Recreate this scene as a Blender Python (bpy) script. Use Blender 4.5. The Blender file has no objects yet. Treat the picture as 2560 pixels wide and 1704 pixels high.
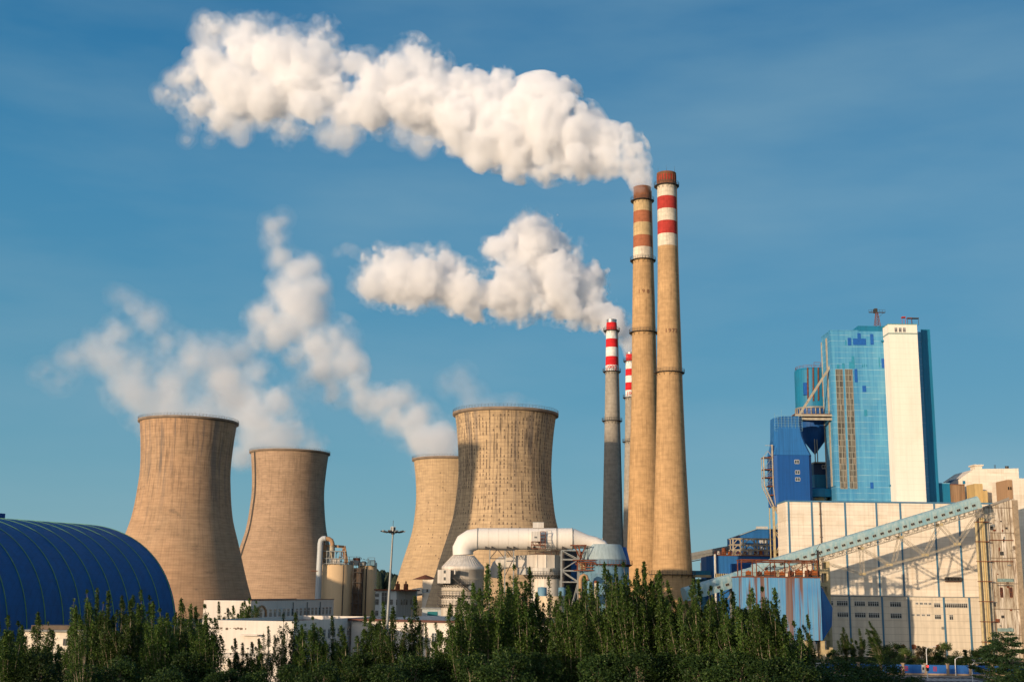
import bpy, bmesh, math, random
import numpy as np
from mathutils import Vector, Matrix
rnd = random.Random(7)
sc = bpy.context.scene
# ---------------------------------------------------------------- camera
F = 3080.0; TH = math.radians(11.52); ROLL = math.atan(0.012); H = 20.0
cam_d = bpy.data.cameras.new("Camera"); cam = bpy.data.objects.new("Camera", cam_d)
sc.collection.objects.link(cam); sc.camera = cam
cam_d.sensor_width = 36.0; cam_d.lens = 36.0 * F / 2560.0
cam_d.clip_start = 1.0; cam_d.clip_end = 20000.0
fw = Vector((0, math.cos(TH), math.sin(TH))); rt0 = Vector((1, 0, 0)); up0 = Vector((0, -math.sin(TH), math.cos(TH)))
cr, sr = math.cos(ROLL), math.sin(ROLL)
RT = rt0 * cr + up0 * sr; UP = up0 * cr - rt0 * sr          # camera rolled a touch anticlockwise
cam.matrix_world = Matrix(((RT.x, UP.x, -fw.x, 0), (RT.y, UP.y, -fw.y, 0), (RT.z, UP.z, -fw.z, H), (0, 0, 0, 1)))
def P(px, py, D):
    """point at ground distance D ahead of the camera that the survey of the photo gives for (px, py)"""
    d = fw + RT * ((px - 1280.0) / F) + UP * ((852.0 - py) / F)
    k = D / d.y
    return Vector((d.x * k, D, H + d.z * k))
# ---------------------------------------------------------------- sun and sky
SUN_EL = math.radians(6.0); SUN_AZ = math.radians(42.0)      # azimuth: behind the camera, to the left
w = bpy.data.worlds.new("World"); sc.world = w; w.use_nodes = True
nt = w.node_tree; nt.nodes.clear()
out = nt.nodes.new("ShaderNodeOutputWorld"); bg = nt.nodes.new("ShaderNodeBackground")
sky = nt.nodes.new("ShaderNodeTexSky"); sky.sky_type = 'NISHITA'; sky.sun_disc = False
sky.sun_elevation = math.radians(14.0)
sky.sun_rotation = math.radians(180.0) + SUN_AZ
sky.altitude = 200; sky.air_density = 1.0; sky.dust_density = 0.6; sky.ozone_density = 3.0
bg.inputs[1].default_value = 0.13
# the sky texture is blended with the even, hazy evening blue of the place and very thin high cloud
def wn(k, **kw):
    x = nt.nodes.new(k)
    for a, v in kw.items(): setattr(x, a, v)
    return x
tc = wn("ShaderNodeTexCoord"); sx = wn("ShaderNodeSeparateXYZ"); nt.links.new(tc.outputs['Generated'], sx.inputs[0])
rp = wn("ShaderNodeValToRGB"); nt.links.new(sx.outputs[2], rp.inputs[0]); e = rp.color_ramp.elements
SKYC = [(0.0, (0.185, 0.355, 0.41)), (0.06, (0.130, 0.315, 0.40)), (0.16, (0.072, 0.262, 0.39)), (0.30, (0.043, 0.215, 0.38)), (0.44, (0.016, 0.150, 0.32)), (0.8, (0.012, 0.09, 0.25))]
while len(e) < len(SKYC): e.new(0.5)
for q, (p_, c_) in zip(e, SKYC): q.position = p_; q.color = tuple(x / 0.13 for x in c_) + (1,)
side = wn("ShaderNodeMapRange"); nt.links.new(sx.outputs[0], side.inputs[0]); side.inputs[1].default_value = -0.4; side.inputs[2].default_value = 0.4; side.inputs[3].default_value = 0.0; side.inputs[4].default_value = 0.16
mA = wn("ShaderNodeMix", data_type='RGBA'); nt.links.new(side.outputs[0], mA.inputs[0]); nt.links.new(rp.outputs[0], mA.inputs[6]); mA.inputs[7].default_value = (0.105 / .13, 0.255 / .13, 0.39 / .13, 1)
mp = wn("ShaderNodeMapping"); mp.inputs['Scale'].default_value = (1.5, 1.5, 6.0); mp.inputs['Rotation'].default_value = (0, 0.35, 0); nt.links.new(tc.outputs['Generated'], mp.inputs[0])
nz = wn("ShaderNodeTexNoise"); nz.inputs['Scale'].default_value = 1.7; nz.inputs['Detail'].default_value = 6; nz.inputs['Roughness'].default_value = 0.5; nt.links.new(mp.outputs[0], nz.inputs['Vector'])
cr_ = wn("ShaderNodeMapRange"); nt.links.new(nz.outputs['Fac'], cr_.inputs[0]); cr_.inputs[1].default_value = 0.42; cr_.inputs[2].default_value = 0.8; cr_.inputs[4].default_value = 0.65
mB = wn("ShaderNodeMix", data_type='RGBA'); nt.links.new(cr_.outputs[0], mB.inputs[0]); nt.links.new(mA.outputs[2], mB.inputs[6]); mB.inputs[7].default_value = (0.19 / .13, 0.34 / .13, 0.43 / .13, 1)
mC = wn("ShaderNodeMix", data_type='RGBA'); mC.inputs[0].default_value = 0.88; nt.links.new(sky.outputs[0], mC.inputs[6]); nt.links.new(mB.outputs[2], mC.inputs[7])
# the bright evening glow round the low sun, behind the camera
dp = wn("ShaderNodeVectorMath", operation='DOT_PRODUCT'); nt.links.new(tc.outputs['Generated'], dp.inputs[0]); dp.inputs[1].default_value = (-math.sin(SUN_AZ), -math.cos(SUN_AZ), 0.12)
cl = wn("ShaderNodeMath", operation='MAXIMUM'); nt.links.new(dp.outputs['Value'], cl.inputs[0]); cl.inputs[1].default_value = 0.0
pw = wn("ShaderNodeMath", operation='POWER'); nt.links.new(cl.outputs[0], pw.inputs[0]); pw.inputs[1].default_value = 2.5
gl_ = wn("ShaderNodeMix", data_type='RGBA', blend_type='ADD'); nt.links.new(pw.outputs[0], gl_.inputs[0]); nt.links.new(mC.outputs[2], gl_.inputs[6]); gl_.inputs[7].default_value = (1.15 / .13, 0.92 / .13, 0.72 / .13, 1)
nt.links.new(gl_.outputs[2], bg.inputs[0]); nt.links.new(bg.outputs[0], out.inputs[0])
sun_d = bpy.data.lights.new("Sun", 'SUN'); sun = bpy.data.objects.new("Sun", sun_d); sc.collection.objects.link(sun)
sun_d.energy = 4.5; sun_d.angle = math.radians(0.6); sun_d.color = (1.0, 0.76, 0.52)
SUN_FROM = Vector((-math.sin(SUN_AZ) * math.cos(SUN_EL), -math.cos(SUN_AZ) * math.cos(SUN_EL), math.sin(SUN_EL)))
sun.rotation_euler = SUN_FROM.to_track_quat('Z', 'Y').to_euler(); sun.location = (-200, -200, 200)
sc.view_settings.view_transform = 'Standard'; sc.view_settings.look = 'None'
sc.view_settings.exposure = 0.15; sc.view_settings.gamma = 1.0
cy = sc.cycles
cy.max_bounces = 16; cy.volume_bounces = 14; cy.transparent_max_bounces = 96; cy.diffuse_bounces = 3; cy.glossy_bounces = 2
cy.transmission_bounces = 4; cy.use_denoising = True; cy.use_adaptive_sampling = True; cy.adaptive_threshold = 0.02
cy.volume_step_rate = 1.0; cy.volume_max_steps = 256
# ---------------------------------------------------------------- helpers
def link(o, parent=None):
    sc.collection.objects.link(o)
    if parent is not None: o.parent = parent
    return o
def tag(o, label=None, cat=None, group=None, kind=None):
    if label: o['label'] = label
    if cat: o['category'] = cat
    if group: o['group'] = group
    if kind: o['kind'] = kind
    return o
def thing(name, label, cat, loc=(0, 0, 0), group=None):
    o = bpy.data.objects.new(name, None); o.empty_display_size = 1.0
    o.location = loc; link(o); return tag(o, label, cat, group)
class MB:
    """collects shapes (world coordinates); build() makes them one mesh object whose origin is the thing's base"""
    def __init__(s): s.v = []; s.f = []; s.mi = []; s.m = 0; s.sm = []
    def add(s, vs, fs, smooth=False):
        b = len(s.v); s.v += [tuple(x) for x in vs]
        for f in fs: s.f.append([b + i for i in f]); s.mi.append(s.m); s.sm.append(smooth)
        return s
    def box(s, x0, y0, z0, x1, y1, z1):
        vs = [(x, y, z) for z in (z0, z1) for y in (y0, y1) for x in (x0, x1)]
        return s.add(vs, [(0, 2, 3, 1), (4, 5, 7, 6), (0, 1, 5, 4), (2, 6, 7, 3), (0, 4, 6, 2), (1, 3, 7, 5)])
    def obox(s, c, ax, ay, az):
        c = Vector(c); ax = Vector(ax); ay = Vector(ay); az = Vector(az)
        vs = [c + ax * i + ay * j + az * k for k in (-1, 1) for j in (-1, 1) for i in (-1, 1)]
        return s.add(vs, [(0, 2, 3, 1), (4, 5, 7, 6), (0, 1, 5, 4), (2, 6, 7, 3), (0, 4, 6, 2), (1, 3, 7, 5)])
    def bar(s, a, b, w, h=None):
        a = Vector(a); b = Vector(b); h = h or w; d = b - a
        if d.length < 1e-6: return s
        u = d.normalized(); q = Vector((0, 0, 1)) if abs(u.z) < 0.95 else Vector((0, 1, 0))
        x = u.cross(q).normalized(); y = x.cross(u)
        return s.obox((a + b) / 2, x * w / 2, y * h / 2, d / 2)
    def tube(s, a, b, r1, r2=None, n=12, cap=True):
        a = Vector(a); b = Vector(b); r2 = r1 if r2 is None else r2
        u = (b - a).normalized(); q = Vector((0, 0, 1)) if abs(u.z) < 0.95 else Vector((0, 1, 0))
        x = u.cross(q).normalized(); y = x.cross(u)
        vs = []
        for c, r in ((a, r1), (b, r2)):
            for i in range(n):
                t = 2 * math.pi * i / n; vs.append(c + x * math.cos(t) * r + y * math.sin(t) * r)
        s.add(vs, [(i, (i + 1) % n, n + (i + 1) % n, n + i) for i in range(n)], True)
        if cap: s.add(vs[:n], [tuple(range(n))[::-1]]); s.add(vs[n:], [tuple(range(n))])
        return s
    def sweep(s, pts, rs, n=16, cap=True):
        """a pipe along a polyline with a radius per point"""
        pts = [Vector(p) for p in pts]; m = len(pts); vs = []
        px = None
        for k, p in enumerate(pts):
            t = (pts[min(k + 1, m - 1)] - pts[max(k - 1, 0)]).normalized()
            if px is None:
                q = Vector((0, 1, 0)) if abs(t.y) < 0.9 else Vector((1, 0, 0)); px = t.cross(q).normalized()
            px = (px - t * px.dot(t)).normalized(); py = t.cross(px)
            for i in range(n):
                a = 2 * math.pi * i / n; vs.append(p + (px * math.cos(a) + py * math.sin(a)) * rs[k])
        s.add(vs, [(k * n + i, k * n + (i + 1) % n, (k + 1) * n + (i + 1) % n, (k + 1) * n + i) for k in range(m - 1) for i in range(n)], True)
        if cap: s.add(vs[:n], [tuple(range(n))[::-1]]); s.add(vs[-n:], [tuple(range(n))])
        return s
    def lathe(s, cx, cy, prof, n=48, cap=True, a0=0.0, a1=2 * math.pi, smooth=True):
        full = abs(a1 - a0 - 2 * math.pi) < 1e-6; c = n if full else n + 1; vs = []
        for r, z in prof:
            for i in range(c):
                t = a0 + (a1 - a0) * i / n; vs.append((cx + r * math.cos(t), cy + r * math.sin(t), z))
        m = len(prof)
        s.add(vs, [(k * c + i, k * c + (i + 1) % c, (k + 1) * c + (i + 1) % c, (k + 1) * c + i) for k in range(m - 1) for i in range(n)], smooth)
        if cap and full:
            s.add(vs[:c], [tuple(range(c))[::-1]]); s.add(vs[-c:], [tuple(range(c))])
        return s
    def prism(s, poly, d):
        """planar polygon (list of 3D points) extruded by vector d"""
        poly = [Vector(p) for p in poly]; d = Vector(d); n = len(poly)
        vs = poly + [p + d for p in poly]
        return s.add(vs, [tuple(range(n)), tuple(range(n, 2 * n))[::-1]] + [(i, n + i, n + (i + 1) % n, (i + 1) % n) for i in range(n)])
    def build(s, name, mats, parent=None, loc=None):
        o_ = Vector(parent_loc(parent)) if parent is not None else Vector(loc or (0, 0, 0))
        me = bpy.data.meshes.new(name)
        me.from_pydata([(x - o_.x, y - o_.y, z - o_.z) for x, y, z in s.v], [], s.f)
        if not isinstance(mats, (list, tuple)): mats = [mats]
        for m in mats: me.materials.append(m)
        me.polygons.foreach_set('material_index', s.mi); me.polygons.foreach_set('use_smooth', s.sm)
        bm = bmesh.new(); bm.from_mesh(me); bmesh.ops.recalc_face_normals(bm, faces=bm.faces); bm.to_mesh(me); bm.free()
        me.update()
        o = bpy.data.objects.new(name, me)
        if parent is None: o.location = o_
        return link(o, parent)
def parent_loc(p):
    v = Vector((0, 0, 0))
    while p is not None: v += p.location; p = p.parent
    return v
# ---------------------------------------------------------------- materials
class NT:
    def __init__(s, name):
        s.m = bpy.data.materials.new(name); s.m.use_nodes = True; s.t = s.m.node_tree; s.t.nodes.clear()
        s.out = s.n('ShaderNodeOutputMaterial'); s.b = s.n('ShaderNodeBsdfPrincipled'); s.l(s.b.outputs[0], s.out.inputs[0])
    def n(s, k, **kw):
        x = s.t.nodes.new(k)
        for a, v in kw.items(): setattr(x, a, v)
        return x
    def l(s, a, b): s.t.links.new(a, b)
    def coord(s, kind='Object', scale=(1, 1, 1), loc=(0, 0, 0)):
        c = s.n('ShaderNodeTexCoord'); m = s.n('ShaderNodeMapping'); m.inputs['Scale'].default_value = scale; m.inputs['Location'].default_value = loc
        s.l(c.outputs[kind], m.inputs[0]); return m.outputs[0]
    def noise(s, vec, scale, detail=4, rough=0.55, dist=0.0):
        x = s.n('ShaderNodeTexNoise'); x.inputs['Scale'].default_value = scale; x.inputs['Detail'].default_value = detail
        x.inputs['Roughness'].default_value = rough; x.inputs['Distortion'].default_value = dist; s.l(vec, x.inputs['Vector']); return x.outputs['Fac']
    def ramp(s, fac, stops):
        r = s.n('ShaderNodeValToRGB'); e = r.color_ramp.elements
        while len(e) < len(stops): e.new(0.5)
        for i, (p, c) in enumerate(stops):
            e[i].position = p; e[i].color = (c if isinstance(c, (tuple, list)) else (c, c, c)) + (() if len(c if isinstance(c, (tuple, list)) else (c, c, c)) == 4 else (1,))
        s.l(fac, r.inputs[0]); return r.outputs[0]
    def mix(s, fac, a, b, mode='MIX'):
        x = s.n('ShaderNodeMix', data_type='RGBA', blend_type=mode)
        for v, k in ((fac, 0), (a, 6), (b, 7)):
            if isinstance(v, (int, float)): x.inputs[k].default_value = v
            elif isinstance(v, (tuple, list)): x.inputs[k].default_value = tuple(v) + ((1,) if len(v) == 3 else ())
            else: s.l(v, x.inputs[k])
        return x.outputs[2]
    def math(s, op, a, b=None, c=None, clamp=False):
        x = s.n('ShaderNodeMath', operation=op); x.use_clamp = clamp
        for v, k in ((a, 0), (b, 1), (c, 2)):
            if v is None: continue
            if isinstance(v, (int, float)): x.inputs[k].default_value = v
            else: s.l(v, x.inputs[k])
        return x.outputs[0]
    def xyz(s, vec):
        x = s.n('ShaderNodeSeparateXYZ'); s.l(vec, x.inputs[0]); return x.outputs
    def bump(s, h, strength=0.3, dist=0.1):
        x = s.n('ShaderNodeBump'); x.inputs['Strength'].default_value = strength; x.inputs['Distance'].default_value = dist
        s.l(h, x.inputs['Height']); s.l(x.outputs[0], s.b.inputs['Normal'])
    def done(s, col=None, rough=0.7, metal=0.0, spec=0.3):
        if col is not None:
            if isinstance(col, (tuple, list)): s.b.inputs['Base Color'].default_value = tuple(col) + (1,)
            else: s.l(col, s.b.inputs['Base Color'])
        s.b.inputs['Roughness'].default_value = rough; s.b.inputs['Metallic'].default_value = metal
        s.b.inputs['Specular IOR Level'].default_value = spec; return s.m
def smooth_mul(c, k): return tuple(min(1.0, x * k) for x in c)
def M_paint(name, c, streak=0.25, dirt=(0.16, 0.11, 0.07), dirt_amt=0.35, rough=0.6, metal=0.0, sc_=1.0, panel=None):
    """painted / coated wall with vertical rain streaks, blotches and optional panel joints (w, h, dark)"""
    n = NT(name); v = n.coord('Object')
    st = n.noise(n.coord('Object', (1.3 * sc_, 1.3 * sc_, 0.06 * sc_)), 1.0, 5, 0.6)
    bl = n.noise(v, 0.22 * sc_, 6, 0.65)
    a = n.ramp(st, [(0.38, 1.0), (0.72, 1 - streak)])
    c1 = n.mix(1.0, c, a, 'MULTIPLY')
    bf = n.ramp(bl, [(0.52, 0.0), (0.78, dirt_amt)])
    c2 = n.mix(bf, c1, dirt)
    if panel:
        o = n.xyz(v)
        gx = n.math('FRACT', n.math('DIVIDE', o[0], panel[0])); gz = n.math('FRACT', n.math('DIVIDE', o[2], panel[1]))
        gy = n.math('FRACT', n.math('DIVIDE', o[1], panel[0]))
        k = n.math('MAXIMUM', n.math('LESS_THAN', gx, panel[3] / panel[0]), n.math('LESS_THAN', gz, panel[3] / panel[1]))
        c2 = n.mix(n.math('MULTIPLY', k, panel[2]), c2, smooth_mul(c, 0.35))
    return n.done(c2, rough, metal)
def M_plain(name, c, rough=0.6, metal=0.0, var=0.25, scale=1.0):
    n = NT(name); f = n.noise(n.coord('Object'), scale, 4); k = n.ramp(f, [(0.3, 1 - var), (0.7, 1.0)])
    return n.done(n.mix(1.0, c, k, 'MULTIPLY'), rough, metal)
# ---------------------------------------------------------------- plumes: implicit puffs meshed in numpy, filled with a volume
def lattice_noise(shape, h, wl, seed):
    """smooth value noise in -1..1 on a grid of spacing h, wavelength wl"""
    r = np.random.RandomState(seed); idx = []
    for n in shape:
        x = np.arange(n) * h / wl; i = np.floor(x).astype(int); f = x - i; f = f * f * (3 - 2 * f); idx.append((i, f))
    A = r.uniform(-1, 1, [i[-1] + 2 for i, f in idx]).astype(np.float32)
    for ax, (i, f) in enumerate(idx):
        sh = [1, 1, 1]; sh[ax] = len(f); f = f.astype(np.float32).reshape(sh)
        A = np.take(A, i, ax) * (1 - f) + np.take(A, i + 1, ax) * f
    return A
def surface_nets(f, h, org):
    s = f > 0; nx, ny, nz = f.shape
    cs = np.zeros((nx - 1, ny - 1, nz - 1), np.uint8)
    for a in (0, 1):
        for b in (0, 1):
            for c in (0, 1): cs += s[a:nx - 1 + a, b:ny - 1 + b, c:nz - 1 + c]
    act = (cs > 0) & (cs < 8); I, J, K = np.nonzero(act); n = len(I)
    vid = -np.ones(act.shape, np.int32); vid[I, J, K] = np.arange(n)
    acc = np.zeros((n, 3), np.float32); cnt = np.zeros(n, np.float32)
    for ax in range(3):
        o1, o2 = [a for a in range(3) if a != ax]
        for u in (0, 1):
            for v in (0, 1):
                p = [I, J, K]; off = [0, 0, 0]; off[o1] = u; off[o2] = v
                a = f[I + off[0], J + off[1], K + off[2]]; off2 = list(off); off2[ax] = 1
                b = f[I + off2[0], J + off2[1], K + off2[2]]
                m = (a > 0) != (b > 0); t = np.where(m, a / np.where(m, a - b, 1), 0)
                q = np.zeros((n, 3), np.float32); q[:, o1] = u; q[:, o2] = v; q[:, ax] = t
                acc += q * m[:, None]; cnt += m
    V = (np.stack([I, J, K], 1) + acc / cnt[:, None]) * h + np.array(org)
    quads = []
    for ax in range(3):
        sl0 = [slice(1, -1)] * 3; sl1 = [slice(1, -1)] * 3; sl0[ax] = slice(0, -1); sl1[ax] = slice(1, None)
        a = s[tuple(sl0)]; b = s[tuple(sl1)]; x = np.nonzero(a != b); pos = [x[0] + 1, x[1] + 1, x[2] + 1]; pos[ax] = x[ax]
        o1, o2 = [c for c in range(3) if c != ax]; q = []
        for d1, d2 in ((-1, -1), (0, -1), (0, 0), (-1, 0)):
            p = [pos[0].copy(), pos[1].copy(), pos[2].copy()]; p[o1] = p[o1] + d1; p[o2] = p[o2] + d2
            q.append(vid[p[0], p[1], p[2]])
        q = np.stack(q, 1); fl = a[x]
        if ax == 1: fl = ~fl
        q[~fl] = q[~fl][:, ::-1]; quads.append(q)
    return V, np.concatenate(quads)
def np_mesh(name, V, Q, mi=None, mats=()):
    me = bpy.data.meshes.new(name); me.vertices.add(len(V)); me.vertices.foreach_set('co', np.ascontiguousarray(V, np.float32).ravel())
    me.loops.add(Q.size); me.loops.foreach_set('vertex_index', Q.astype(np.int32).ravel())
    me.polygons.add(len(Q)); me.polygons.foreach_set('loop_start', np.arange(len(Q), dtype=np.int32) * Q.shape[1])
    for m in mats: me.materials.append(m)
    if mi is not None: me.polygons.foreach_set('material_index', np.asarray(mi, np.int32))
    me.update(calc_edges=True); return me
def M_steam(name, dens, col=(.972, .974, .982), aniso=0.0):
    m = bpy.data.materials.new(name); m.use_nodes = True; t = m.node_tree; t.nodes.clear()
    o = t.nodes.new('ShaderNodeOutputMaterial'); v = t.nodes.new('ShaderNodeVolumePrincipled')
    v.inputs['Density'].default_value = dens; v.inputs['Color'].default_value = tuple(col) + (1,); v.inputs['Anisotropy'].default_value = aniso
    t.links.new(v.outputs[0], o.inputs['Volume']); return m
def plume(label, blobs, h, shells, octaves, group=None, seed=1, name='steam_plume', soft=None, torn=1.6):
    """blobs: (px, py, r_px, D[, depth offset]); octaves: (wavelength m, amplitude m, billow) ; amplitude scales with local puff size"""
    C = []; R = []
    for b in blobs:
        p = P(b[0], b[1], b[3]); C.append(p); R.append(b[2] / F * b[3] * 1.02)
    C = np.array(C, np.float32); R = np.array(R, np.float32)
    lo = (C - R[:, None] * 1.5 - 3).min(0); hi = (C + R[:, None] * 1.5 + 3).max(0); lo[1] -= 1; org = lo
    shp = tuple(int(math.ceil((hi[a] - lo[a]) / h)) + 1 for a in range(3))
    X, Y, Z = [(org[a] + np.arange(shp[a]) * h).astype(np.float32) for a in range(3)]
    f = np.full(shp, -50.0, np.float32); loc = np.full(shp, 1.0, np.float32)
    for c, r in zip(C, R):
        e = r * 1.9 + 3; s = []
        for a, A in ((0, X), (1, Y), (2, Z)):
            i0 = max(0, int((c[a] - e - org[a]) / h)); i1 = min(shp[a], int((c[a] + e - org[a]) / h) + 2); s.append(slice(i0, i1))
        d = np.sqrt((X[s[0]][:, None, None] - c[0]) ** 2 + (Y[s[1]][None, :, None] - c[1]) ** 2 + (Z[s[2]][None, None, :] - c[2]) ** 2)
        g = r - d; sub = f[s[0], s[1], s[2]]; k = max(0.4, r * 0.18)
        hh = np.clip(0.5 + 0.5 * (g - sub) / k, 0, 1); new = sub * (1 - hh) + g * hh + k * hh * (1 - hh)
        ls = loc[s[0], s[1], s[2]]; loc[s[0], s[1], s[2]] = np.maximum(ls, np.where(g > -r * 0.6, r, 1.0))
        f[s[0], s[1], s[2]] = new
    N = np.zeros(shp, np.float32); near = None
    for k, (wl, amp, bil) in enumerate(octaves):
        n = lattice_noise(shp, h, wl, seed * 31 + k)
        n2 = lattice_noise(shp, h, wl * 0.73, seed * 77 + k)
        n = 0.6 * n + 0.6 * n2
        if bil: n = np.abs(n) * 2.2 - 0.42
        fade = np.clip(loc / (wl * 0.9), 0.12, 1.0)
        if soft and bil: fade = fade * ((.30 if wl > 6 else .85) + (.70 if wl > 6 else .15) * np.clip((X - soft[0]) / (soft[1] - soft[0]), 0, 1)).astype(np.float32)[:, None, None]
        N += n * amp * fade
    f = f + np.clip(N, -.42 * loc, .7 * loc)
    E = lattice_noise(shp, h, 7.5, seed * 5 + 3) + .8 * lattice_noise(shp, h, 3.4, seed * 5 + 4) + .65 * lattice_noise(shp, h, 1.8, seed * 5 + 5)
    c0 = C[0].astype(np.float64); root = None
    for k, (iso, dens) in enumerate(shells):
        g = f - iso
        if torn and k < 3: g = g + E * (torn * (1.0, .7, .3)[k]) * np.clip(loc / 5.0, .15, 1)
        if soft:
            t = np.clip((X - soft[0]) / (soft[1] - soft[0]), 0, 1)
            if k >= 2: g = g - (soft[2] * (1 - t)).astype(np.float32)[:, None, None]
            elif k < 2: g = g + ((iso + .45 + .1 * k) * .7 * t).astype(np.float32)[:, None, None]
        for a in range(3):
            sl = [slice(None)] * 3; sl[a] = 0; g[tuple(sl)] = -1; sl[a] = -1; g[tuple(sl)] = -1
        if not (g > 0).any(): continue
        v, q = surface_nets(g, h, org); me = np_mesh(name if root is None else 'steam_core', v - c0, q, None, [M_steam('steam_%d_%d' % (seed, k), dens)])
        me.polygons.foreach_set('use_smooth', np.ones(len(me.polygons), bool)); o = bpy.data.objects.new(name if root is None else 'steam_core', me)
        if root is None: root = o; o.location = [float(x) for x in c0]; link(o)
        else: link(o, root)
    return tag(root, label, 'steam plume', group)
# ---------------------------------------------------------------- survey helpers
def mpp(px, py, D):
    d = fw + RT * ((px - 1280.0) / F) + UP * ((852.0 - py) / F); return D / d.y / F
def R4(px0, py0, px1, py1, D):
    """x0, x1, z0, z1 of an upright rectangle at distance D"""
    mx, my = (px0 + px1) / 2, (py0 + py1) / 2
    return P(px0, my, D).x, P(px1, my, D).x, P(mx, py1, D).z, P(mx, py0, D).z
HX = 0.012
def leanx(px, py, py2):
    """px of the same upright line at another row"""
    return px + ((px - 1280) / 14900.0 - HX) * (py2 - py)
# ---------------------------------------------------------------- ground
def M_ground():
    n = NT('ground_earth_grass'); v = n.coord('Object'); a = n.noise(v, 0.06, 8, 0.6); b = n.noise(v, 1.5, 4)
    c = n.ramp(a, [(0.35, (0.035, 0.05, 0.018)), (0.6, (0.07, 0.075, 0.035)), (0.75, (0.13, 0.11, 0.075))])
    return n.done(n.mix(0.5, c, n.ramp(b, [(0.3, 0.02), (0.7, 0.12)]), 'OVERLAY'), 0.95)
g = MB(); g.add([(-3500, -400, 0), (3500, -400, 0), (3500, 9000, 0), (-3500, 9000, 0)], [(0, 1, 2, 3)])
tag(g.build('ground', M_ground()), kind='structure')
# ---------------------------------------------------------------- cooling towers
def M_tower(name, base, warm, grid_n, grid_dark, lift, stain, blotch, seed, pits=0.0, pit_z=(60, 80)):
    n = NT(name); v = n.coord('Object'); o = n.xyz(v)
    ang = n.math('ARCTAN2', o[0], o[1])
    ua = n.math('MULTIPLY', ang, grid_n / (2 * math.pi)); vz = n.math('DIVIDE', o[2], lift)
    cv = n.n('ShaderNodeCombineXYZ'); n.l(n.math('MULTIPLY', ang, 9.0), cv.inputs[0]); n.l(n.math('MULTIPLY', o[2], 0.028), cv.inputs[1]); cv.inputs[2].default_value = seed
    streak = n.noise(cv.outputs[0], 2.6, 7, 0.62)
    big = n.noise(n.coord('Object', loc=(seed * 13.1, 0, 0)), 0.035, 5, 0.6)
    cz = n.n('ShaderNodeCombineXYZ'); n.l(n.math('MULTIPLY', ang, 6.0), cz.inputs[0]); n.l(n.math('MULTIPLY', o[2], 0.9), cz.inputs[1]); cz.inputs[2].default_value = seed + 4
    band = n.noise(cz.outputs[0], 0.9, 4, 0.5)
    c = n.mix(n.ramp(big, [(0.35, 0.0), (0.65, 1.0)]), base, warm)
    c = n.mix(1.0, c, n.ramp(band, [(0.3, 0.80), (0.7, 1.05)]), 'MULTIPLY')
    # weathering concentrated in the upper half
    zf = n.ramp(n.math('DIVIDE', o[2], 92.0), [(0.35, 0.25), (0.62, 0.55), (0.80, 1.0), (1.0, 0.9)])
    sf = n.math('MULTIPLY', n.ramp(streak, [(0.50, 0.0), (0.66, 1.0)]), n.math('MULTIPLY', zf, stain))
    c = n.mix(sf, c, (0.07, 0.055, 0.045))
    bl = n.noise(n.coord('Object', (1, 1, 1.6), (seed * 7.7, 3, 0)), 0.13, 7, 0.7)
    c = n.mix(n.math('MULTIPLY', n.ramp(bl, [(0.60, 0.0), (0.70, 1.0)]), blotch), c, (0.11, 0.085, 0.07))
    dz = n.math('MULTIPLY', n.ramp(n.math('DIVIDE', o[2], 92.0), [(0.45, 0.0), (0.85, 1.0)]), n.ramp(n.noise(cv.outputs[0], 0.8, 5, 0.6), [(0.50, 0.0), (0.60, 1.0)]))
    c = n.mix(n.math('MULTIPLY', dz, 0.55 * (stain > .4)), c, (0.13, 0.115, 0.11))
    wv = n.noise(n.coord('Object', (1, 1, 9.0), (0, 0, seed)), 0.05, 6, 0.7)
    c = n.mix(1.0, c, n.ramp(wv, [(0.35, 0.91), (0.65, 1.04)]), 'MULTIPLY')
    # cast lifts and shuttering joints
    gz = n.math('FRACT', vz); gu = n.math('FRACT', ua)
    l1 = n.math('LESS_THAN', gz, 0.16); l2 = n.math('LESS_THAN', gu, 0.14)
    c = n.mix(n.math('MULTIPLY', n.math('MAXIMUM', n.math('MULTIPLY', l1, 1.0), n.math('MULTIPLY', l2, 0.75)), grid_dark), c, (0.10, 0.075, 0.055))
    if pits:
        cell = n.n('ShaderNodeCombineXYZ'); n.l(n.math('FLOOR', ua), cell.inputs[0]); n.l(n.math('FLOOR', n.math('MULTIPLY', vz, 1.0)), cell.inputs[1]); cell.inputs[2].default_value = seed
        wn = n.n('ShaderNodeTexWhiteNoise'); wn.noise_dimensions = '3D'; n.l(cell.outputs[0], wn.inputs['Vector'])
        col = n.n('ShaderNodeCombineXYZ'); n.l(n.math('MULTIPLY', ang, 5.0), col.inputs[0]); n.l(n.math('MULTIPLY', o[2], 0.04), col.inputs[1])
        dn = n.noise(col.outputs[0], 1.7, 3)
        zr = n.ramp(n.math('DIVIDE', o[2], 92.0), [(pit_z[0] / 92 - 0.12, 0.02), (pit_z[0] / 92, 1.0), (pit_z[1] / 92, 1.0), (pit_z[1] / 92 + 0.08, 0.5)])
        pr = n.math('MULTIPLY', n.math('MULTIPLY', n.ramp(dn, [(0.36, 0.12), (0.60, 1.0)]), zr), pits)
        hit = n.math('LESS_THAN', wn.outputs['Value'], pr)
        near = n.math('MULTIPLY', n.math('LESS_THAN', gu, 0.36), n.math('LESS_THAN', gz, n.math('ADD', 0.45, wn.outputs['Value'])))
        c = n.mix(n.math('MULTIPLY', n.math('MULTIPLY', hit, near), 0.72), c, (0.075, 0.055, 0.045))
    n.bump(n.math('ADD', n.math('MULTIPLY', l1, -0.5), bl), 0.25, 0.4)
    return n.done(c, 0.9, spec=0.15)
M_rim = M_plain('rim_concrete', (0.26, 0.20, 0.15), 0.9, var=0.4, scale=0.4)
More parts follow.
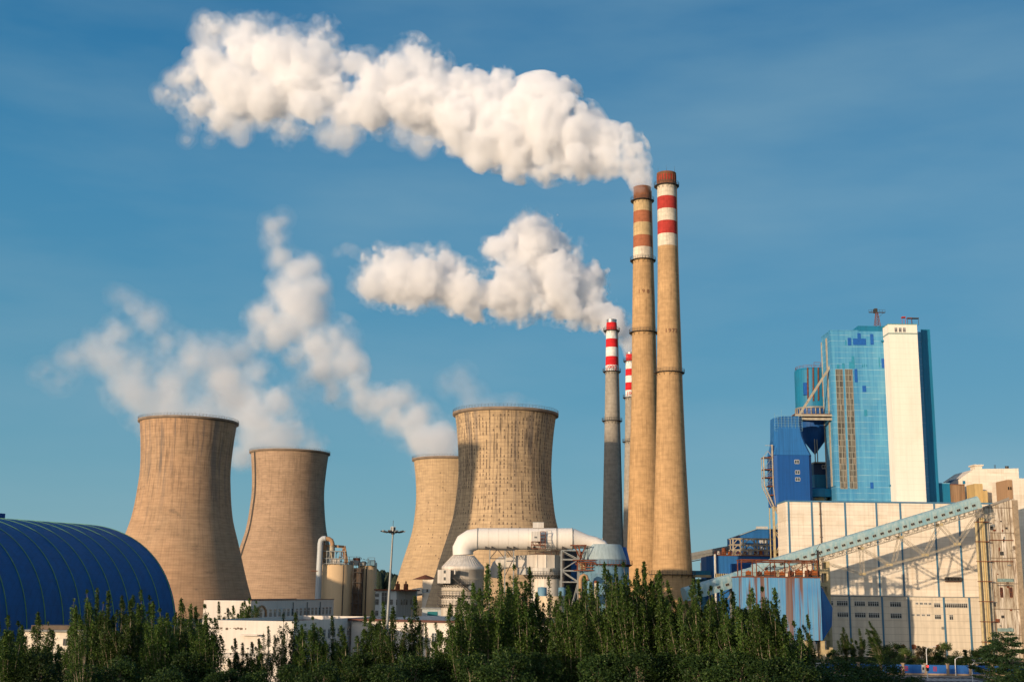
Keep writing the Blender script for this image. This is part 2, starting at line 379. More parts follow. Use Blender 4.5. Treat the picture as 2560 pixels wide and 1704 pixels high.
M_conc = M_plain('plain_concrete', (0.32, 0.28, 0.23), 0.9, var=0.3, scale=0.3)
M_rail = M_plain('dark_steel', (0.07, 0.065, 0.06), 0.6, 0.4)
M_blackin = M_plain('tower_inside', (0.14, 0.12, 0.10), 0.95)
def interp_profile(pts, step=2.2):
    """pts [(z, r)] ascending -> smooth monotone samples (Catmull-Rom in z)"""
    zs = [p[0] for p in pts]; rs = [p[1] for p in pts]; out = []; z = zs[0]
    m = [(rs[min(i + 1, len(rs) - 1)] - rs[max(i - 1, 0)]) / (zs[min(i + 1, len(rs) - 1)] - zs[max(i - 1, 0)]) for i in range(len(rs))]
    while z < zs[-1] - 1e-6:
        i = max(k for k in range(len(zs) - 1) if zs[k] <= z + 1e-9); h = zs[i + 1] - zs[i]; t = (z - zs[i]) / h
        r = (2 * t**3 - 3 * t**2 + 1) * rs[i] + (t**3 - 2 * t**2 + t) * h * m[i] + (-2 * t**3 + 3 * t**2) * rs[i + 1] + (t**3 - t**2) * h * m[i + 1]
        out.append((r, z)); z += step
    out.append((rs[-1], zs[-1])); return out
def cooling_tower(label, cx_px, ref_py, D, prof, mat, rail=True, stair_ang=None):
    c = P(cx_px, ref_py, D); root = thing('cooling_tower', label, 'cooling tower', (c.x, c.y, 0), 'hyperbolic cooling towers')
    pts = sorted((P(leanx(cx_px, ref_py, py), py, D).z, r * mpp(cx_px, py, D)) for py, r in prof)
    z0, r0 = pts[0]; z1, r1 = pts[1]; k = (r0 - r1) / (z0 - z1)
    if z0 > 7: pts.insert(0, (7.0, r0 + k * (7.0 - z0) * 1.05))
    op = interp_profile(pts); rt, zt = op[-1]
    m = MB(); m.lathe(c.x, c.y, op, 96, cap=False); m.m = 1
    m.lathe(c.x, c.y, [(r - 0.35, z) for r, z in op[::-1]], 96, cap=False); m.build('shell', [mat, M_blackin], root)
    m = MB(); m.lathe(c.x, c.y, [(rt + 0.02, zt - 1.0), (rt + 0.9, zt - 0.7), (rt + 0.95, zt + 0.25), (rt - 0.45, zt + 0.25), (rt - 0.45, zt - 0.9)], 96, cap=False); m.build('rim', M_rim, root)
    if rail:
        m = MB(); n = 90
        for i in range(n):
            a, b = 2 * math.pi * i / n, 2 * math.pi * (i + 1) / n; q = rt + 0.8
            p = Vector((c.x + q * math.cos(a), c.y + q * math.sin(a), zt + 0.2)); s_ = Vector((c.x + q * math.cos(b), c.y + q * math.sin(b), zt + 0.2))
            m.bar(p, p + Vector((0, 0, 1.1)), 0.09)
            for h_ in (0.6, 1.1): m.bar(p + Vector((0, 0, h_)), s_ + Vector((0, 0, h_)), 0.06)
        m.build('railing', M_rail, root)
    rb = op[0][0]; m = MB(); n = 36
    for i in range(n):
        a = 2 * math.pi * i / n
        for s_ in (-1, 1):
            b = a + s_ * math.pi / n
            m.tube((c.x + (rb + 1.6) * math.cos(a), c.y + (rb + 1.6) * math.sin(a), 0), (c.x + (rb - .2) * math.cos(b), c.y + (rb - .2) * math.sin(b), 7.1), 0.45, n=8)
    m.build('column', M_conc, root)
    if stair_ang is not None:
        m = MB(); a = math.radians(stair_ang); pr = None
        for r, z in op:
            p = Vector((c.x + (r + .35) * math.sin(a), c.y - (r + .35) * math.cos(a), z))
            if pr is not None: m.bar(pr, p, 0.75, 0.5)
            pr = p
        m.build('ladder', M_rail, root)
    return root
TPROF = [(1055, 118), (1100, 113.5), (1157, 110), (1200, 111), (1290, 122), (1359, 141.5), (1449, 167), (1494, 182)]
mt1 = M_tower('tower_concrete_a', (0.40, 0.27, 0.165), (0.48, 0.30, 0.175), 150, 0.22, 1.25, 0.55, 0.5, 1.0)
mt2 = M_tower('tower_concrete_b', (0.34, 0.235, 0.155), (0.41, 0.285, 0.19), 140, 0.26, 1.3, 0.35, 0.4, 2.0)
mt3 = M_tower('tower_concrete_c', (0.47, 0.335, 0.195), (0.50, 0.36, 0.22), 84, 0.2, 1.5, 0.35, 0.35, 3.0, 0.08, (45, 70))
mt4 = M_tower('tower_concrete_d', (0.47, 0.335, 0.195), (0.52, 0.375, 0.225), 84, 0.30, 1.38, 0.85, 0.35, 4.0, 0.75, (50, 82))
cooling_tower('huge weathered tan cooling tower on the far left, beside the blue storage dome', 472, 1055, 590, TPROF, mt1)
cooling_tower('smaller looking brown cooling tower behind the cream silos, a dark ladder down its left side', 725, 1132, 726,
              [(1132 + (y - 1055) * .813, r * .813) for y, r in TPROF], mt2, stair_ang=-52)
cooling_tower('pale cooling tower half hidden behind the widest dark pitted cooling tower', 1127, 1150, 654,
              [(1150 + (y - 1040) * .725, r * .725) for y, r in [(1040, 127.5), (1080, 122), (1135, 117.6), (1193, 117), (1269, 124.6), (1310, 133.6), (1404, 162), (1507, 191)]], mt3)
cooling_tower('widest cooling tower in the middle, its shell gridded with dark square pits', 1264, 1040, 474,
              [(1036, 126.5), (1080, 121), (1135, 117.2), (1193, 116.5), (1269, 124), (1310, 132), (1404, 161), (1507, 191)], mt4)
def shade_tower_at(label, x, y, src, k):
    """unseen copy of a tower, added out of frame on the left so that its shade falls on the widest tower"""
    root = thing('cooling_tower', label, 'cooling tower', (x, y, 0), 'hyperbolic cooling towers')
    for ch in list(src.children):
        c_ = ch.copy(); link(c_, root)
    root.scale = (k, k, k); return root
T1_ = [o for o in sc.objects if o.name == 'cooling_tower'][0]
shade_tower_at('unseen cooling tower added beyond the left edge to shade the widest tower', -190, 295, T1_, 1.0)  # added out of view as a shade caster for the widest tower
# ---------------------------------------------------------------- chimneys
def M_shaft(name, base, n_=60, stain=0.3):
    n = NT(name); v = n.coord('Object'); o = n.xyz(v); ang = n.math('ARCTAN2', o[0], o[1])
    cv = n.n('ShaderNodeCombineXYZ'); n.l(n.math('MULTIPLY', ang, 5.0), cv.inputs[0]); n.l(n.math('MULTIPLY', o[2], 0.03), cv.inputs[1])
    s1 = n.noise(cv.outputs[0], 3.0, 6, 0.6); b = n.noise(v, 0.12, 5, 0.6)
    cz = n.n('ShaderNodeCombineXYZ'); n.l(n.math('MULTIPLY', ang, 1.5), cz.inputs[0]); n.l(n.math('MULTIPLY', o[2], 0.5), cz.inputs[1])
    bd = n.noise(cz.outputs[0], 1.3, 5)
    c = n.mix(1.0, base, n.ramp(b, [(0.3, 0.82), (0.7, 1.08)]), 'MULTIPLY'); c = n.mix(1.0, c, n.ramp(bd, [(0.3, 0.78), (0.6, 1.04)]), 'MULTIPLY')
    c = n.mix(n.math('MULTIPLY', n.ramp(s1, [(0.48, 0.0), (0.7, 1.0)]), stain), c, smooth_mul(base, 0.35))
    g1 = n.math('LESS_THAN', n.math('FRACT', n.math('DIVIDE', o[2], 1.6)), 0.08); g2 = n.math('LESS_THAN', n.math('FRACT', n.math('MULTIPLY', ang, n_ / 6.2832)), 0.09)
    c = n.mix(n.math('MULTIPLY', n.math('MAXIMUM', g1, g2), 0.3), c, smooth_mul(base, 0.4))
    return n.done(c, 0.88, spec=0.2)
M_rustcap = M_shaft('cap_rust', (0.22, 0.09, 0.045), 24, 0.6); M_wht = M_shaft('band_white', (0.64, 0.56, 0.44), 40, 0.6); M_cream = M_shaft('band_cream', (0.52, 0.38, 0.20), 40, 0.55)
M_red = M_shaft('band_red', (0.42, 0.045, 0.035), 40, 0.5); M_brk = M_shaft('band_faded_red', (0.36, 0.13, 0.065), 40, 0.35); M_brightred = M_shaft('band_bright_red', (0.58, 0.02, 0.025), 40, 0.1)
M_purewhite = M_shaft('band_clean_white', (0.72, 0.70, 0.66), 40, 0.12); M_c77 = M_shaft('shaft_tan', (0.47, 0.30, 0.150), 54, 0.55); M_c83 = M_shaft('shaft_tan_old', (0.48, 0.305, 0.150), 50, 0.6)
M_c93 = M_shaft('shaft_grey', (0.33, 0.29, 0.235), 40, 0.3); M_metal = M_plain('steel_liner', (0.38, 0.40, 0.40), 0.4, 0.8); M_num_d = M_plain('numeral_dark', (0.19, 0.085, 0.05), 0.8); M_num_r = M_plain('numeral_red', (0.48, 0.02, 0.02), 0.7)
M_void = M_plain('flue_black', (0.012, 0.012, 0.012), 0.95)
def glyph_mesh(ch, size, weight=0.0):
    cu = bpy.data.curves.new('numeral', 'FONT'); cu.body = ch; cu.size = size; cu.align_x = 'CENTER'; cu.extrude = 0.04; cu.offset = weight
    o = bpy.data.objects.new('numeral', cu); sc.collection.objects.link(o); dg = bpy.context.evaluated_depsgraph_get()
    me = bpy.data.meshes.new_from_object(o.evaluated_get(dg)); bpy.data.objects.remove(o); bpy.data.curves.remove(cu)
    bm = bmesh.new(); bm.from_mesh(me)
    for _ in range(2): bmesh.ops.subdivide_edges(bm, edges=[e for e in bm.edges if abs(e.verts[0].co.x - e.verts[1].co.x) > 0.15], cuts=1)
    V = [v.co.copy() for v in bm.verts]; Fc = [[v.index for v in f.verts] for f in bm.faces]; bm.free(); return V, Fc
def chimney(label, cx_px, ref_py, D, prof, bands, rings, numerals, cap, group, rods=0):
    c = P(cx_px, ref_py, D); root = thing('chimney', label, 'chimney', (c.x, c.y, 0), group)
    pts = sorted((P(leanx(cx_px, ref_py, py), py, D).z, r * mpp(cx_px, py, D)) for py, r in prof)
    z0, r0 = pts[0]; z1, r1 = pts[1]; pts.insert(0, (0.0, r0 + (r0 - r1) / (z0 - z1) * (0 - z0)))
    def rad(z):
        for (za, ra), (zb, rb) in zip(pts, pts[1:]):
            if za <= z <= zb: return ra + (rb - ra) * (z - za) / (zb - za)
        return pts[-1][1] if z > pts[-1][0] else pts[0][1]
    Z = lambda py: P(leanx(cx_px, ref_py, py), py, D).z
    m = MB(); mats = [b[1] for b in bands]; ys = [Z(b[0]) for b in bands] + [0.0]
    for k in range(len(bands)):
        m.m = k; zt, zb = ys[k], ys[k + 1]; n = max(1, int((zt - zb) / 6)); m.lathe(c.x, c.y, [(rad(zb + (zt - zb) * i / n), zb + (zt - zb) * i / n) for i in range(n + 1)], 56, cap=False)
    m.build('shaft', mats, root)
    zt = ys[0]; rt = rad(zt); m = MB(); m.lathe(c.x, c.y, [(rt + .05, zt - .5), (rt + .12, zt - .1), (rt + .12, zt + .1), (rt - .35, zt + .12), (rt - .4, zt - 3)], 56, cap=False)
    m.build('rim', cap['mat'], root)
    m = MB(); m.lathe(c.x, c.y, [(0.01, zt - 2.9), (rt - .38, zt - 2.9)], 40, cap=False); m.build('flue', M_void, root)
    if cap.get('ribs'):
        za, zb = Z(cap['ribs'][0]), Z(cap['ribs'][1]); m = MB(); n = 22
        for i in range(n):
            a = 2 * math.pi * i / n; dx, dy = math.sin(a), -math.cos(a)
            m.obox((c.x + (rt + .05) * dx, c.y + (rt + .05) * dy, (za + zb) / 2), (dx * .12, dy * .12, 0), (-dy * .16, dx * .16, 0), (0, 0, (zb - za) / 2))
        m.build('rib', cap['mat'], root)
        m = MB()
        for i in range(n):
            a = 2 * math.pi * (i + .5) / n; dx, dy = math.sin(a), -math.cos(a)
            m.obox((c.x + rt * dx, c.y + rt * dy, (za + zb) / 2), (dx * .05, dy * .05, 0), (-dy * .2, dx * .2, 0), (0, 0, (zb - za) / 2 * .8))
        m.build('vent_slot', M_red, root)
    for i in range(rods):
        a = 2 * math.pi * i / rods + .4; m = MB(); x, y = c.x + rt * math.cos(a), c.y + rt * math.sin(a); m.tube((x, y, zt - .3), (x, y, zt + 2.3), 0.05, 0.02, 6); m.build('lightning_rod', M_rail, root)
    for py in rings:
        z = Z(py); r = rad(z); m = MB(); w_ = 1.15
        m.lathe(c.x, c.y, [(r - .02, z - .15), (r + w_, z - .15), (r + w_, z), (r - .02, z)], 48, cap=False)
        n = 30
        for i in range(n):
            a, b = 2 * math.pi * i / n, 2 * math.pi * (i + 1) / n
            p = Vector((c.x + (r + w_) * math.cos(a), c.y + (r + w_) * math.sin(a), z)); q = Vector((c.x + (r + w_) * math.cos(b), c.y + (r + w_) * math.sin(b), z))
            m.bar(p, p + Vector((0, 0, 1.2)), .08); m.bar(p + Vector((0, 0, 1.2)), q + Vector((0, 0, 1.2)), .08); m.bar(p + Vector((0, 0, .6)), q + Vector((0, 0, .6)), .06)
            if i % 2 == 0: m.bar(p, (c.x + r * math.cos(a), c.y + r * math.sin(a), z - 1.3), .1)
        m.build('platform', M_rail, root)
    az = math.atan2(c.x, c.y)
    for ch, ang, py, size, mt in numerals:
        V, Fc = glyph_mesh(ch, size, 0.03); z = Z(py); a0 = math.radians(ang) - az; vs = []
        for v in V:
            r = rad(z + v.y) + 0.03 + v.z; a = a0 + v.x / r; vs.append((c.x + r * math.sin(a), c.y - r * math.cos(a), z + v.y))
        m = MB(); m.add(vs, Fc); m.build('numeral', mt, root)
    # ladder
    m = MB(); a = math.radians(62)
    zz = 2.0; pr = None
    while zz < zt:
        r = rad(zz) + .4; p = Vector((c.x + r * math.sin(a), c.y - r * math.cos(a), zz))
        if pr is not None: m.bar(pr, p, .35, .12)
        pr = p; zz += 5
    m.build('ladder', M_rail, root)
    return root
chimney('tallest slightly leaning chimney on the right with two dark red bands, marked 1977', 1666, 435, 445,
        [(435, 23.4), (617, 24.2), (706, 25.6), (860, 28.9), (1000, 32), (1150, 37), (1300, 43.5), (1430, 50)],
        [(435, M_rustcap), (465, M_wht), (495, M_red), (526, M_wht), (556, M_red), (588, M_wht), (618, M_c77)], [466, 932, 1435],
        [('1', -12, 836, 2.1, M_num_d), ('9', 6, 836, 2.1, M_num_d), ('7', 24, 836, 2.1, M_num_d), ('7', 42, 836, 2.1, M_num_d)], dict(mat=M_rustcap, ribs=(458, 439)), 'tall tan stacks', rods=6)
chimney('tall smoking chimney with faded brick red bands, marked 1983, left of the 1977 stack', 1605.5, 470, 470,
        [(470, 21.4), (620, 24), (720, 26.3), (860, 29.3), (1000, 32), (1150, 38), (1300, 43.5), (1430, 49)],
        [(470, M_rustcap), (505, M_cream), (531, M_brk), (560, M_cream), (592, M_brk), (621, M_wht), (649, M_c83)], [503, 652, 832],
        [('1', -22, 738, 2.1, M_num_d), ('9', 2, 738, 2.1, M_num_d), ('8', 27, 738, 2.1, M_num_d), ('3', 54, 738, 2.1, M_num_d)], dict(mat=M_rustcap), 'tall tan stacks')
chimney('short grey chimney with bright red and white bands, marked 1993, nearest the cooling towers', 1529, 800, 524,
        [(800, 12.4), (826, 13.8), (930, 16), (1052, 18.5), (1200, 22), (1355, 25.6)],
        [(800, M_metal), (807, M_brightred), (827, M_purewhite), (848, M_brightred), (869, M_purewhite), (892, M_brightred), (914, M_purewhite), (930, M_c93)], [827, 929, 1052],
        [('1', -48, 927, 2.9, M_num_r), ('9', -21, 927, 2.9, M_num_r), ('9', 8, 927, 2.9, M_num_r), ('3', 37, 927, 2.9, M_num_r)], dict(mat=M_metal), 'red and white banded stacks')
chimney('red and white banded smoking chimney almost hidden behind the 1983 stack', 1576.5, 882, 596,
        [(882, 11.3), (905, 12.5), (995, 14.2), (1100, 16), (1250, 20), (1355, 23)],
        [(882, M_metal), (886, M_brightred), (903, M_purewhite), (923, M_brightred), (940, M_purewhite), (957, M_brightred), (976, M_purewhite), (994, M_c93)], [903, 994, 1104],
        [('1', -35, 991, 2.9, M_num_r), ('9', -9, 991, 2.9, M_num_r), ('9', 17, 991, 2.9, M_num_r), ('6', 43, 991, 2.9, M_num_r)], dict(mat=M_metal), 'red and white banded stacks')
# ---------------------------------------------------------------- shared materials
M_glass = NT('window_glass'); M_glass = M_glass.done((0.03, 0.045, 0.055), 0.12, spec=0.8)
M_glassd = NT('dark_glass').done((0.012, 0.014, 0.016), 0.3, spec=0.5)
M_frame = M_plain('window_frame_white', (0.55, 0.54, 0.50), 0.6); M_framed = M_plain('window_frame_grey', (0.22, 0.22, 0.2), 0.6)
M_white = M_paint('white_wall_panels', (0.72, 0.63, 0.50), 0.20, (0.34, 0.25, 0.16), 0.38, 0.75, sc_=0.6)
def M_wallp(name, c, dirt):
    n = NT(name); v = n.coord('Object'); o = n.xyz(v); cell = n.n('ShaderNodeCombineXYZ'); n.l(n.math('FLOOR', n.math('DIVIDE', o[0], 6.0)), cell.inputs[0]); n.l(n.math('FLOOR', n.math('DIVIDE', o[2], 1.2)), cell.inputs[1])
    w_ = n.n('ShaderNodeTexWhiteNoise'); n.l(cell.outputs[0], w_.inputs['Vector']); k = n.ramp(w_.outputs['Value'], [(0, .90), (1, 1.03)]); q = n.mix(1.0, c, k, 'MULTIPLY')
    g = n.math('LESS_THAN', n.math('FRACT', n.math('DIVIDE', o[2], 1.2)), .06); q = n.mix(n.math('MULTIPLY', g, .35), q, smooth_mul(c, .5))
    st = n.noise(n.coord('Object', (1.1, 1.1, .05)), 1.0, 6, .65); q = n.mix(n.math('MULTIPLY', n.ramp(st, [(.50, 0), (.68, 1)]), .38), q, dirt)
    hz = n.noise(n.coord('Object', (.07, .07, .9)), 1.0, 5, .7); q = n.mix(n.math('MULTIPLY', n.ramp(hz, [(.54, 0), (.70, 1)]), .40), q, dirt)
    b = n.noise(v, .08, 6, .65); q = n.mix(n.ramp(b, [(.52, 0), (.72, .45)]), q, smooth_mul(dirt, 1.35)); return n.done(q, .8)
M_white = M_wallp('white_wall_panels', (0.74, 0.66, 0.54), (0.40, 0.30, 0.19))
M_whitelow = M_paint('white_wall_panels_dirty', (0.66, 0.58, 0.46), 0.22, (0.28, 0.22, 0.16), 0.4, 0.8, sc_=0.8)
M_bluetrim = M_paint('blue_trim', (0.06, 0.17, 0.27), 0.2, (0.10, 0.12, 0.14), 0.2)
M_steelw = M_plain('pale_steel', (0.46, 0.40, 0.30), 0.6, 0.1, var=0.4, scale=0.7); M_steelg = M_plain('grey_steel', (0.27, 0.28, 0.27), 0.55, 0.3)
M_rust = M_plain('rusty_steel', (0.20, 0.065, 0.03), 0.85, var=0.5, scale=1.2); M_orust = M_plain('orange_rust', (0.42, 0.12, 0.03), 0.85, var=0.5, scale=2)
M_creamst = M_plain('cream_steel', (0.50, 0.40, 0.22), 0.65, var=0.35, scale=0.8)
M_tealface = None
def M_curtain():
    n = NT('pale_blue_cladding'); v = n.coord('Object'); o = n.xyz(v)
    st = n.noise(n.coord('Object', (0.9, 0.9, 0.035)), 1.0, 6, 0.65); st2 = n.noise(n.coord('Object', (0.35, 0.35, 0.05)), 0.8, 4)
    c = n.mix(n.ramp(st, [(0.36, 0.0), (0.66, 1.0)]), (0.04, 0.215, 0.41), (0.095, 0.325, 0.49)); c = n.mix(n.ramp(st2, [(0.45, 0.0), (0.7, 0.55)]), c, (0.03, 0.17, 0.33))
    c = n.mix(n.ramp(n.noise(v, 0.09, 4), [(0.5, 0.0), (0.7, 0.35)]), c, (0.16, 0.37, 0.47))
    gz = n.math('FRACT', n.math('DIVIDE', o[2], 2.2)); gx = n.math('FRACT', n.math('DIVIDE', o[0], 1.1))
    patch = n.noise(n.coord('Object', (0.25, 0.25, 0.4), (4, 0, 0)), 1.0, 3)
    c = n.mix(n.math('MULTIPLY', n.math('LESS_THAN', gz, 0.10), n.ramp(patch, [(0.4, 0.05), (0.65, 0.42)])), c, (0.42, 0.58, 0.56))
    c = n.mix(n.math('MULTIPLY', n.math('LESS_THAN', gx, 0.10), 0.12), c, (0.03, 0.14, 0.25))
    return n.done(c, 0.55, spec=0.3)
M_cur = M_curtain(); M_blue = M_paint('royal_blue_cladding', (0.018, 0.13, 0.36), 0.25, (0.02, 0.06, 0.14), 0.3, 0.55, panel=(1.6, 9.0, 0.35, 0.1)); M_teal = M_paint('teal_blue_cladding', (0.008, 0.165, 0.30), 0.25, (0.03, 0.10, 0.16), 0.35, 0.55, panel=(1.5, 8.0, 0.25, 0.1))
M_deepblue = M_paint('deep_blue_cladding', (0.006, 0.075, 0.27), 0.2, (0.02, 0.04, 0.10), 0.25, 0.55, panel=(1.3, 12.0, 0.3, 0.09)); M_patch = M_plain('blue_patch_sheet', (0.01, 0.10, 0.38), 0.5, var=0.2); M_patcht = M_plain('teal_patch_sheet', (0.03, 0.25, 0.38), 0.5, var=0.2)
M_grate = NT('brown_glazing')
def _g():
    n = M_grate; v = n.coord('Object'); o = n.xyz(v); wn_ = n.n('ShaderNodeTexWhiteNoise'); wn_.noise_dimensions = '3D'
    q = n.n('ShaderNodeCombineXYZ'); n.l(n.math('FLOOR', n.math('DIVIDE', o[0], 0.42)), q.inputs[0]); n.l(n.math('FLOOR', n.math('DIVIDE', o[2], 2.2)), q.inputs[2]); n.l(q.outputs[0], wn_.inputs['Vector'])
    c = n.ramp(wn_.outputs['Value'], [(0.0, (0.05, 0.045, 0.035)), (0.5, (0.12, 0.11, 0.085)), (0.85, (0.17, 0.15, 0.11)), (1.0, (0.24, 0.19, 0.13))])
    return n.done(c, 0.35, spec=0.5)
M_grate = _g()
def window(parent, x0, x1, z0, z1, y, cols=2, fr=None, gl=None, tr=0.32, proud=0.09, T=None, t=0.1, sub=True):
    """a framed window on a wall facing -y (or in frame T); the pane is its sub-part"""
    f = MB(); g_ = MB()
    w_ = x1 - x0; h_ = z1 - z0
    def bx(mb, a0, b0, c0, a1, b1, c1):
        if T is None: mb.box(a0, b0, c0, a1, b1, c1)
        else:
            vs = [T @ Vector((x, yy, z)) for z in (c0, c1) for yy in (b0, b1) for x in (a0, a1)]
            mb.add(vs, [(0, 2, 3, 1), (4, 5, 7, 6), (0, 1, 5, 4), (2, 6, 7, 3), (0, 4, 6, 2), (1, 3, 7, 5)])
    bx(f, x0, y - proud, z0 - t, x1, y + .02, z0 + t * .4); bx(f, x0, y - proud, z1 - t * .4, x1, y + .02, z1 + t)
    for i in range(cols + 1):
        x = x0 + w_ * i / cols; bx(f, x - t / 2, y - proud + .01, z0 + t * .4, x + t / 2, y + .02, z1 - t * .4)
    if tr: bx(f, x0, y - proud + .02, z1 - h_ * tr - t / 2, x1, y + .015, z1 - h_ * tr + t / 2)
    fo = f.build('window', fr or M_frame, parent); bx(g_, x0 + .02, y - .03, z0 + .02, x1 - .02, y + .01, z1 - .02); g_.build('pane', gl or M_glass, fo); return fo
# ---------------------------------------------------------------- main white hall
YF = 434.0
x0 = P(1967, 1350, YF).x; xR = P(2475, 1350, YF).x; zt = P(2150, 1256, YF).z; zl = P(2250, 1491, YF).z
hall = thing('boiler_hall', 'long white panel hall with blue vertical strips under the tall blue boiler tower', 'industrial hall', ((x0 + xR) / 2, YF, 0))
m = MB(); m.box(x0, YF, 0, xR + 6, YF + 14, zt); m.build('wall', M_white, hall)
m = MB(); m.box(x0 - .12, YF - .18, zt, xR + 6.1, YF + 14.1, zt + .55); m.build('roof_edge', M_bluetrim, hall)
YL = YF - 2.2; xl = P(2105, 1560, YL).x - 8; xlr = P(2462, 1560, YL).x
m = MB(); m.box(xl, YL, 3.2, xlr, YF - .003, zl); m.build('lower_wall', M_whitelow, hall)
m = MB(); m.box(xl, YL + .25, 0, xlr + .6, YF - .003, 3.2); m.build('plinth', M_whitelow, hall)
m = MB(); m.box(xl, YL - .25, zl, xlr + .2, YF - .003, zl + .25); m.build('ledge', M_steelg, hall)
m = MB()
for z in np.arange(zl + 2.5, zt, 3.6): m.box(x0 + .2, YF - .045, z, xR, YF, z + .05)
for z in np.arange(5.2, zl, 2.3): m.box(xl + .1, YL - .045, z, xlr - .1, YL, z + .06)
m.build('panel_joint', M_plain('joint_grey', (0.30, 0.25, 0.19), 0.9), hall)
for px, py in ((1973, 1320), (2031, 1320), (2114.5, 1320), (2193, 1320), (2253, 1320), (2339, 1330), (2404, 1400)):
    a = P(px, py, YF - .2).x; m = MB(); m.box(a - .28, YF - .2, zl if px > 2100 else 4, a + .28, YF + .02, zt); m.build('wall_strip', M_bluetrim, hall)
for px in (2127, 2209, 2275, 2364, 2428):
    a = P(px, 1580, YL - .2).x; m = MB(); m.box(a - .3, YL - .22, 0.0, a + .3, YL + .3, zl - .02); m.build('wall_strip', M_bluetrim, hall)
z6 = lambda x, y: (1700 + x * 0.36503, 1150 + y * 0.36503)
def zrect(a, b, c, d, D, f=z6):
    p, q = f(a, b), f(c, d); return R4(p[0], p[1], q[0], q[1], D)
for (a, b, c, d, cols) in ((1035, 962, 1048, 992, 1), (1074, 962, 1148, 993, 5), (1194, 965, 1267, 996, 5), (1287, 966, 1361, 997, 5), (1438, 970, 1513, 1001, 5), (1740, 978, 1782, 1005, 3), (1813, 979, 1967, 1008, 12),
                           (1078, 1040, 1152, 1071, 5), (1198, 1042, 1271, 1074, 5), (1292, 1044, 1366, 1076, 5), (1442, 1047, 1518, 1080, 5), (1745, 1057, 1787, 1085, 3), (1845, 1058, 1870, 1090, 2),
                           (1613, 974, 1630, 985, 2), (1642, 974, 1662, 986, 2), (1672, 975, 1692, 986, 2), (1702, 976, 1721, 987, 2), (1586, 1052, 1606, 1062, 2), (1620, 1053, 1641, 1063, 2), (1656, 1054, 1676, 1064, 2), (1690, 1054, 1712, 1064, 2)):
    X0, X1, Z0, Z1 = zrect(a, b, c, d, YL); window(hall, X0, X1, Z0, Z1, YL, cols, M_frame, M_glassd, tr=0.3 if d - b > 15 else 0, t=.12)
for a, b in ((1478, 1272), (1528, 1276), (1600, 1275), (1766, 1278)):
    p = P(*z6(a, b), YL); m = MB(); m.tube((p.x, YL + .1, p.z), (p.x, YL - .15, p.z), .85, n=20); v_ = m.build('vent', M_rust, hall); m = MB()
    for k in range(4): m.bar((p.x, YL - .2, p.z), (p.x + .7 * math.cos(k * 1.57 + .4), YL - .2, p.z + .7 * math.sin(k * 1.57 + .4)), .3, .05)
    m.build('blade', M_rail, v_)
m = MB(); X0, X1, Z0, Z1 = zrect(1790, 1138, 1804, 1156, YL); m.box(X0, YL - .3, Z0, X1, YL, Z1); m.build('wall_unit', M_steelg, hall)
m = MB(); p = P(*z6(958, 290), YF - .4); q = P(*z6(966, 590), YF - .4); m.tube((p.x, YF - .3, zt), (p.x, YF - .3, 5), .22, n=10)
for z in np.arange(8, zt, 4): m.box(p.x - .4, YF - .5, z, p.x + .4, YF, z + .25)
m.build('downpipe', M_plain('pipe_brown', (0.14, 0.10, 0.07), 0.7), hall)
# row of outdoor air units on the upper wall
for i in range(5):
    X0, X1, Z0, Z1 = zrect(1812 + i * 22, 798, 1832 + i * 22, 832, YF); t = thing('air_conditioner', 'outdoor air unit in the row of five high on the white hall wall', 'air conditioner', ((X0 + X1) / 2, YF, Z0), 'air units on the white hall')
    m = MB(); m.box(X0, YF - .9, Z0 + .25, X1, YF - .1, Z1); m.build('casing', M_framed, t); m = MB(); m.tube(((X0 + X1) / 2, YF - .9, (Z0 + Z1) / 2 + .1), ((X0 + X1) / 2, YF - .97, (Z0 + Z1) / 2 + .1), .75, n=16); m.build('fan', M_rail, t)
    
    for xx in (X0 + .1, X1 - .25): m = MB(); m.box(xx, YF - .95, Z0, xx + .15, YF, Z0 + .24); m.build('bracket', M_rust, t)
# ---------------------------------------------------------------- boiler tower
z5 = lambda x, y: (1880 + x * 0.35714, 740 + y * 0.35714)
YB = 456.0
tower = thing('boiler_tower', 'very tall pale blue tower with brown window columns rising behind the white hall', 'boiler house', (P(2180, 1000, YB).x, YB, 0))
X0 = P(*z5(572, 850), YB).x; X1 = P(*z5(1275, 850), YB).x; Z1 = P(*z5(750, 245), YB).z; Zb = P(*z5(850, 207), YB).z; XS = P(*z5(958, 400), YB).x
m = MB(); m.box(X0, YB, 0, X1, YB + 13, Z1); m.build('wall', M_cur, tower)
XP = P(*z5(745, 225), YB).x; m = MB(); m.box(XP, YB + .4, Z1, P(*z5(960, 220), YB).x, YB + 11, Zb); m.build('parapet', M_teal, tower)
m = MB(); m.box(XS + 12.5, YB - .25, 0, X1 + .2, YB - .003, P(*z5(1200, 233), YB).z); m.build('side_wall', M_teal, tower)
m = MB(); m.box(X0 - .1, YB - .1, Z1, XP - .003, YB + 13.1, Z1 + .35); m.build('roof_edge', M_cur, tower)
for (a, b, c, d, mt) in ((670, 292, 694, 345, 0), (707, 297, 797, 342, 0), (738, 260, 760, 296, 0), (828, 265, 850, 340, 0), (652, 308, 660, 345, 1), (593, 475, 610, 508, 1), (630, 470, 648, 505, 1), (680, 460, 718, 505, 1), (697, 420, 715, 459, 1), (907, 437, 930, 503, 0),
                         (718, 510, 738, 602, 0), (773, 627, 798, 670, 0), (785, 795, 806, 838, 1), (828, 1302, 850, 1345, 0), (888, 428, 894, 500, 1), (770, 475, 775, 497, 1), (783, 475, 788, 497, 1), (800, 478, 804, 495, 1)):
    A, B_, C_, D_ = zrect(a, b, c, d, YB, z5); m = MB(); m.box(A, YB - .12, C_, B_, YB + .02, D_); m.build('cladding_patch', M_patcht if mt else M_patch, tower)
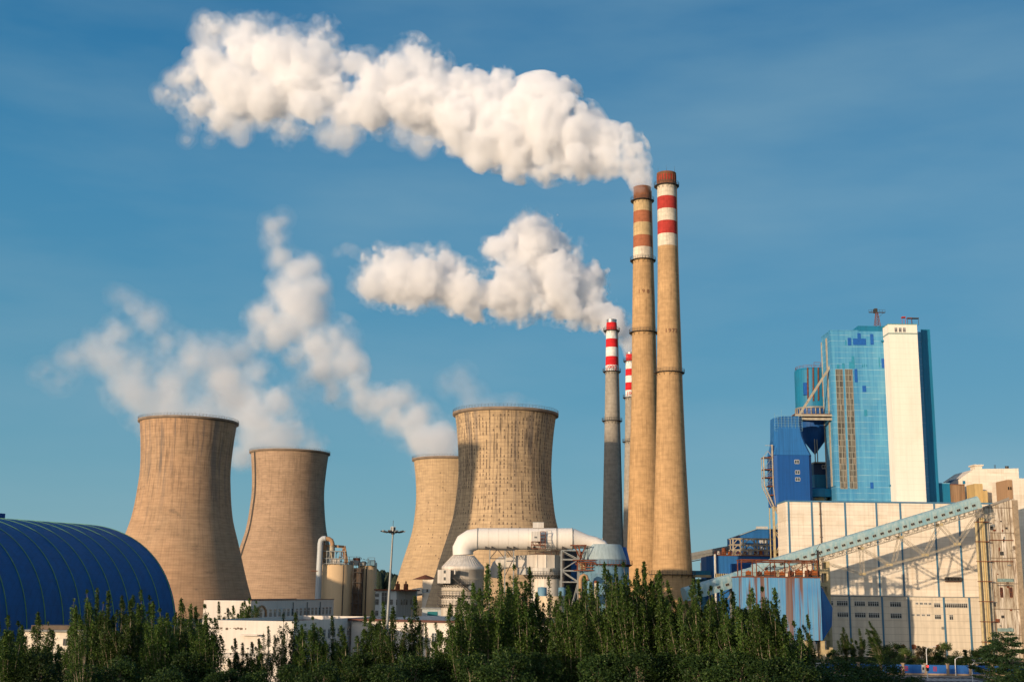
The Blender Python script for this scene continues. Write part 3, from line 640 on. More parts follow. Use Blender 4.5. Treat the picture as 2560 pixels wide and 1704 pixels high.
for (a, c) in ((585, 632), (652, 701)):
    zT, zB_ = P(*z5(a, 512), YB).z, P(*z5(a + 30, 1346), YB).z; xa, xb = P(*z5(a + 16, 930), YB).x, P(*z5(c + 18, 930), YB).x
    f = MB(); k = int((zT - zB_) / 2.2)
    for i in range(k + 1):
        z = zT - (zT - zB_) * i / k; f.box(xa, YB - .17, z - .09, xb, YB - .02, z + .09)
    for i in range(3):
        x = xa + (xb - xa) * i / 2; f.box(x - .07, YB - .16, zB_, x + .07, YB - .03, zT)
    fo = f.build('window_column', M_plain('glazing_bar', (0.34, 0.34, 0.28), 0.6), tower); g_ = MB(); g_.box(xa, YB - .08, zB_, xb, YB + .02, zT); g_.build('pane', M_grate, fo)
# flank with slanting cladding at the left edge
m = MB(); m.prism([(X0 - .03, YB + .3, 60), (X0 - .03, YB + 12.5, 60), (X0 - .03, YB + 12.5, Z1 - 1), (X0 - .03, YB + .3, Z1)], (-.25, 0, 0)); m.build('flank', M_cur, tower)
m = MB()
for y in (YB + 4, YB + 5, YB + 12): m.box(X0 - .5, y, 60, X0 - .28, y + .8, Z1 - 2)
m.build('flank_rib', M_steelw, tower)
A, B_, C_, D_ = zrect(980, 1318, 1015, 1332, YB, z5); m = MB(); m.box(A - 1, YB - 1.0, C_, B_, YB, C_ + .6); m.build('bracket', M_teal, tower); m = MB(); A, B_, C_, D_ = zrect(905, 318, 958, 324, YB, z5); m.box(A, YB - 1.2, C_, B_, YB, C_ + .7); m.build('bracket', M_teal, tower)
# stair tower
YS = 449.0; sx0 = P(*z5(985, 850), YS).x; sx1 = P(*z5(1190, 850), YS).x; sz = P(*z5(1055, 200), YS).z; szb = P(*z5(1060, 262), YS).z
st = thing('stair_tower', 'plain cream white shaft standing in front of the pale blue boiler tower', 'stair tower', ((sx0 + sx1) / 2, YS, 0))
M_st = M_paint('cream_render', (0.80, 0.73, 0.62), 0.12, (0.45, 0.36, 0.25), 0.2, 0.8, sc_=.5)
m = MB(); m.box(sx0, YS, 0, sx1, YB - .26, sz); m.build('wall', M_st, st)
m = MB(); m.box(sx0 - .06, YS - .06, szb - .25, sx1 + .06, YB - .3, szb + .25); m.build('band', M_plain('band_green_grey', (0.22, 0.33, 0.30), 0.7), st)
m = MB(); m.box(sx0 - .1, YS - .1, sz, sx1 + .1, YB - .3, sz + .3); m.build('coping', M_plain('coping_green', (0.15, 0.32, 0.26), 0.7), st)
for a in (998, 1028, 1057):
    A, B_, C_, D_ = zrect(a, 222, a + 18, 260, YS, z5); window(st, A, B_, C_ + .5, D_, YS, 2, M_frame, M_glassd, t=.14)
m = MB()
for z in np.arange(56, sz - 5, 2.1): m.box(sx0 + .1, YS - .02, z, sx1 - .1, YS, z + .05)
m.build('panel_joint', M_plain('joint_pale', (0.68, 0.60, 0.49), 0.9), st)
# low red and dark roof hatches
for nme, a, b, c, d, mt in (('roof_hatch', 1003, 176, 1027, 184, M_red), ('roof_hatch', 1040, 183, 1070, 189, M_rust), ('roof_hatch', 1072, 184, 1118, 190, M_rail)):
    A, B_, C_, D_ = zrect(a, b, c, d, YB + 3, z5); m = MB(); m.box(A, YS + 2, sz + .3, A + .12, YS + 2.15, C_); m.box(B_ - .12, YS + 2, sz + .3, B_, YS + 2.15, C_); m.box(A, YS + 1.6, C_, B_, YS + 3, D_); m.build(nme, mt, st)
# mast with crossarm
p = P(*z5(877, 205), YB + 5); q = P(*z5(874, 90), YB + 5); mast = thing('roof_mast', 'small lattice mast with a crossbar on the roof of the blue boiler tower', 'mast', (p.x, YB + 5, Zb - .01))
m = MB(); zt2 = q.z
for s1 in (-1, 1):
    for s2 in (-1, 1): m.bar((p.x + s1 * 1.1, YB + 5 + s2 * 1.1, Zb), (p.x + s1 * .35, YB + 5 + s2 * .35, zt2 - 1.4), .16)
for k in range(7):
    za = Zb + (zt2 - 1.4 - Zb) * k / 7; zc = Zb + (zt2 - 1.4 - Zb) * (k + 1) / 7; wa = 1.1 - .75 * k / 7; wb = 1.1 - .75 * (k + 1) / 7
    for s2 in (-1, 1): m.bar((p.x - wa, YB + 5 + s2 * wa, za), (p.x + wb, YB + 5 + s2 * wb, zc), .1); m.bar((p.x + wa, YB + 5 + s2 * wa, za), (p.x - wb, YB + 5 + s2 * wb, zc), .1)
m.build('lattice', M_rust, mast)
m = MB(); zc = P(*z5(877, 114), YB + 5).z; xa, xb = P(*z5(818, 110), YB + 5).x, P(*z5(932, 110), YB + 5).x; m.bar((xa, YB + 5, zc), (xb, YB + 5, zc), .3, .35)
m.bar((xa, YB + 5, zc + .9), (xb, YB + 5, zc + 1.1), .08)
for x in np.linspace(xa, xb, 7): m.bar((x, YB + 5, zc), (x, YB + 5, zc + 1), .08)
m.bar((p.x + .3, YB + 5, zc - 2.2), (xb - .5, YB + 5, zc), .1); m.build('crossarm', M_rail, mast)
m = MB(); m.box(p.x - .6, YB + 7.6, zc + .2, p.x + .5, YB + 5.4, zc + 1.7); m.build('lamp_housing', M_rail, mast)
# right hand annex
A, B_, C_, D_ = zrect(1780 - 75, 160, 1850, 280, YB + 2); 
an = thing('roof_annex', 'teal blue block joined right of the boiler tower foot', 'annex', ((A + B_) / 2, YB + 2, zt + .5)); m = MB(); m.box(X1 + .2, YB + 2, zt - 6, B_, YB + 14, D_); m.build('wall', M_teal, an); m = MB(); m.box(X1 + .2, YB + 1.9, D_, B_ + .1, YB + 14, D_ + .3); m.build('coping', M_cur, an)
A2, B2, C2_, D2 = zrect(1848, 168, 1952, 280, YB + 1); m = MB()
M_rsheet = M_paint('rusty_sheet', (0.30, 0.19, 0.11), 0.5, (0.24, 0.06, 0.02), 0.9, 0.85, panel=(.8, 9, .4, .1))
an = thing('rusted_screen', 'rust streaked corrugated sheet wall right of the teal annex', 'sheet wall', ((A2 + B2) / 2, YB + 1, zt)); m.box(B_ + .15, YB + 1, zt - 6, B2, YB + 12, D2); m.build('sheet', M_rsheet, an); m = MB(); m.box(B_ + .15, YB + .8, D2, B2, YB + 12, D2 + .25); m.build('coping', M_rust, an)
# ---------------------------------------------------------------- left hopper group
def zx(D, f): return lambda a, b: P(*f(a, b), D)
YH = 451.0
hp = thing('dust_hopper_tower', 'dark blue tapered hopper housing on a pale lattice leg, left of the white hall', 'hopper', (P(*z5(290, 1290), YH).x, YH, 0))
A, B_, C_, D_ = zrect(150, 1112, 434, 1470, YH, z5); lowz, midz = C_, D_
m = MB(); m.prism([(A, YH + 1.5, lowz), (A + 1.6, YH, lowz), (B_ - 1.6, YH, lowz), (B_, YH + 3, lowz), (B_, YH + 10, lowz), (A, YH + 10, lowz)], (0, 0, midz - lowz)); m.build('lower_housing', M_deepblue, hp)
prof = [(1110, 140, 428), (1040, 158, 392), (980, 163, 368), (930, 163, 358), (845, 163, 354), (838, 200, 352)]; m = MB(); rows = []
for y, a, b in prof:
    z = P(*z5(250, y), YH).z; xa = P(*z5(a, y), YH).x; xb = P(*z5(b, y), YH).x; k = 0 if y > 900 else .6
    rows.append([(xa, YH + 2.5, z), (xa + 1.0, YH + .1 + k, z), (xb - 1.2, YH + .1 + k, z), (xb, YH + 2.5, z), (xb, YH + 9, z), (xa, YH + 9, z)])
vs = [v for r in rows for v in r]; m.add(vs, [(k * 6 + i, k * 6 + (i + 1) % 6, (k + 1) * 6 + (i + 1) % 6, (k + 1) * 6 + i) for k in range(len(rows) - 1) for i in range(6)]); m.add(vs[-6:], [(0, 1, 2, 3, 4, 5)]); m.build('upper_housing', M_blue, hp)
for (a, b, c, d) in ((298, 1146, 330, 1170), (302, 1220, 334, 1243), (304, 1270, 336, 1292)):
    q = zrect(a, b, c, d, YH, z5); window(hp, q[0], q[1], q[2], q[3], YH, 2, M_frame, M_glass, tr=0, t=.11)
m = MB()     # thin screens and railings on top
xa, xb = P(*z5(158, 840), YH).x, P(*z5(350, 840), YH).x; z0_, z1_ = P(*z5(170, 940), YH).z, P(*z5(170, 835), YH).z
for x in np.linspace(xa, xb, 9): m.bar((x, YH + .2, z0_), (x, YH + .2, z1_ + (1.0 if x == xa else 0)), .09)
for z in np.linspace(z0_, z1_, 7): m.bar((xa, YH + .2, z), (xb, YH + .2, z), .07)
m.bar((xa + 3, YH + 2, z1_), (xa + 3, YH + 2, z1_ + 2.6), .07); m.build('screen', M_plain('pale_blue_steel', (0.18, 0.34, 0.40), 0.6), hp)
m = MB(); 
xlg = P(*z6(648, 400), YH).x
for dx, dy in ((0, 0), (0, 7), (4.6, 0), (9.8, 0), (4.6, 7)): m.bar((xlg + dx, YH + dy + 1.5, 0), (xlg + dx, YH + dy + 1.5, lowz), (.75 if dy == 0 else .3) if dx == 0 else .45)
for x_a, x_b in ((0, 4.6), (4.6, 9.8), (0, 9.8)):
    for k in range(6):
        za, zb_ = lowz * k / 6, lowz * (k + 1) / 6; m.bar((xlg + x_a, YH + 1.5, za), (xlg + x_b, YH + 1.5, zb_), .26); m.bar((xlg + x_b, YH + 1.5, za), (xlg + x_a, YH + 1.5, zb_), .26); m.bar((xlg + x_a, YH + 1.5, zb_), (xlg + x_b, YH + 1.5, zb_), .28)
    m.bar((xlg + x_a, YH + 8.5, 4), (xlg + x_b, YH + 8.5, lowz), .3)
m.build('lattice_leg', M_creamst, hp)
# silo above: rounded teal body, ring girder, cone
YQ = 475.0; cx = P(*z5(445, 660), YQ).x; rr = (P(*z5(545, 660), YQ).x - P(*z5(303, 660), YQ).x) / 2; cx = (P(*z5(303, 660), YQ).x + rr) 
so = thing('raw_coal_silo', 'teal round silo with rusty ribs and a hanging cone, strapped to the blue boiler tower', 'silo', (cx, YQ, P(*z5(405, 1105), YQ).z))
zA, zB2, zC, zD = [P(*z5(430, y), YQ).z for y in (520, 785, 870, 1105)]
m = MB(); m.lathe(cx, YQ, [(rr, zB2), (rr, zA - .8), (rr * .97, zA), (rr * .5, zA + .4)], 40, cap=True); m.build('body', M_teal, so)
m = MB(); m.lathe(cx, YQ, [(rr * .98, zB2), (rr + .25, zB2 - .1), (rr + .25, zB2 - .7), (rr * .98, zB2 - .8)], 40, cap=False); m.build('ring_beam', M_steelg, so)
m = MB()
for i in range(26):
    a = 2 * math.pi * i / 26; m.bar((cx + (rr + .1) * math.cos(a), YQ + (rr + .1) * math.sin(a), zC), (cx + (rr + .1) * math.cos(a), YQ + (rr + .1) * math.sin(a), zB2 - .7), .3)
m.build('ring_post', M_steelw, so)
m = MB(); m.lathe(cx, YQ, [(.3, zD), (rr * .96, P(*z5(440, 955), YQ).z), (rr * .97, zB2 - .8)], 40); m.build('cone', M_deepblue, so)
for a, b, c, d in ((358, 520, 368, 735), (393, 520, 405, 752), (428, 520, 440, 750), (460, 525, 470, 720), (497, 525, 505, 695), (528, 520, 538, 680)):
    p = P(*z5(a + 5, b), YQ); q = P(*z5(a + 7, d), YQ); dx = p.x - cx; yy = YQ - math.sqrt(max(0, rr * rr - dx * dx)) - .15; m = MB(); m.bar((p.x, yy, p.z), (q.x, yy, q.z), .45, .35); m.build('rib', M_rust, so)
q = zrect(338, 622, 360, 708, YQ, z5); dx = q[0] - cx; m = MB(); yy = YQ - math.sqrt(max(0, rr * rr - dx * dx)); m.box(q[0], yy - 1.2, q[2], q[1], yy + .6, q[3]); m.build('hatch', M_patch, so)
m = MB()
for i in range(24):
    a, b = 2 * math.pi * i / 24, 2 * math.pi * (i + 1) / 24; p = Vector((cx + rr * .93 * math.cos(a), YQ + rr * .93 * math.sin(a), zA)); q = Vector((cx + rr * .93 * math.cos(b), YQ + rr * .93 * math.sin(b), zA)); U = Vector((0, 0, 1.1))
    m.bar(p, p + U, .09); m.bar(p + U, q + U, .09); m.bar(p + U / 2, q + U / 2, .07)
m.box(cx - .4, YQ - rr * .8, zA, cx + 2.2, YQ - rr * .5, zA + .15)
for x in (cx - .4, cx + 2.2): m.bar((x, YQ - rr * .8, zA), (x, YQ - rr * .8, zA + 2.2), .14)
m.bar((cx - .4, YQ - rr * .8, zA + 2.2), (cx + 2.2, YQ - rr * .8, zA + 2.2), .14); m.build('railing', M_rust, so)
# girders and brace between silo and tower
bm_ = thing('support_girder', 'pale double girder platform tying the teal silo to the boiler tower', 'girder', (cx, YQ - rr - 1, zC)); m = MB()
zg1, zg2, zg3, zg4 = [P(*z5(440, y), YQ - 17).z for y in (828, 842, 852, 868)]; xa = P(*z5(300, 835), YQ - 17).x; xb = P(*z5(562, 835), YQ - 17).x
m.box(xa, YQ - 17.8, zg2, xb, YQ - 17, zg1); m.box(P(*z5(350, 850), YQ - 17).x, YQ - 17.6, zg4, xb, YQ - 16.4, zg3); m.build('beam', M_steelw, bm_)
m = MB(); m.box(xa, YQ - 17, zg1, xb, YQ - 4, zg1 + .3); m.build('deck', M_rust, bm_)
m = MB(); p = P(*z5(545, 460), YQ - 8); m.bar((xa + 1.2, YQ - 17.5, zg2), (p.x, YQ - 16.5, p.z), .75, .75); m.build('diagonal_brace', M_steelw, bm_)
m = MB()
for x in np.linspace(xa, xb, 14): m.bar((x, YQ - 17.6, zg1), (x, YQ - 17.6, zg1 + 1.2), .08)
for h_ in (.6, 1.2): m.bar((xa, YQ - 17.6, zg1 + h_), (xb, YQ - 17.6, zg1 + h_), .08)
m.build('railing', M_rail, bm_)
pp_ = thing('vertical_duct', 'dark vertical duct running down beside the boiler tower under the silo girder', 'duct', (P(*z5(555, 1000), YQ).x, YQ, zt)); m = MB()
p = P(*z5(556, 1000), YQ - 4); m.tube((p.x, YQ - 4, zt), (p.x, YQ - 4, zg4), 1.2, n=16); m.build('pipe', M_plain('dark_duct', (0.03, 0.04, 0.06), 0.5, 0.3), pp_)
m = MB(); p = P(*z5(445, 1000), YQ - 4)
for dx in (-.4, .5): m.tube((p.x + dx, YQ - 4, P(*z5(445, 1165), YQ - 4).z), (p.x + dx, YQ - 4, zg4), .22, n=8)
m.build('drain_pipe', M_steelg, pp_)
# bridge rooms between hopper and tower
br = thing('link_gallery', 'dark blue enclosed bridge room between the hopper housing and the boiler tower', 'gallery', (P(*z5(500, 1300), YQ).x, YQ, zt))
q = zrect(432, 1170, 583, 1250, YQ, z5); m = MB(); m.box(q[0], YQ, q[2], q[1], YQ + 6, q[3]); m.build('upper_room', M_plain('navy_sheet', (0.012, 0.035, 0.09), 0.5), br); m = MB(); m.box(q[0], YQ - 1, q[3], q[1], YQ + 6, q[3] + .5); m.build('deck', M_steelw, br)
qq = zrect(490, 1183, 522, 1204, YQ, z5); window(br, qq[0], qq[1], qq[2], qq[3], YQ, 2, M_frame, M_glassd, tr=0, t=.2)
q2 = zrect(434, 1262, 560, 1340, YQ, z5); m = MB(); m.box(q2[0], YQ - 1, zt - 2, q2[1], YQ + 7, q[2] - .003); m.build('middle_room', M_teal, br)
q2 = zrect(434, 1340, 590, 1440, YQ - 2, z5); m = MB(); m.box(q2[0] - 2, YQ - 2, zt - 2, q2[1] + 1, YQ + 6, q2[3]); m.build('lower_room', M_deepblue, br)
# round roof vent drum
cxd = P(*z5(466, 1380), YQ - 7); rd = (P(*z5(572, 1380), YQ - 7).x - P(*z5(358, 1380), YQ - 7).x) / 2; z1_, z0_ = P(*z5(466, 1356), YQ - 7).z, P(*z5(466, 1410), YQ - 7).z
dr = thing('roof_drum', 'round blue drum hood on short legs at the left of the white hall roof', 'vent drum', (cxd.x, YQ - 7, zt)); m = MB(); m.lathe(cxd.x, YQ - 7, [(rd, z0_), (rd, z1_), (rd * .9, z1_ + .25), (.05, z1_ + .3)], 40); m.build('hood', M_teal, dr)
m = MB(); m.tube((cxd.x, YQ - 7, zt), (cxd.x, YQ - 7, z0_ + .2), rd * .55, n=24); m.build('neck', M_creamst, dr)
for i in range(8):
    a = 2 * math.pi * i / 8 + .2; m = MB(); m.bar((cxd.x + rd * .9 * math.cos(a), YQ - 7 + rd * .9 * math.sin(a), zt), (cxd.x + rd * .9 * math.cos(a), YQ - 7 + rd * .9 * math.sin(a), z0_ + .1), .25); m.build('leg', M_bluetrim, dr)
# stair lattice left of hopper
stl = thing('stair_lattice', 'narrow pale open stair frame hanging on the left side of the dark blue hopper', 'stair frame', (P(*z5(115, 1300), YH).x, YH, P(*z5(150, 1500), YH).z)); m = MB()
xa, xb = P(*z5(84, 1120), YH).x, P(*z5(146, 1120), YH).x; zz = [P(*z5(110, y), YH).z for y in (1122, 1205, 1262, 1322, 1385, 1440)]
for k, z in enumerate(zz[:5]):
    s_ = k * .45 if k > 2 else 0; m.box(xa + s_, YH + 1, z - .35, xb + .6, YH + 5, z); m.box(xa + s_, YH + 1, z - 3, xa + s_ + .15, YH + 1.1, z) if k == 9 else None
m.build('landing', M_rust, stl); m = MB()
for x in (xa, xb): m.bar((x, YH + 1, zz[3]), (x, YH + 1, zz[0] + .1), .4); m.bar((x, YH + 5, zz[3]), (x, YH + 5, zz[0] + .1), .25)
q = P(*z5(160, 1475), YH); m.bar((xa, YH + 1, zz[3]), (q.x, YH + 1, q.z), .5); m.bar((xa, YH + 5, zz[3]), (q.x, YH + 5, q.z), .3); m.bar((xb, YH + 1, zz[3]), (xb + 1, YH + 1, zz[5] - 4), .3)
m.bar((xa, YH + 1, zz[0]), ((xa + xb) / 2, YH + 1, zz[0] + 2.2), .15); m.bar((xb, YH + 1, zz[0]), ((xa + xb) / 2, YH + 1, zz[0] + 2.2), .15); m.bar((xb, YH + 1, zz[0]), (xb, YH + 1, zz[0] + 4.5), .5); m.bar((xb - 2.5, YH + 1, zz[0] + 4.2), (xb + .5, YH + 1, zz[0] + 4.2), .15)
m.build('frame', M_steelw, stl); m = MB()
for k in range(4): m.bar((xa + .5, YH + 1.5, zz[k + 1]), (xb - .3, YH + 1.5, zz[k]), .5, .12)
for k in range(4):
    for h_ in (.6, 1.2): m.bar((xa, YH + 1, zz[k] + h_ if k else zz[k] - h_), (xb, YH + 1, zz[k] + h_ if k else zz[k] - h_), .09)
m.build('stair', M_steelg, stl)
# ---------------------------------------------------------------- inclined conveyor galleries
YC = 404.0
M_gal = NT('pale_teal_gallery')
def _gal():
    n = M_gal; v = n.coord('Object'); st = n.noise(n.coord('Object', (0.8, 0.8, 0.12)), 1.0, 6, 0.65)
    c = n.mix(n.ramp(st, [(0.38, 0.0), (0.62, 1.0)]), (0.19, 0.33, 0.37), (0.34, 0.43, 0.42)); b = n.noise(v, 0.35, 6, 0.65)
    c = n.mix(n.ramp(b, [(0.52, 0.0), (0.72, 0.5)]), c, (0.10, 0.30, 0.42)); c = n.mix(n.ramp(b, [(0.30, 0.5), (0.40, 0.0)]), c, (0.30, 0.24, 0.16))
    return n.done(c, 0.7, spec=0.25)
M_gal = _gal()
def gallery(root, a, b, w, h, n_win, truss=True, win0=0.0, win1=1.0, hgt_px=None):
    """arched roof gallery from a to b (a, b: floor line of the near side), width w going away, height h"""
    a = Vector(a); b = Vector(b); ax = (b - a); L = ax.length; u = ax.normalized(); back = Vector((u.y, -u.x, 0)); back = -back if back.y < 0 else back; back.normalize()
    up = u.cross(back); up = up if up.z > 0 else -up
    sec = [(0, 0), (0, h * .62), (w * .05, h * .80), (w * .2, h * .94), (w * .5, h), (w * .8, h * .94), (w * .95, h * .80), (w, h * .62), (w, 0)]
    N = max(2, int(L / 3.1)); m = MB(); vs = []
    for k in range(N + 1):
        p = a + u * (L * k / N)
        for s_, t_ in sec: vs.append(p + back * s_ + up * t_)
    c = len(sec); m.add(vs, [(k * c + i, k * c + (i + 1) % c, (k + 1) * c + (i + 1) % c, (k + 1) * c + i) for k in range(N) for i in range(c)])
    m.add(vs[:c], [tuple(range(c))]); m.add(vs[-c:], [tuple(range(c))[::-1]]); m.build('gallery_shell', M_gal, root)
    for k in range(N + 1):
        m = MB(); p = a + u * (L * k / N)
        for (s0, t0), (s1, t1) in zip(sec[:6], sec[1:7]): m.bar(p + back * (s0 - .03) + up * (t0 + .02), p + back * (s1 - .03) + up * (t1 + .02), .16, .10)
        m.build('roof_rib', M_gal, root)
    for k in range(n_win):
        t_ = win0 + (win1 - win0) * (k + .5) / n_win; p = a + u * L * t_ + up * h * .34 - back * .06; m = MB(); hw, hh = .62, .42
        m.obox(p - u * .0, u * hw, back * .06, up * hh); f = m.build('window', M_steelw, root); g_ = MB()
        for s_ in (-1, 1): g_.obox(p + u * s_ * .29 - back * .035, u * .25, back * .04, up * (hh - .1))
        g_.build('pane', M_glassd, f)
    return a, b, u, back, up, L
def lacing(m, p0, p1, d0, n, w=.09):
    """X-less zigzag web between chord p0-p1 and the chord offset by d0"""
    p0 = Vector(p0); p1 = Vector(p1); d0 = Vector(d0); m.bar(p0, p1, w * 1.4); m.bar(p0 + d0, p1 + d0, w * 1.4)
    for k in range(n):
        a = p0.lerp(p1, k / n); b = p0.lerp(p1, (k + 1) / n); c = (a + b) / 2; m.bar(a, c + d0, w); m.bar(c + d0, b, w); m.bar(a, a + d0, w)
cv = thing('conveyor_gallery', 'long pale teal inclined conveyor gallery with small windows crossing the white hall', 'conveyor', (P(1890, 1430, YC).x, YC, 0))
a0 = P(*z6(526, 792), YC); b0 = P(*z6(2070, 322), YC)
a, b, u, back, up, L = gallery(cv, a0, b0, 4.2, 3.9, 28, win0=.03, win1=.985)
# shallow lattice girder below the deck, two planes
NLs = 46
for s_ in (0.15, 4.0):
    m = MB(); lacing(m, a + back * s_ + up * -.25 + u * 3, b + back * s_ - up * .25, -up * 1.5, NLs); m.build('deck_girder', M_steelw, cv)
m = MB()
for k in range(24):
    p = a + u * (3 + (L - 3) * k / 23) - up * 1.0; m.bar(p + back * .1, p + back * 4.1, .2)
    m.bar(p + up * .9 - back * .35, p + up * .1 - back * .3, .1)
m.build('cross_beam', M_rail, cv)
# deep truss
T2v = lambda x, y: P(2100 + x * .236018, 1130 + y * .236018, YC)
top = [T2v(-470, 1145 + 85), T2v(240, 1012), T2v(655, 897), T2v(1078, 763), T2v(1490, 640)]
bot = [T2v(-440, 1130), T2v(258, 1287), T2v(545, 1190), T2v(925, 1085), T2v(1268, 970), T2v(1495, 650)]
z2s = bot
left0 = P(*z6(1005, 700), YC)
pairs = [(left0, bot[1]), (bot[1], bot[2]), (bot[2], bot[3]), (bot[3], bot[4]), (bot[4], top[4]), (top[1], bot[1]), (top[1], bot[2]), (top[2], T2v(590, 1165)), (top[2], bot[3]), (top[3], T2v(925, 1080)), (top[3], bot[4])]
for s_ in (0.2, 3.9):
    for p, q in pairs:
        m = MB(); d_ = (q - p).normalized(); side_ = Vector((-d_.z, 0, d_.x)) * .2
        m.bar(p + back * s_ + side_, q + back * s_ + side_, .13, .12); m.bar(p + back * s_ - side_, q + back * s_ - side_, .13, .12)
        k = max(2, int((q - p).length / 1.6))
        for i in range(k):
            A_ = p.lerp(q, i / k) + back * s_; B2_ = p.lerp(q, (i + 1) / k) + back * s_; m.bar(A_ + side_, B2_ - side_, .06)
        m.build('truss_member', M_steelw, cv)
    for p in (top[1], top[2], top[3], bot[1], bot[3], bot[4], bot[2]):
        m = MB(); m.obox(p + back * s_, (.5, 0, 0), (0, .12, 0), (0, 0, .4)); m.build('gusset', M_creamst, cv)
m = MB()
for p in (bot[1], bot[2], bot[3], bot[4]): m.bar(p + back * .2, p + back * 3.9, .25)
m.build('cross_tie', M_steelw, cv)
# left pier (ladder like) and pier at the head
m = MB(); px_ = P(*z6(985, 800), YC).x; ztp = P(*z6(985, 690), YC).z
for dx in (-1.5, 1.5):
    for dy in (0.3, 3.7): m.bar((px_ + dx, YC + dy, 0), (px_ + dx, YC + dy, ztp), 1.0, .8)
for z in np.arange(2, ztp, 4.2): m.box(px_ - 1.5, YC, z, px_ + 1.5, YC + 4, z + 1.3)
m.build('pier', M_creamst, cv)
# second, lower gallery going down to the left
cv2 = thing('conveyor_gallery', 'shaded lower conveyor gallery sloping down to the left behind the rusty blue box', 'conveyor', (P(1790, 1470, YC + 3).x, YC + 3, 0))
gallery(cv2, P(*z6(60, 965), YC - 6), P(*z6(600, 800), YC + 2), 4.2, 4.4, 8, win0=.12, win1=.98)
m = MB(); p = P(*z6(370, 880), YC + 2)
m.box(p.x - 1.3, YC + 1, 0, p.x + 1.3, YC + 3.5, P(*z6(370, 865), YC).z); m.build('pier', M_steelg, cv2)
m = MB(); q = P(*z6(300, 985), YC + 1); m.bar((p.x, YC + 1, p.z), (q.x, YC + 1, q.z), .35); q2 = P(*z6(395, 850), YC + 1); m.bar((q2.x - 6, YC + 1, q2.z - 4), (q2.x, YC + 1, q2.z), .3); m.build('strut', M_steelg, cv2)
# ---------------------------------------------------------------- rusty blue hopper house in front
YR = 384.0
def M_rustbox():
    n = NT('blue_sheet_with_rust_runs'); v = n.coord('Object'); o = n.xyz(v)
    st = n.noise(n.coord('Object', (0.5, 0.3, 0.014)), 1.0, 4, 0.6); fine = n.noise(n.coord('Object', (3.5, 1, 0.05)), 1.0, 3)
    zt_ = n.ramp(n.math('DIVIDE', o[2], 36.0), [(0.2, 0.85), (0.80, 0.95), (0.96, 1.0)])
    k = n.math('MULTIPLY', n.ramp(st, [(0.515, 0.0), (0.56, 1.0)]), zt_)
    c = n.mix(n.ramp(fine, [(0.3, 0.0), (0.7, 1.0)]), (0.06, 0.24, 0.44), (0.14, 0.33, 0.50))
    c = n.mix(n.ramp(n.noise(v, .12, 4), [(0.4, 0.0), (0.7, 0.5)]), c, (0.03, 0.16, 0.40))
    c = n.mix(k, c, (0.15, 0.06, 0.025)); k2 = n.ramp(n.noise(n.coord('Object', (1.4, .3, .03), (9, 0, 0)), 1.0, 3), [(0.50, 0), (0.62, .30)]); c = n.mix(n.math('MULTIPLY', k2, zt_), c, (0.27, 0.22, 0.17))
    g = n.math('LESS_THAN', n.math('FRACT', n.math('DIVIDE', o[0], .75)), .12); c = n.mix(n.math('MULTIPLY', g, .3), c, (0.02, 0.08, 0.2))
    return n.done(c, 0.6)
M_rb = M_rustbox()
bx = thing('hopper_house', 'blue sheet metal box streaked with brown rust in front of the white hall', 'hopper house', (P(*z6(690, 1000), YR).x, YR, 0))
A, B_, _, D_ = zrect(415, 803, 965, 1100, YR); zl_ = P(*z6(900, 1232), YR).z
m = MB(); m.box(A, YR, zl_, B_, YR + 14, D_); m.build('wall', M_rb, bx)
m = MB(); m.box(A - .15, YR - .15, D_, B_ + .15, YR + 14, D_ + .35); m.build('roof_edge', M_rust, bx)
m = MB(); P3 = lambda x, y, D: P(*z6(x, y), D)
poly = [P3(966, 860, YR + .2), P3(1045, 1010, YR + 4.6), P3(1040, 1132, YR + 4.6), P3(978, 1232, YR + .4), P3(966, 1232, YR + .2)]
m.prism(poly, (0.05, 6, 0)); m.build('side_hood', M_blue, bx)
for xx in (B_ + .4, B_ - 4.2, A + 2, A + 9): m = MB(); m.bar((xx, YR + 1.6, 0), (xx, YR + 1.6, zl_), 1.1); m.build('column', M_creamst, bx)
m = MB(); p = P3(1040, 1132, YR + 3)
m.bar((p.x - 3, YR + 5, 0), (p.x - 3, YR + 5, 34), .6)
for z in np.arange(3, 34, 3.3): m.box(p.x - 4.6, YR + 4, z, p.x - 2.2, YR + 6.5, z + .2); m.bar((p.x - 4.4, YR + 4, z), (p.x - 2.4, YR + 4, z + 3.3), .2, .1)
m.build('side_stair', M_rail, bx)
# rusty pipe rack on top
rk = thing('pipe_rack', 'rusty red frame of posts and pipes standing on the blue hopper house roof', 'pipe rack', ((A + B_) / 2, YR, D_ + .35))
zr0, zr1 = D_ + .35, P3(690, 682, YR).z; m = MB(); Y0, Y1 = YR + .6, YR + 7
xs_ = [A + .6, A + 5.2, A + 10.8, A + 15.3, A + 20.8, B_ - .6]
for x in xs_:
    for y in (Y0, Y1): m.bar((x, y, zr0), (x, y, zr1), .28)
    m.bar((x, Y0, zr1), (x, Y1, zr1), .22)
m.build('post', M_rust, rk); m = MB()
for y in (Y0, Y1):
    m.tube((xs_[0] - .3, y, zr1), (xs_[-1] + .3, y, zr1 - .1), .17, n=8); m.tube((xs_[0], y, zr1 - .55), (xs_[-1], y, zr1 - .65), .13, n=8)
m.tube((xs_[0], Y0 - .2, zr0 + 1.1), (xs_[-1], Y0 - .2, zr0 + 1.1), .07, n=6); m.build('pipe', M_rust, rk); m = MB()
for k, (xa, xb) in enumerate(zip(xs_, xs_[1:])):
    if k in (1, 3, 4): m.bar((xa, Y0, zr0), (xb, Y0, zr1), .14); m.bar((xb, Y1, zr0), (xa, Y1, zr1), .14)
m.build('brace', M_rust, rk)
r2 = random.Random(4)
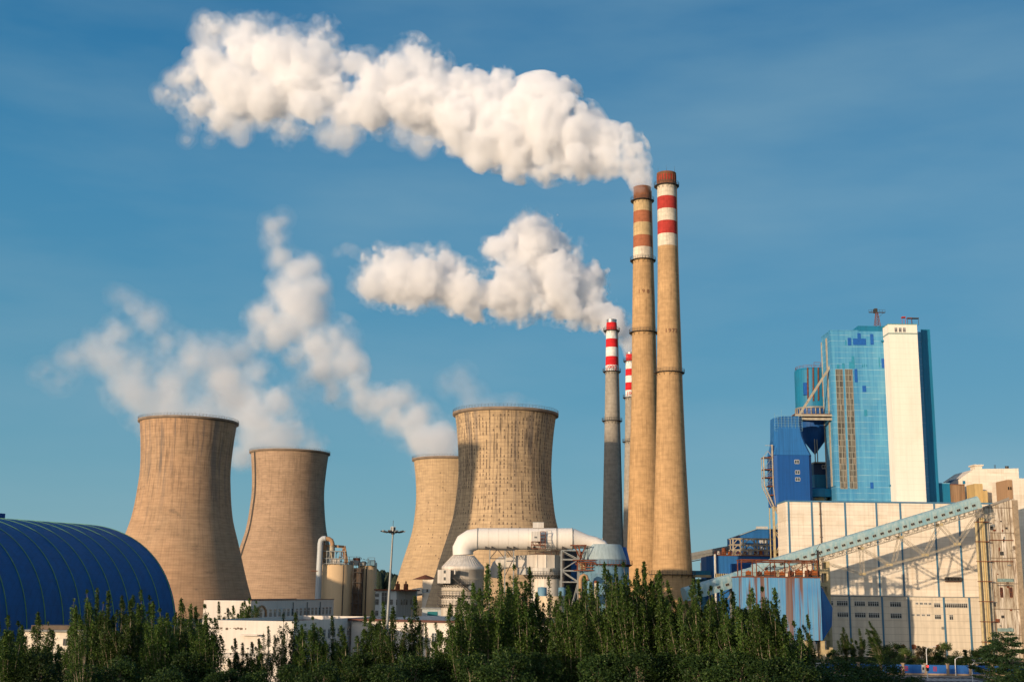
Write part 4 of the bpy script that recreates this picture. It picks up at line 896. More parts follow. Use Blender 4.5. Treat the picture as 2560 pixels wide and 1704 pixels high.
for i, fx in enumerate((470, 545, 598, 640, 700, 762, 815, 880, 915)):
    p = P3(fx, 775, YR + 1.5); s_ = .7 + .35 * r2.random(); t = thing('pump_motor', 'small rusty machine in the row along the blue hopper house roof', 'machine', (p.x, YR + 1.8, zr0), 'rusty machines on the hopper house')
    m = MB(); m.tube((p.x - s_, YR + 1.8, zr0 + s_ * 1.2), (p.x + s_, YR + 1.8, zr0 + s_ * 1.2), s_ * .8, n=14); m.tube((p.x, YR + 1.8, zr0 + s_), (p.x, YR + 1.8, zr0 + s_ * 2.3), s_ * .35, n=10); m.build('motor', M_orust if i % 2 == 0 else M_rust, t)
    m = MB(); m.box(p.x - s_ * 1.1, YR + 1.2, zr0 + .003, p.x + s_ * 1.1, YR + 2.4, zr0 + s_ * .5); m.build('base', M_rail, t)
# ---------------------------------------------------------------- left of the hall: blue plant rooms
YG = 490.0
bh = thing('blue_plant_house', 'low royal blue clad building with a white vertical pipe, right of the tall chimneys', 'industrial building', (P3(440, 740, YG).x, YG, 0))
q = zrect(236, 655, 725, 820, YG); m = MB(); m.box(q[0], YG, 0, q[1], YG + 20, q[3]); m.build('wall', M_blue, bh)
q2 = zrect(198, 655, 240, 820, YG); m = MB(); m.add([(q2[0], YG + 6, 0), (q2[1], YG - .003, 0), (q2[1], YG - .003, q2[3]), (q2[0], YG + 6, q2[3]), (q2[0], YG + 20, 0), (q2[0], YG + 20, q2[3]), (q2[1] + 1, YG + 20, q2[3]), (q2[1] + 1, YG + 20, 0)], [(0, 1, 2, 3), (0, 4, 5, 3), (3, 2, 6, 5)]); m.build('side_wall', M_blue, bh)
m = MB(); m.box(q[0] - .1, YG - .3, q[3], q[1], YG + 20, q[3] + .3); m.build('roof_edge', M_rust, bh)
p = P3(240, 642, YG - 1); m = MB(); m.tube((p.x, YG - 1, 0), (p.x, YG - 1, p.z), .45, n=12); m.build('white_pipe', M_frame, bh)
q3 = zrect(240, 775, 405, 808, YG - 1); m = MB(); m.box(q3[0], YG - 1.5, q3[2], q3[1], YG - .003, q3[3]); m.build('cream_band', M_creamst, bh)
for i in range(11): x = q3[0] + (q3[1] - q3[0]) * i / 11; m = MB(); m.box(x, YG - 1.7, q3[2], x + .25, YG - 1.5, q3[3]); m.build('mullion', M_rail, bh)
q4 = zrect(355, 708, 560, 775, YG - 4); m = MB(); m.box(q4[0], YG - 4, 0, q4[1], YG - .003, q4[3]); m.build('annex', M_deepblue, bh)
rq = random.Random(8)
for i in range(12):
    x = P3(265 + i * 36, 640, YG + 3).x; s_ = .8 + rq.random() * 1.1; t = thing('roof_machine', 'small pale or rusty machine among those lining the low blue building roof', 'machine', (x, YG + 3, q[3] + .3), 'machines on the low blue roof'); z = q[3] + .3
    m = MB(); m.tube((x, YG + 3, z + .25), (x, YG + 3, z + s_ * 1.5), s_ * .55, s_ * .4, n=12); m.build('body', (M_frame, M_rust, M_orust)[i % 3], t); m = MB(); m.box(x - s_ * .7, YG + 2.2, z, x + s_ * .7, YG + 3.8, z + .24); m.build('base', M_rust, t)
rl = thing('roof_railing', 'rust brown railing along the low blue building roof', 'railing', (P3(440, 650, YG).x, YG + .5, q[3] + .3)); m = MB(); z = q[3] + .3
for x in np.arange(q[0] + .3, q[1] - 1, 2.2): m.bar((x, YG + .5, z), (x, YG + .5, z + 1.3), .12)
for h_ in (.65, 1.3): m.bar((q[0] + .3, YG + .5, z + h_), (q[1] - 1, YG + .5, z + h_), .1)
m.build('rail', M_rust, rl)
YU = 507.0
ub = thing('upper_blue_house', 'taller deep blue building with sloping roof left of the dark hopper tower', 'industrial building', (P3(500, 550, YU).x, YU, 0))
poly = [P3(368, 660, YU), P3(370, 527, YU), P3(527, 470, YU), P3(645, 474, YU), P3(720, 480, YU), P3(720, 660, YU)]; poly = [Vector((p.x, YU, p.z)) for p in poly]; m = MB(); m.prism([Vector((poly[0].x, YU, 0))] + poly[1:5] + [Vector((poly[4].x, YU, 0))], (0, 16, 0)); m.build('wall', M_blue, ub)
m = MB()
for p, q_ in zip(poly[1:4], poly[2:5]): m.bar(p + Vector((0, -.2, .1)), q_ + Vector((0, -.2, .1)), .5, .3)
m.build('roof_edge', M_plain('roof_edge_pale', (0.3, 0.38, 0.42), .6), ub)
m = MB(); p = P3(530, 466, YU); q_ = P3(605, 468, YU); m.box(p.x, YU + 1, p.z - .2, q_.x, YU + 3, p.z + .9); m.build('ridge_vent', M_frame, ub)
for (a_, b_) in ((545, 545), (562, 545), (578, 545), (545, 585), (566, 585), (588, 585)):
    w4 = zrect(a_, b_, a_ + 11, b_ + 18, YU); window(ub, w4[0], w4[1], w4[2], w4[3], YU, 2, M_frame, M_glassd, tr=0, t=.25)
fr = thing('steel_frame', 'pinkish white open steel frame in front of the taller blue building', 'steel frame', (P3(495, 600, 492).x, 492, 0)); YE = 492.0
ys_ = [535, 577, 612, 648]; xs2 = [362, 432, 528, 596, 640]; m = MB()
for y in ys_:
    a_ = P3(352, y, YE); b_ = P3(655, y, YE); m.bar((a_.x, YE, a_.z), (b_.x, YE, a_.z), .55, .5); m.bar((a_.x, YE + 6, a_.z), (b_.x, YE + 6, a_.z), .4)
    for x in xs2: p = P3(x, y, YE); m.bar((p.x, YE, a_.z), (p.x, YE + 6, a_.z), .3)
m.build('beam', M_steelw, fr); m = MB()
for x in xs2:
    p = P3(x, 535, YE); m.bar((p.x, YE, p.z), (p.x, YE, 18), .5); m.bar((p.x, YE + 6, p.z), (p.x, YE + 6, 18), .4)
m.build('post', M_steelw, fr); m = MB()
for k, (ya, yb) in enumerate(zip(ys_, ys_[1:])):
    for xa, xb in ((362, 432), (432, 528)):
        xm = (xa + xb) / 2; p = P3(xm, ya, YE)
        for xe in (xa, xb): e_ = P3(xe, yb, YE); m.bar((p.x, YE, p.z), (e_.x, YE, e_.z), .3)
m.build('brace', M_steelw, fr)
# far grey conveyor and the teal pipe bridge beside the chimney foot
cv3 = thing('conveyor_gallery', 'thin grey conveyor bridge running from behind the tallest chimney to the steel frame', 'conveyor', (P3(200, 640, 518).x, 518, 0)); YV = 518.0
for (p0, p1, th, mt) in ((P3(-150, 690, YV), P3(370, 590, YV), 1.5, M_steelg), (P3(-150, 717, YV), P3(370, 613, YV), 1.6, M_framed), (P3(-150, 737, YV), P3(300, 648, YV), .35, M_rail)):
    m = MB(); m.bar(p0, p1, 3.5, th); m.build('girder', mt, cv3)
m = MB()
for x in (-120, 150): p = P3(x, 700, YV); m.bar((p.x, YV, 0), (p.x, YV, p.z), 1.2)
m.build('pier', M_steelg, cv3)
tb = thing('pipe_bridge', 'teal topped cream pipe bridge between the tallest chimney foot and the blue building', 'pipe bridge', (P3(135, 780, 493).x, 493, 0)); Yt = 493.0
q = zrect(60, 755, 196, 783, Yt); m = MB(); m.box(q[0], Yt, q[2], q[1] + 1, Yt + 4, q[3]); m.build('side_panel', M_teal, tb); q = zrect(60, 784, 196, 800, Yt); m = MB(); m.box(q[0], Yt - .3, q[2], q[1] + 1, Yt + 4.2, q[3]); m.build('deck', M_creamst, tb)
q = zrect(60, 812, 200, 900, Yt + 5); m = MB(); m.box(q[0] - 3, Yt + 5, 0, q[1] + 4, Yt + 12, q[3]); m.build('hall_wall', M_cur, tb)
m = MB(); p = P3(100, 800, Yt); m.bar((p.x, Yt + 2, 0), (p.x, Yt + 2, p.z), 1.0); m.build('pier', M_conc, tb)
# ---------------------------------------------------------------- right hand cluster
YW = 462.0
wb = thing('stepped_white_building', 'cream white building with a small rooftop hut behind the old panel wall, far right', 'industrial building', (P3(2110, 150, YW).x, YW, 0))
poly = [(1912, 130), (2010, 62), (2090, 58), (2318, 55), (2322, 400), (1912, 400)]; pp = [P3(a_, b_, YW) for a_, b_ in poly]; pp = [Vector((p.x, YW, p.z)) for p in pp]; pp[4].z = 0; pp[5].z = 0; m = MB(); m.prism(pp, (0, 20, 0)); m.build('wall', M_white, wb)
m = MB(); poly = [P3(1838, 166, YW + 1), P3(1912, 122, YW + 1), P3(1912, 170, YW + 1)]; m.prism([Vector((p.x, YW + 1, p.z)) for p in poly], (0, 10, 0)); m.build('sloped_roof', M_plain('slate_blue', (0.06, 0.08, 0.12), .7), wb)
q = zrect(2012, 38, 2078, 62, YW + 2); m = MB(); m.box(q[0] + .5, YW + 2, q[2], q[1] - .5, YW + 7, q[3]); m.box(q[0], YW + 1.6, q[3], q[1], YW + 7.4, q[3] + .5); m.build('roof_hut', M_white, wb)
q = zrect(1936, 140, 1953, 162, YW); m = MB(); m.box(q[0], YW - .1, q[2], q[1], YW + .02, q[3]); m.build('window', M_teal, wb)
m = MB()
for a_, b_ in ((2152, 2160),):
    for x in (a_, b_): p = P3(x, 30, YW + 1); m.bar((p.x, YW + 1, P3(x, 60, YW).z), (p.x, YW + 1, p.z), .12)
p = P3(2238, 40, YW + 1); m.tube((p.x, YW + 1, p.z - 1.5), (p.x, YW + 1, p.z), .7, n=10); m.build('roof_vent', M_rail, wb)
YX = 448.0; yl = thing('yellow_duct_block', 'tall ochre and cream stepped block at the upper end of the long conveyor', 'duct block', (P3(2070, 300, YX).x, YX, 0)); M_och = M_paint('ochre_sheet', (0.52, 0.37, 0.16), 0.3, (0.25, 0.15, 0.07), 0.3)
q = zrect(2024, 160, 2080, 420, YX); zq = q[3]; m = MB(); m.box(q[0], YX, 0, q[1], YX + 8, q[3]); m.build('tall_duct', M_och, yl); q = zrect(2082, 208, 2112, 420, YX - 1); m = MB(); m.box(q[0], YX - 1, 0, q[1], YX + 7, q[3]); m.build('short_duct', M_och, yl)
w2 = thing('cream_annex', 'blank cream block with a dark opening right of the ochre ducts', 'industrial building', (P3(2180, 280, YX + 3).x, YX + 3, 0)); q = zrect(2108, 206, 2262, 420, YX + 2); m = MB(); m.box(q[0], YX + 2, 0, q[1] + 3, YX + 12, q[3]); m.build('wall', M_white, w2)
q = zrect(2160, 282, 2174, 306, YX + 2); m = MB(); m.box(q[0], YX + 1.9, q[2], q[1], YX + 2.02, q[3]); m.build('opening', M_void, w2)
YT = 430.0; tw = thing('right_white_tower', 'cream building cut off by the right edge, with two small square openings', 'industrial building', (P3(2300, 400, YT).x, YT, 0))
q = zrect(2270, 124, 2500, 700, YT); m = MB(); xL = P3(2272, 130, YT).x; m.box(xL, YT, 0, q[1] + 12, YT + 18, q[3]); m.build('wall', M_white, tw)
q = zrect(2238, 134, 2274, 262, YT); xa = P3(2238, 134, YT).x; M_brn = M_paint('brown_render', (0.36, 0.22, 0.12), 0.2, (0.2, 0.12, 0.07), 0.3, .85)
m = MB(); m.box(xa, YT - .2, q[2] - 12, xL - .003, YT + 10, q[3]); m.build('side_bay', M_brn, tw)
for a_ in (2246, 2261): w4 = zrect(a_, 182, a_ + 9, 202, YT - .2); m = MB(); m.box(w4[0], YT - .3, w4[2], w4[1], YT - .18, w4[3]); m.build('opening', M_void, tw)
# old weathered panel wall
YO = 411.0
def M_old():
    n = NT('old_panel_wall'); v = n.coord('Object'); o = n.xyz(v); cell = n.n('ShaderNodeCombineXYZ'); n.l(n.math('FLOOR', n.math('DIVIDE', o[0], 1.7)), cell.inputs[0]); n.l(n.math('FLOOR', n.math('DIVIDE', o[2], 8.2)), cell.inputs[1])
    wn_ = n.n('ShaderNodeTexWhiteNoise'); n.l(cell.outputs[0], wn_.inputs['Vector']); c = n.ramp(wn_.outputs['Value'], [(0, (0.46, 0.39, 0.29)), (.5, (0.58, 0.51, 0.40)), (1, (0.70, 0.63, 0.53))])
    st = n.noise(n.coord('Object', (1.6, 1.6, .12)), 1.0, 6, .7); c = n.mix(n.ramp(st, [(.44, 0), (.58, .85)]), c, (0.17, 0.11, 0.065))
    b = n.noise(v, .35, 7, .7); c = n.mix(n.ramp(b, [(.58, 0), (.66, .9)]), c, (0.09, 0.06, 0.04)); c = n.mix(n.ramp(n.noise(n.coord('Object', (1, 1, 1), (5, 5, 5)), .15, 5), [(.55, 0), (.7, .6)]), c, (0.55, 0.47, 0.35))
    g1 = n.math('LESS_THAN', n.math('FRACT', n.math('DIVIDE', o[0], 1.7)), .07); g2 = n.math('LESS_THAN', n.math('FRACT', n.math('DIVIDE', o[2], 8.2)), .035); c = n.mix(n.math('MULTIPLY', n.math('MAXIMUM', g1, g2), .7), c, (0.10, 0.065, 0.04))
    return n.done(c, .9, spec=.1)
ow = thing('old_panel_building', 'crumbling stained panel building with slanted top at the right edge', 'industrial building', (P3(2215, 800, YO).x, YO, 0)); m = MB()
xa, xb = P3(2098, 700, YO).x, P3(2322, 700, YO).x; za, zb_ = P3(2100, 330, YO).z, P3(2290, 262, YO).z
m.prism([(xa, YO, 0), (xb, YO, 0), (xb, YO, zb_), (xa, YO, za)], (0, 7, 0)); m.build('panel_wall', M_old(), ow)
m = MB(); m.bar((xa, YO - .2, za + .2), (xb - 2, YO - .2, zb_ + .1), .7, .6); m.build('coping', M_conc, ow)
m = MB(); xc = P3(2318, 700, YO).x; m.box(xc - .7, YO - .6, 0, xc + .9, YO - .003, zb_ - .5); m.build('pilaster', M_plain('pilaster_stone', (0.36, 0.28, 0.19), .9, var=.4), ow)
M_pt = M_plain('worn_pale_teal', (.26, .36, .33), .8, var=.5)
for y, mt in ((545, M_rust), (690, M_rust), (820, M_pt), (855, M_rail), (1160, M_pt)):
    p = P3(2110, y, YO); q_ = P3(2280, y - 4, YO); m = MB(); m.box(p.x + (3 if y > 700 else 0), YO - .35, p.z - (.45 if mt is M_pt else .12), q_.x, YO - .003, p.z + (.6 if mt is M_pt else .12)); m.build('ledge', mt, ow)
for a_ in (2193, 2258): w4 = zrect(a_, 872, a_ + 18, 935, YO); window(ow, w4[0], w4[1], w4[2], w4[3], YO, 2, M_rust, M_glassd, tr=.5, t=.18)
rv = random.Random(5)
for k in range(26):
    x = xa + 1 + rv.random() * (xb - xa - 4); z = 4 + rv.random() * (za - 8); m = MB(); m.obox((x, YO - .12, z), (.15 + rv.random() * .5, 0, 0), (0, .12, 0), (0, 0, .15 + rv.random() * .5)); m.build('wall_fitting', (M_rail, M_rust, M_steelg)[k % 3], ow)
pg = thing('pipe_group', 'vertical ochre and dark pipes running up the corner where the long conveyor ends', 'pipes', (P3(2068, 800, YO - 1).x, YO - 1, 0)); 
for x, r_, mt in ((2045, .45, M_creamst), (2060, .4, M_rail), (2072, .5, M_creamst), (2086, .45, M_och), (2098, .35, M_creamst)):
    p = P3(x + 12, 900, YO - 1.5); zt_ = P3(x, 395 if x > 2050 else 420, YO).z; m = MB(); m.tube((p.x, YO - 1.5, 0), (p.x, YO - 1.5, zt_), r_, n=12); m.build('pipe', mt, pg)
pxx = P3(2085, 900, YO).x
for z in np.arange(6, 46, 6.4): m = MB(); m.box(pxx - 2.4, YO - 2.2, z, pxx + 2.0, YO - .9, z + .25); m.build('bracket', M_rust, pg)
m = MB(); p = P3(2082, 370, YO + 1); m.box(p.x - .5, YO - .5, 0, p.x + .6, YO - .003, P3(2074, 330, YC).z); m.build('head_pier', M_steelw, cv)
# ---------------------------------------------------------------- flue gas plant: absorbers, big duct, silos
za_ = lambda x, y: (1080 + x * 0.220713, 1280 + y * 0.220713)
DA = 368.0
def A5(x, y, D=DA): return P(*za_(x, y), D)
def arect(a, b, c, d, D=DA): return zrect(a, b, c, d, D, za_)
M_wabs = M_paint('white_absorber_sheet', (0.66, 0.60, 0.52), 0.30, (0.34, 0.23, 0.14), 0.42, 0.55, sc_=1.0); M_wabs2 = M_paint('grey_white_sheet', (0.56, 0.53, 0.48), 0.32, (0.30, 0.22, 0.15), 0.3, 0.6, panel=(2.2, 6, .3, .06))
M_duct = M_paint('white_duct_sheet', (0.72, 0.67, 0.60), 0.06, (0.40, 0.32, 0.22), 0.15, 0.5)
fl = thing('flue_duct', 'huge white pipe with mitred elbow carrying gas from the cone of the left absorber', 'duct', (A5(900, 300).x, DA, 20))
def cpt(x, y, D=DA): return A5(x, y, D)
pts = [cpt(1590, 300), cpt(525, 300), cpt(440, 318), cpt(378, 358), cpt(350, 412), cpt(352, 480)]; r0 = 120 * .220713 * mpp(1200, 1345, DA)
m = MB(); m.sweep(pts, [r0, r0, r0 * 1.03, r0 * 1.03, r0 * 1.0, r0 * .97], 40); m.build('main_pipe', M_duct, fl)
tp = [cpt(1588, 300), cpt(1760, 330), cpt(1840, 345), cpt(1930, 375), cpt(1960, 420)]; m = MB(); m.sweep(tp, [r0 * .995, r0 * .62, r0 * .60, r0 * .52, r0 * .5], 32); m.build('tapered_end', M_duct, fl)
for x in (517, 1410, 1588): p = cpt(x, 300); m = MB(); m.tube((p.x - .12, DA, p.z), (p.x + .12, DA, p.z), r0 + .10, n=40); m.build('flange', M_steelg, fl)
for i in range(8):
    x = 640 + i * 112
    if x in (1312,): continue
    p = cpt(x, 300); m = MB(); m.tube((p.x - .05, DA, p.z), (p.x + .05, DA, p.z), r0 + .035, n=40); m.build('seam_ring', M_wabs, fl)
for x in (630, 700, 872, 945, 1105, 1170, 1495): p = cpt(x, 412); m = MB(); m.prism([(p.x - .7, DA - 2.2, p.z - .3), (p.x + .9, DA - 2.2, p.z - .3), (p.x - .7, DA - 2.2, p.z + .9)], (0, 3.2, 0)); m.build('saddle', M_rail, fl)
# gas monitoring cabin on the duct
cb = thing('sampling_cabin', 'pale cabin with rusty frame clamped to the front of the huge white duct', 'cabin', (A5(1190, 300).x, DA - r0 - 1.5, A5(1190, 330).z)); Yc = DA - r0 - 2.2
q = arect(1128, 215, 1228, 328, Yc); m = MB(); m.box(q[0], Yc, q[2], q[1], Yc + 2, q[3]); m.build('cabin_box', M_wabs2, cb); w4 = arect(1160, 272, 1190, 292, Yc); window(cb, w4[0], w4[1], w4[2], w4[3], Yc, 3, M_frame, M_glassd, tr=0, t=.06, proud=.05)
q2 = arect(1230, 215, 1285, 410, Yc); m = MB()
for x in (q[0], q[1], q2[1]):
    for y in (Yc, Yc + 2): m.bar((x, y, q2[2]), (x, y, q2[3] if x > q[0] else q[2]), .14)
for yy in (215, 255, 295, 330, 368, 408):
    z = A5(1200, yy, Yc).z; xs0 = q[1] if yy < 330 else q[0]
    for y in (Yc, Yc + 2): m.bar((xs0, y, z), (q2[1], y, z), .12)
for k in range(5):
    xa = q[0] + (q2[1] - q[0]) * k / 5; xb = q[0] + (q2[1] - q[0]) * (k + 1) / 5; m.bar((xa, Yc, A5(0, 368, Yc).z), ((xa + xb) / 2, Yc, A5(0, 330, Yc).z), .1); m.bar(((xa + xb) / 2, Yc, A5(0, 330, Yc).z), (xb, Yc, A5(0, 368, Yc).z), .1)
m.build('frame', M_rust, cb)
q = arect(1143, 115, 1265, 180, DA); t = thing('duct_top_box', 'small pale box sitting on top of the huge white duct', 'cabin', ((q[0] + q[1]) / 2, DA, q[2])); m = MB(); m.box(q[0], DA - 1, q[2], q[1], DA + 1.5, q[3]); m.build('box_body', M_wabs2, t); m = MB(); m.box(q[0] - .15, DA - 1.15, q[3], q[1] + .15, DA + 1.65, q[3] + .12); m.build('lid', M_steelg, t)
m = MB()
for x in (q[0] + .2, q[1] - .2): m.bar((x, DA - .8, q[2] - 1.6), (x, DA - .8, q[2]), .16)
m.bar((q[0] + .2, DA - .8, q[2] - .9), (q[1] + 1.8, DA - .8, q[2] - .9), .12); m.build('support', M_rust, t)
m = MB(); n = 16
for xx in (1290, 1345):
    p = cpt(xx, 300)
    for i in range(n):
        a = math.pi * (.75 + .9 * i / n) ; b = math.pi * (.75 + .9 * (i + 1) / n); R = r0 + .25
        m.bar((p.x, DA + R * math.cos(a), p.z - R * math.sin(a) * -1), (p.x, DA + R * math.cos(b), p.z + R * math.sin(b)), .08)
p0 = cpt(1290, 300); p1 = cpt(1345, 300)
for i in range(0, n + 1, 2):
    a = math.pi * (.75 + .9 * i / n); R = r0 + .25; m.bar((p0.x, DA + R * math.cos(a), p0.z + R * math.sin(a)), (p1.x, DA + R * math.cos(a), p1.z + R * math.sin(a)), .07)
m.build('caged_ladder', M_frame, fl)
# left absorber
ca = A5(349, 800); Ra = (A5(588, 800).x - A5(110, 800).x) / 2; la = thing('absorber_tower', 'round white absorber with conical top, stairs and a window cabin on its left', 'absorber', (ca.x, DA, 0), 'gas absorbers')
zc0, zc1, zb1 = A5(349, 488).z, A5(349, 632).z, A5(349, 655).z
m = MB(); n = 64; vs = []
m.lathe(ca.x, DA, [(Ra * .985, zc1 + .5), (r0 * .98, zc0)], 64, cap=False); m.build('cone', M_wabs2, la)
for i in range(40):
    a = 2 * math.pi * i / 40; m = MB() if i == 0 else m; m.bar((ca.x + (Ra * .985 + .02) * math.cos(a), DA + (Ra * .985 + .02) * math.sin(a), zc1 + .5), (ca.x + (r0 + .02) * math.cos(a), DA + (r0 + .02) * math.sin(a), zc0), .09)
m.build('cone_rib', M_wabs, la)
m = MB(); m.lathe(ca.x, DA, [(Ra, 0), (Ra, zb1), (Ra * 1.015, zb1), (Ra * 1.015, zc1 + .5), (Ra * .985, zc1 + .52)], 64); m.build('body', M_wabs, la)
for y_ in (755, 885, 938, 1045):
    z = A5(349, y_).z; m = MB(); m.lathe(ca.x, DA, [(Ra + .02, z - .12), (Ra + .14, z - .12), (Ra + .14, z + .12), (Ra + .02, z + .12)], 64, cap=False); m.build('hoop', M_steelw, la)
def plat(cx, cy, R, z, root, a0=0, a1=360, w_=1.2, mat=None, rail=True):
    m = MB(); n = int((a1 - a0) / 8); A = [math.radians(a0 + (a1 - a0) * i / n) for i in range(n + 1)]
    pt = lambda a, r, zz: Vector((cx + r * math.sin(a), cy - r * math.cos(a), zz))
    for a, b in zip(A, A[1:]):
        m.add([pt(a, R, z), pt(b, R, z), pt(b, R + w_, z), pt(a, R + w_, z), pt(a, R, z - .15), pt(b, R, z - .15), pt(b, R + w_, z - .15), pt(a, R + w_, z - .15)], [(0, 1, 2, 3), (7, 6, 5, 4), (3, 2, 6, 7), (0, 4, 5, 1)])
        m.bar(pt(a, R + w_, z - .1), pt((a + b) / 2, R, z - 1.0), .1); m.bar(pt(b, R + w_, z - .1), pt((a + b) / 2, R, z - 1.0), .1)
        if rail:
            m.bar(pt(a, R + w_, z), pt(a, R + w_, z + 1.1), .07)
            for h_ in (.55, 1.1): m.bar(pt(a, R + w_, z + h_), pt(b, R + w_, z + h_), .06)
    return m.build('platform', mat or M_rail, root)
plat(ca.x, DA, Ra, A5(349, 812).z, la, -80, 20, 1.4); plat(ca.x, DA, Ra, A5(349, 938).z, la, -95, 95, 1.1); plat(ca.x, DA, Ra, A5(349, 1042).z, la, -95, 95, 1.1)
Yk = DA - Ra - .3; q = arect(65, 650, 210, 802, DA - 8); m = MB(); m.box(q[0], DA - 9, q[2], q[1], DA - 4, q[3]); m.build('cabin', M_wabs, la)
for b_ in (657, 735): w4 = arect(133, b_, 153, b_ + 30, DA - 9); window(la, w4[0], w4[1], w4[2], w4[3], DA - 9, 2, M_framed, M_glassd, t=.08)
q3 = arect(212, 650, 265, 740, DA - 9); m = MB(); m.box(q3[0] + 1.0, DA - 10, q3[2] + 1, q3[1], DA - 7, q3[3]); m.build('duct_box', M_wabs, la)
m = MB(); p = A5(238, 742, DA - Ra - 1.5); q4 = A5(402, 888, DA - Ra - 1.5)
for y in (-.5, .5):
    m.bar((p.x, p.y + y, p.z), (q4.x, p.y + y, q4.z), .14, .3)
    for k in range(11): a_ = p.lerp(q4, k / 10); m.bar((a_.x, p.y + y, a_.z), (a_.x, p.y + y, a_.z + 1.1), .07)
    m.bar((p.x, p.y + y, p.z + 1.1), (q4.x, p.y + y, q4.z + 1.1), .07)
for k in range(20): a_ = p.lerp(q4, k / 20); m.box(a_.x - .2, p.y - .5, a_.z, a_.x + .2, p.y + .5, a_.z + .06)
m.box(q4.x, p.y - .6, q4.z - .1, q4.x + 2.6, p.y + 2, q4.z + .05); m.build('stair', M_rail, la)
p = A5(435, 858, DA - Ra - .2); m = MB(); m.tube((p.x, DA - Ra + .6, p.z), (p.x, DA - Ra - .6, p.z), .75, n=18); m.tube((p.x, DA - Ra - .6, p.z), (p.x, DA - Ra - .8, p.z), .55, n=18); m.build('manhole', M_steelg, la)
# middle absorber
cm_ = A5(1290, 600, DA + 6); DM = DA + 6; Rm = (A5(1455, 600, DM).x - A5(1065, 600, DM).x) / 2; cxm = A5(1260, 600, DM).x; ma = thing('absorber_tower', 'white panelled absorber with a rusty low cone roof under the big white duct', 'absorber', (cxm, DM, 0), 'gas absorbers')
z1_, z2_, z3_, z4_ = [A5(1260, y, DM).z for y in (450, 485, 628, 705)]
m = MB(); m.lathe(cxm, DM, [(Rm * 1.0, z3_), (Rm * 1.0, z2_)], 12, smooth=False, a0=.13, a1=.13 + 2 * math.pi - 1e-9); m.build('head', M_wabs, ma); m = MB(); m.lathe(cxm, DM, [(Rm * .97, z2_ - .02), (Rm * .55, z1_ - .5), (1, z1_)], 24); m.build('roof_cone', M_brn, ma)
m = MB(); m.lathe(cxm, DM, [(Rm * 1.01, z4_), (Rm * 1.01, z3_ - .02)], 40); m.build('ring_band', M_wabs2, ma); q = arect(965, 628, 1330, 705, DM - 4); m = MB(); m.box(q[0], DM - Rm * .8, q[2], q[1], DM, q[3] - .03); m.build('ring_duct', M_wabs2, ma); Rb = Rm * .86; m = MB(); m.lathe(cxm + .8, DM, [(Rb, 0), (Rb, z4_)], 40); m.build('body', M_wabs, ma)
for i in range(12):
    a = .13 + 2 * math.pi * i / 12; x, y = cxm + Rm * math.cos(a), DM + Rm * math.sin(a)
    if y < DM + 2: m = MB(); m.bar((x, y, z3_), (x, y, z2_), .22); m.build('edge_rib', M_wabs2, ma)
m = MB(); xa = A5(845, 560, DM).x; m.prism([(xa, DM - 4.5, z3_), (cxm - 2, DM - 4.5, z3_), (cxm - 2, DM - 4.5, z2_), (xa + 3.0, DM - 4.5, z2_ - .3), (xa, DM - 4.5, z2_ - 1)], (0, 7, 0)); m.build('side_duct', M_wabs, ma)
m = MB(); m.box(A5(945, 560, DM).x, DM - 4.62, z3_, A5(952, 560, DM).x, DM - 4.5, z2_ - .2); m.build('duct_joint', M_steelw, ma)
m = MB(); pts = [A5(850, 565, DM), A5(790, 572, DM), A5(745, 610, DM), A5(722, 660, DM), A5(715, 740, DM)]; m.sweep(pts, [1.95, 1.95, 1.9, 1.8, 1.8], 16); m.build('curved_duct', M_wabs2, ma)
plat(cxm, DM, Rm, z4_ - .2, ma, -80, 80, .9)
w4 = arect(1333, 638, 1365, 668, DM - Rm); window(ma, w4[0], w4[1], w4[2], w4[3], DM - Rm * .93, 2, M_framed, M_glassd, t=.08, proud=.8)
m = MB()
for k in range(12):
    a = 2 * math.pi * k / 12; x, y = cxm + Rm * .9 * math.cos(a), DM + Rm * .9 * math.sin(a); m.bar((x, y, z2_), (x, y, z2_ + 1.2), .08); b = 2 * math.pi * (k + 1) / 12; m.bar((x, y, z2_ + 1.2), (cxm + Rm * .9 * math.cos(b), DM + Rm * .9 * math.sin(b), z2_ + 1.2), .08)
m.build('railing', M_rust, ma)
# right blue absorber
DR = DA + 2; cxr = A5(1945, 480, DR).x; s1 = mpp(1500, 1380, DR) * .220713; ra = thing('absorber_tower', 'grey blue absorber with a broad sloped top where the huge white duct ends', 'absorber', (cxr, DR, 0), 'gas absorbers')
M_gb = M_paint('grey_blue_sheet', (0.30, 0.38, 0.40), 0.25, (0.28, 0.20, 0.13), 0.2, .6, panel=(1.0, 50, .25, .08)); M_gb2 = M_paint('blue_sheet_worn', (0.13, 0.25, 0.33), 0.35, (0.20, 0.14, 0.10), 0.4, .6)
zz = lambda y: A5(1945, y, DR).z
m = MB(); m.lathe(cxr, DR, [(258 * s1, zz(535)), (200 * s1, zz(370)), (190 * s1, zz(364))], 48); m.build('sloped_top', M_gb, ra)
m = MB(); m.lathe(cxr, DR, [(285 * s1, 0), (285 * s1, zz(600)), (262 * s1, zz(590)), (262 * s1, zz(537))], 48); m.build('body', M_gb2, ra)
plat(cxr, DR, 262 * s1, zz(590) + .05, ra, -100, 100, 1.6, M_rust)
m = MB(); xq = A5(2165, 470, DR + 5); m.lathe(xq.x - 4.2, DR + 6, [(6.6, zz(600)), (5.3, zz(385)), (1, zz(380))], 32); m.build('rear_cone', M_deepblue, ra)
p = A5(1932, 350, DR - 2); m = MB(); m.tube((p.x, DR - 2, p.z - 1), (p.x, DR - 2, p.z + .9), .45, n=12); m.tube((p.x, DR - 2, p.z + .9), (p.x, DR - 2, p.z + 1.5), .2, n=8); m.build('nozzle', M_steelg, ra)
m = MB()
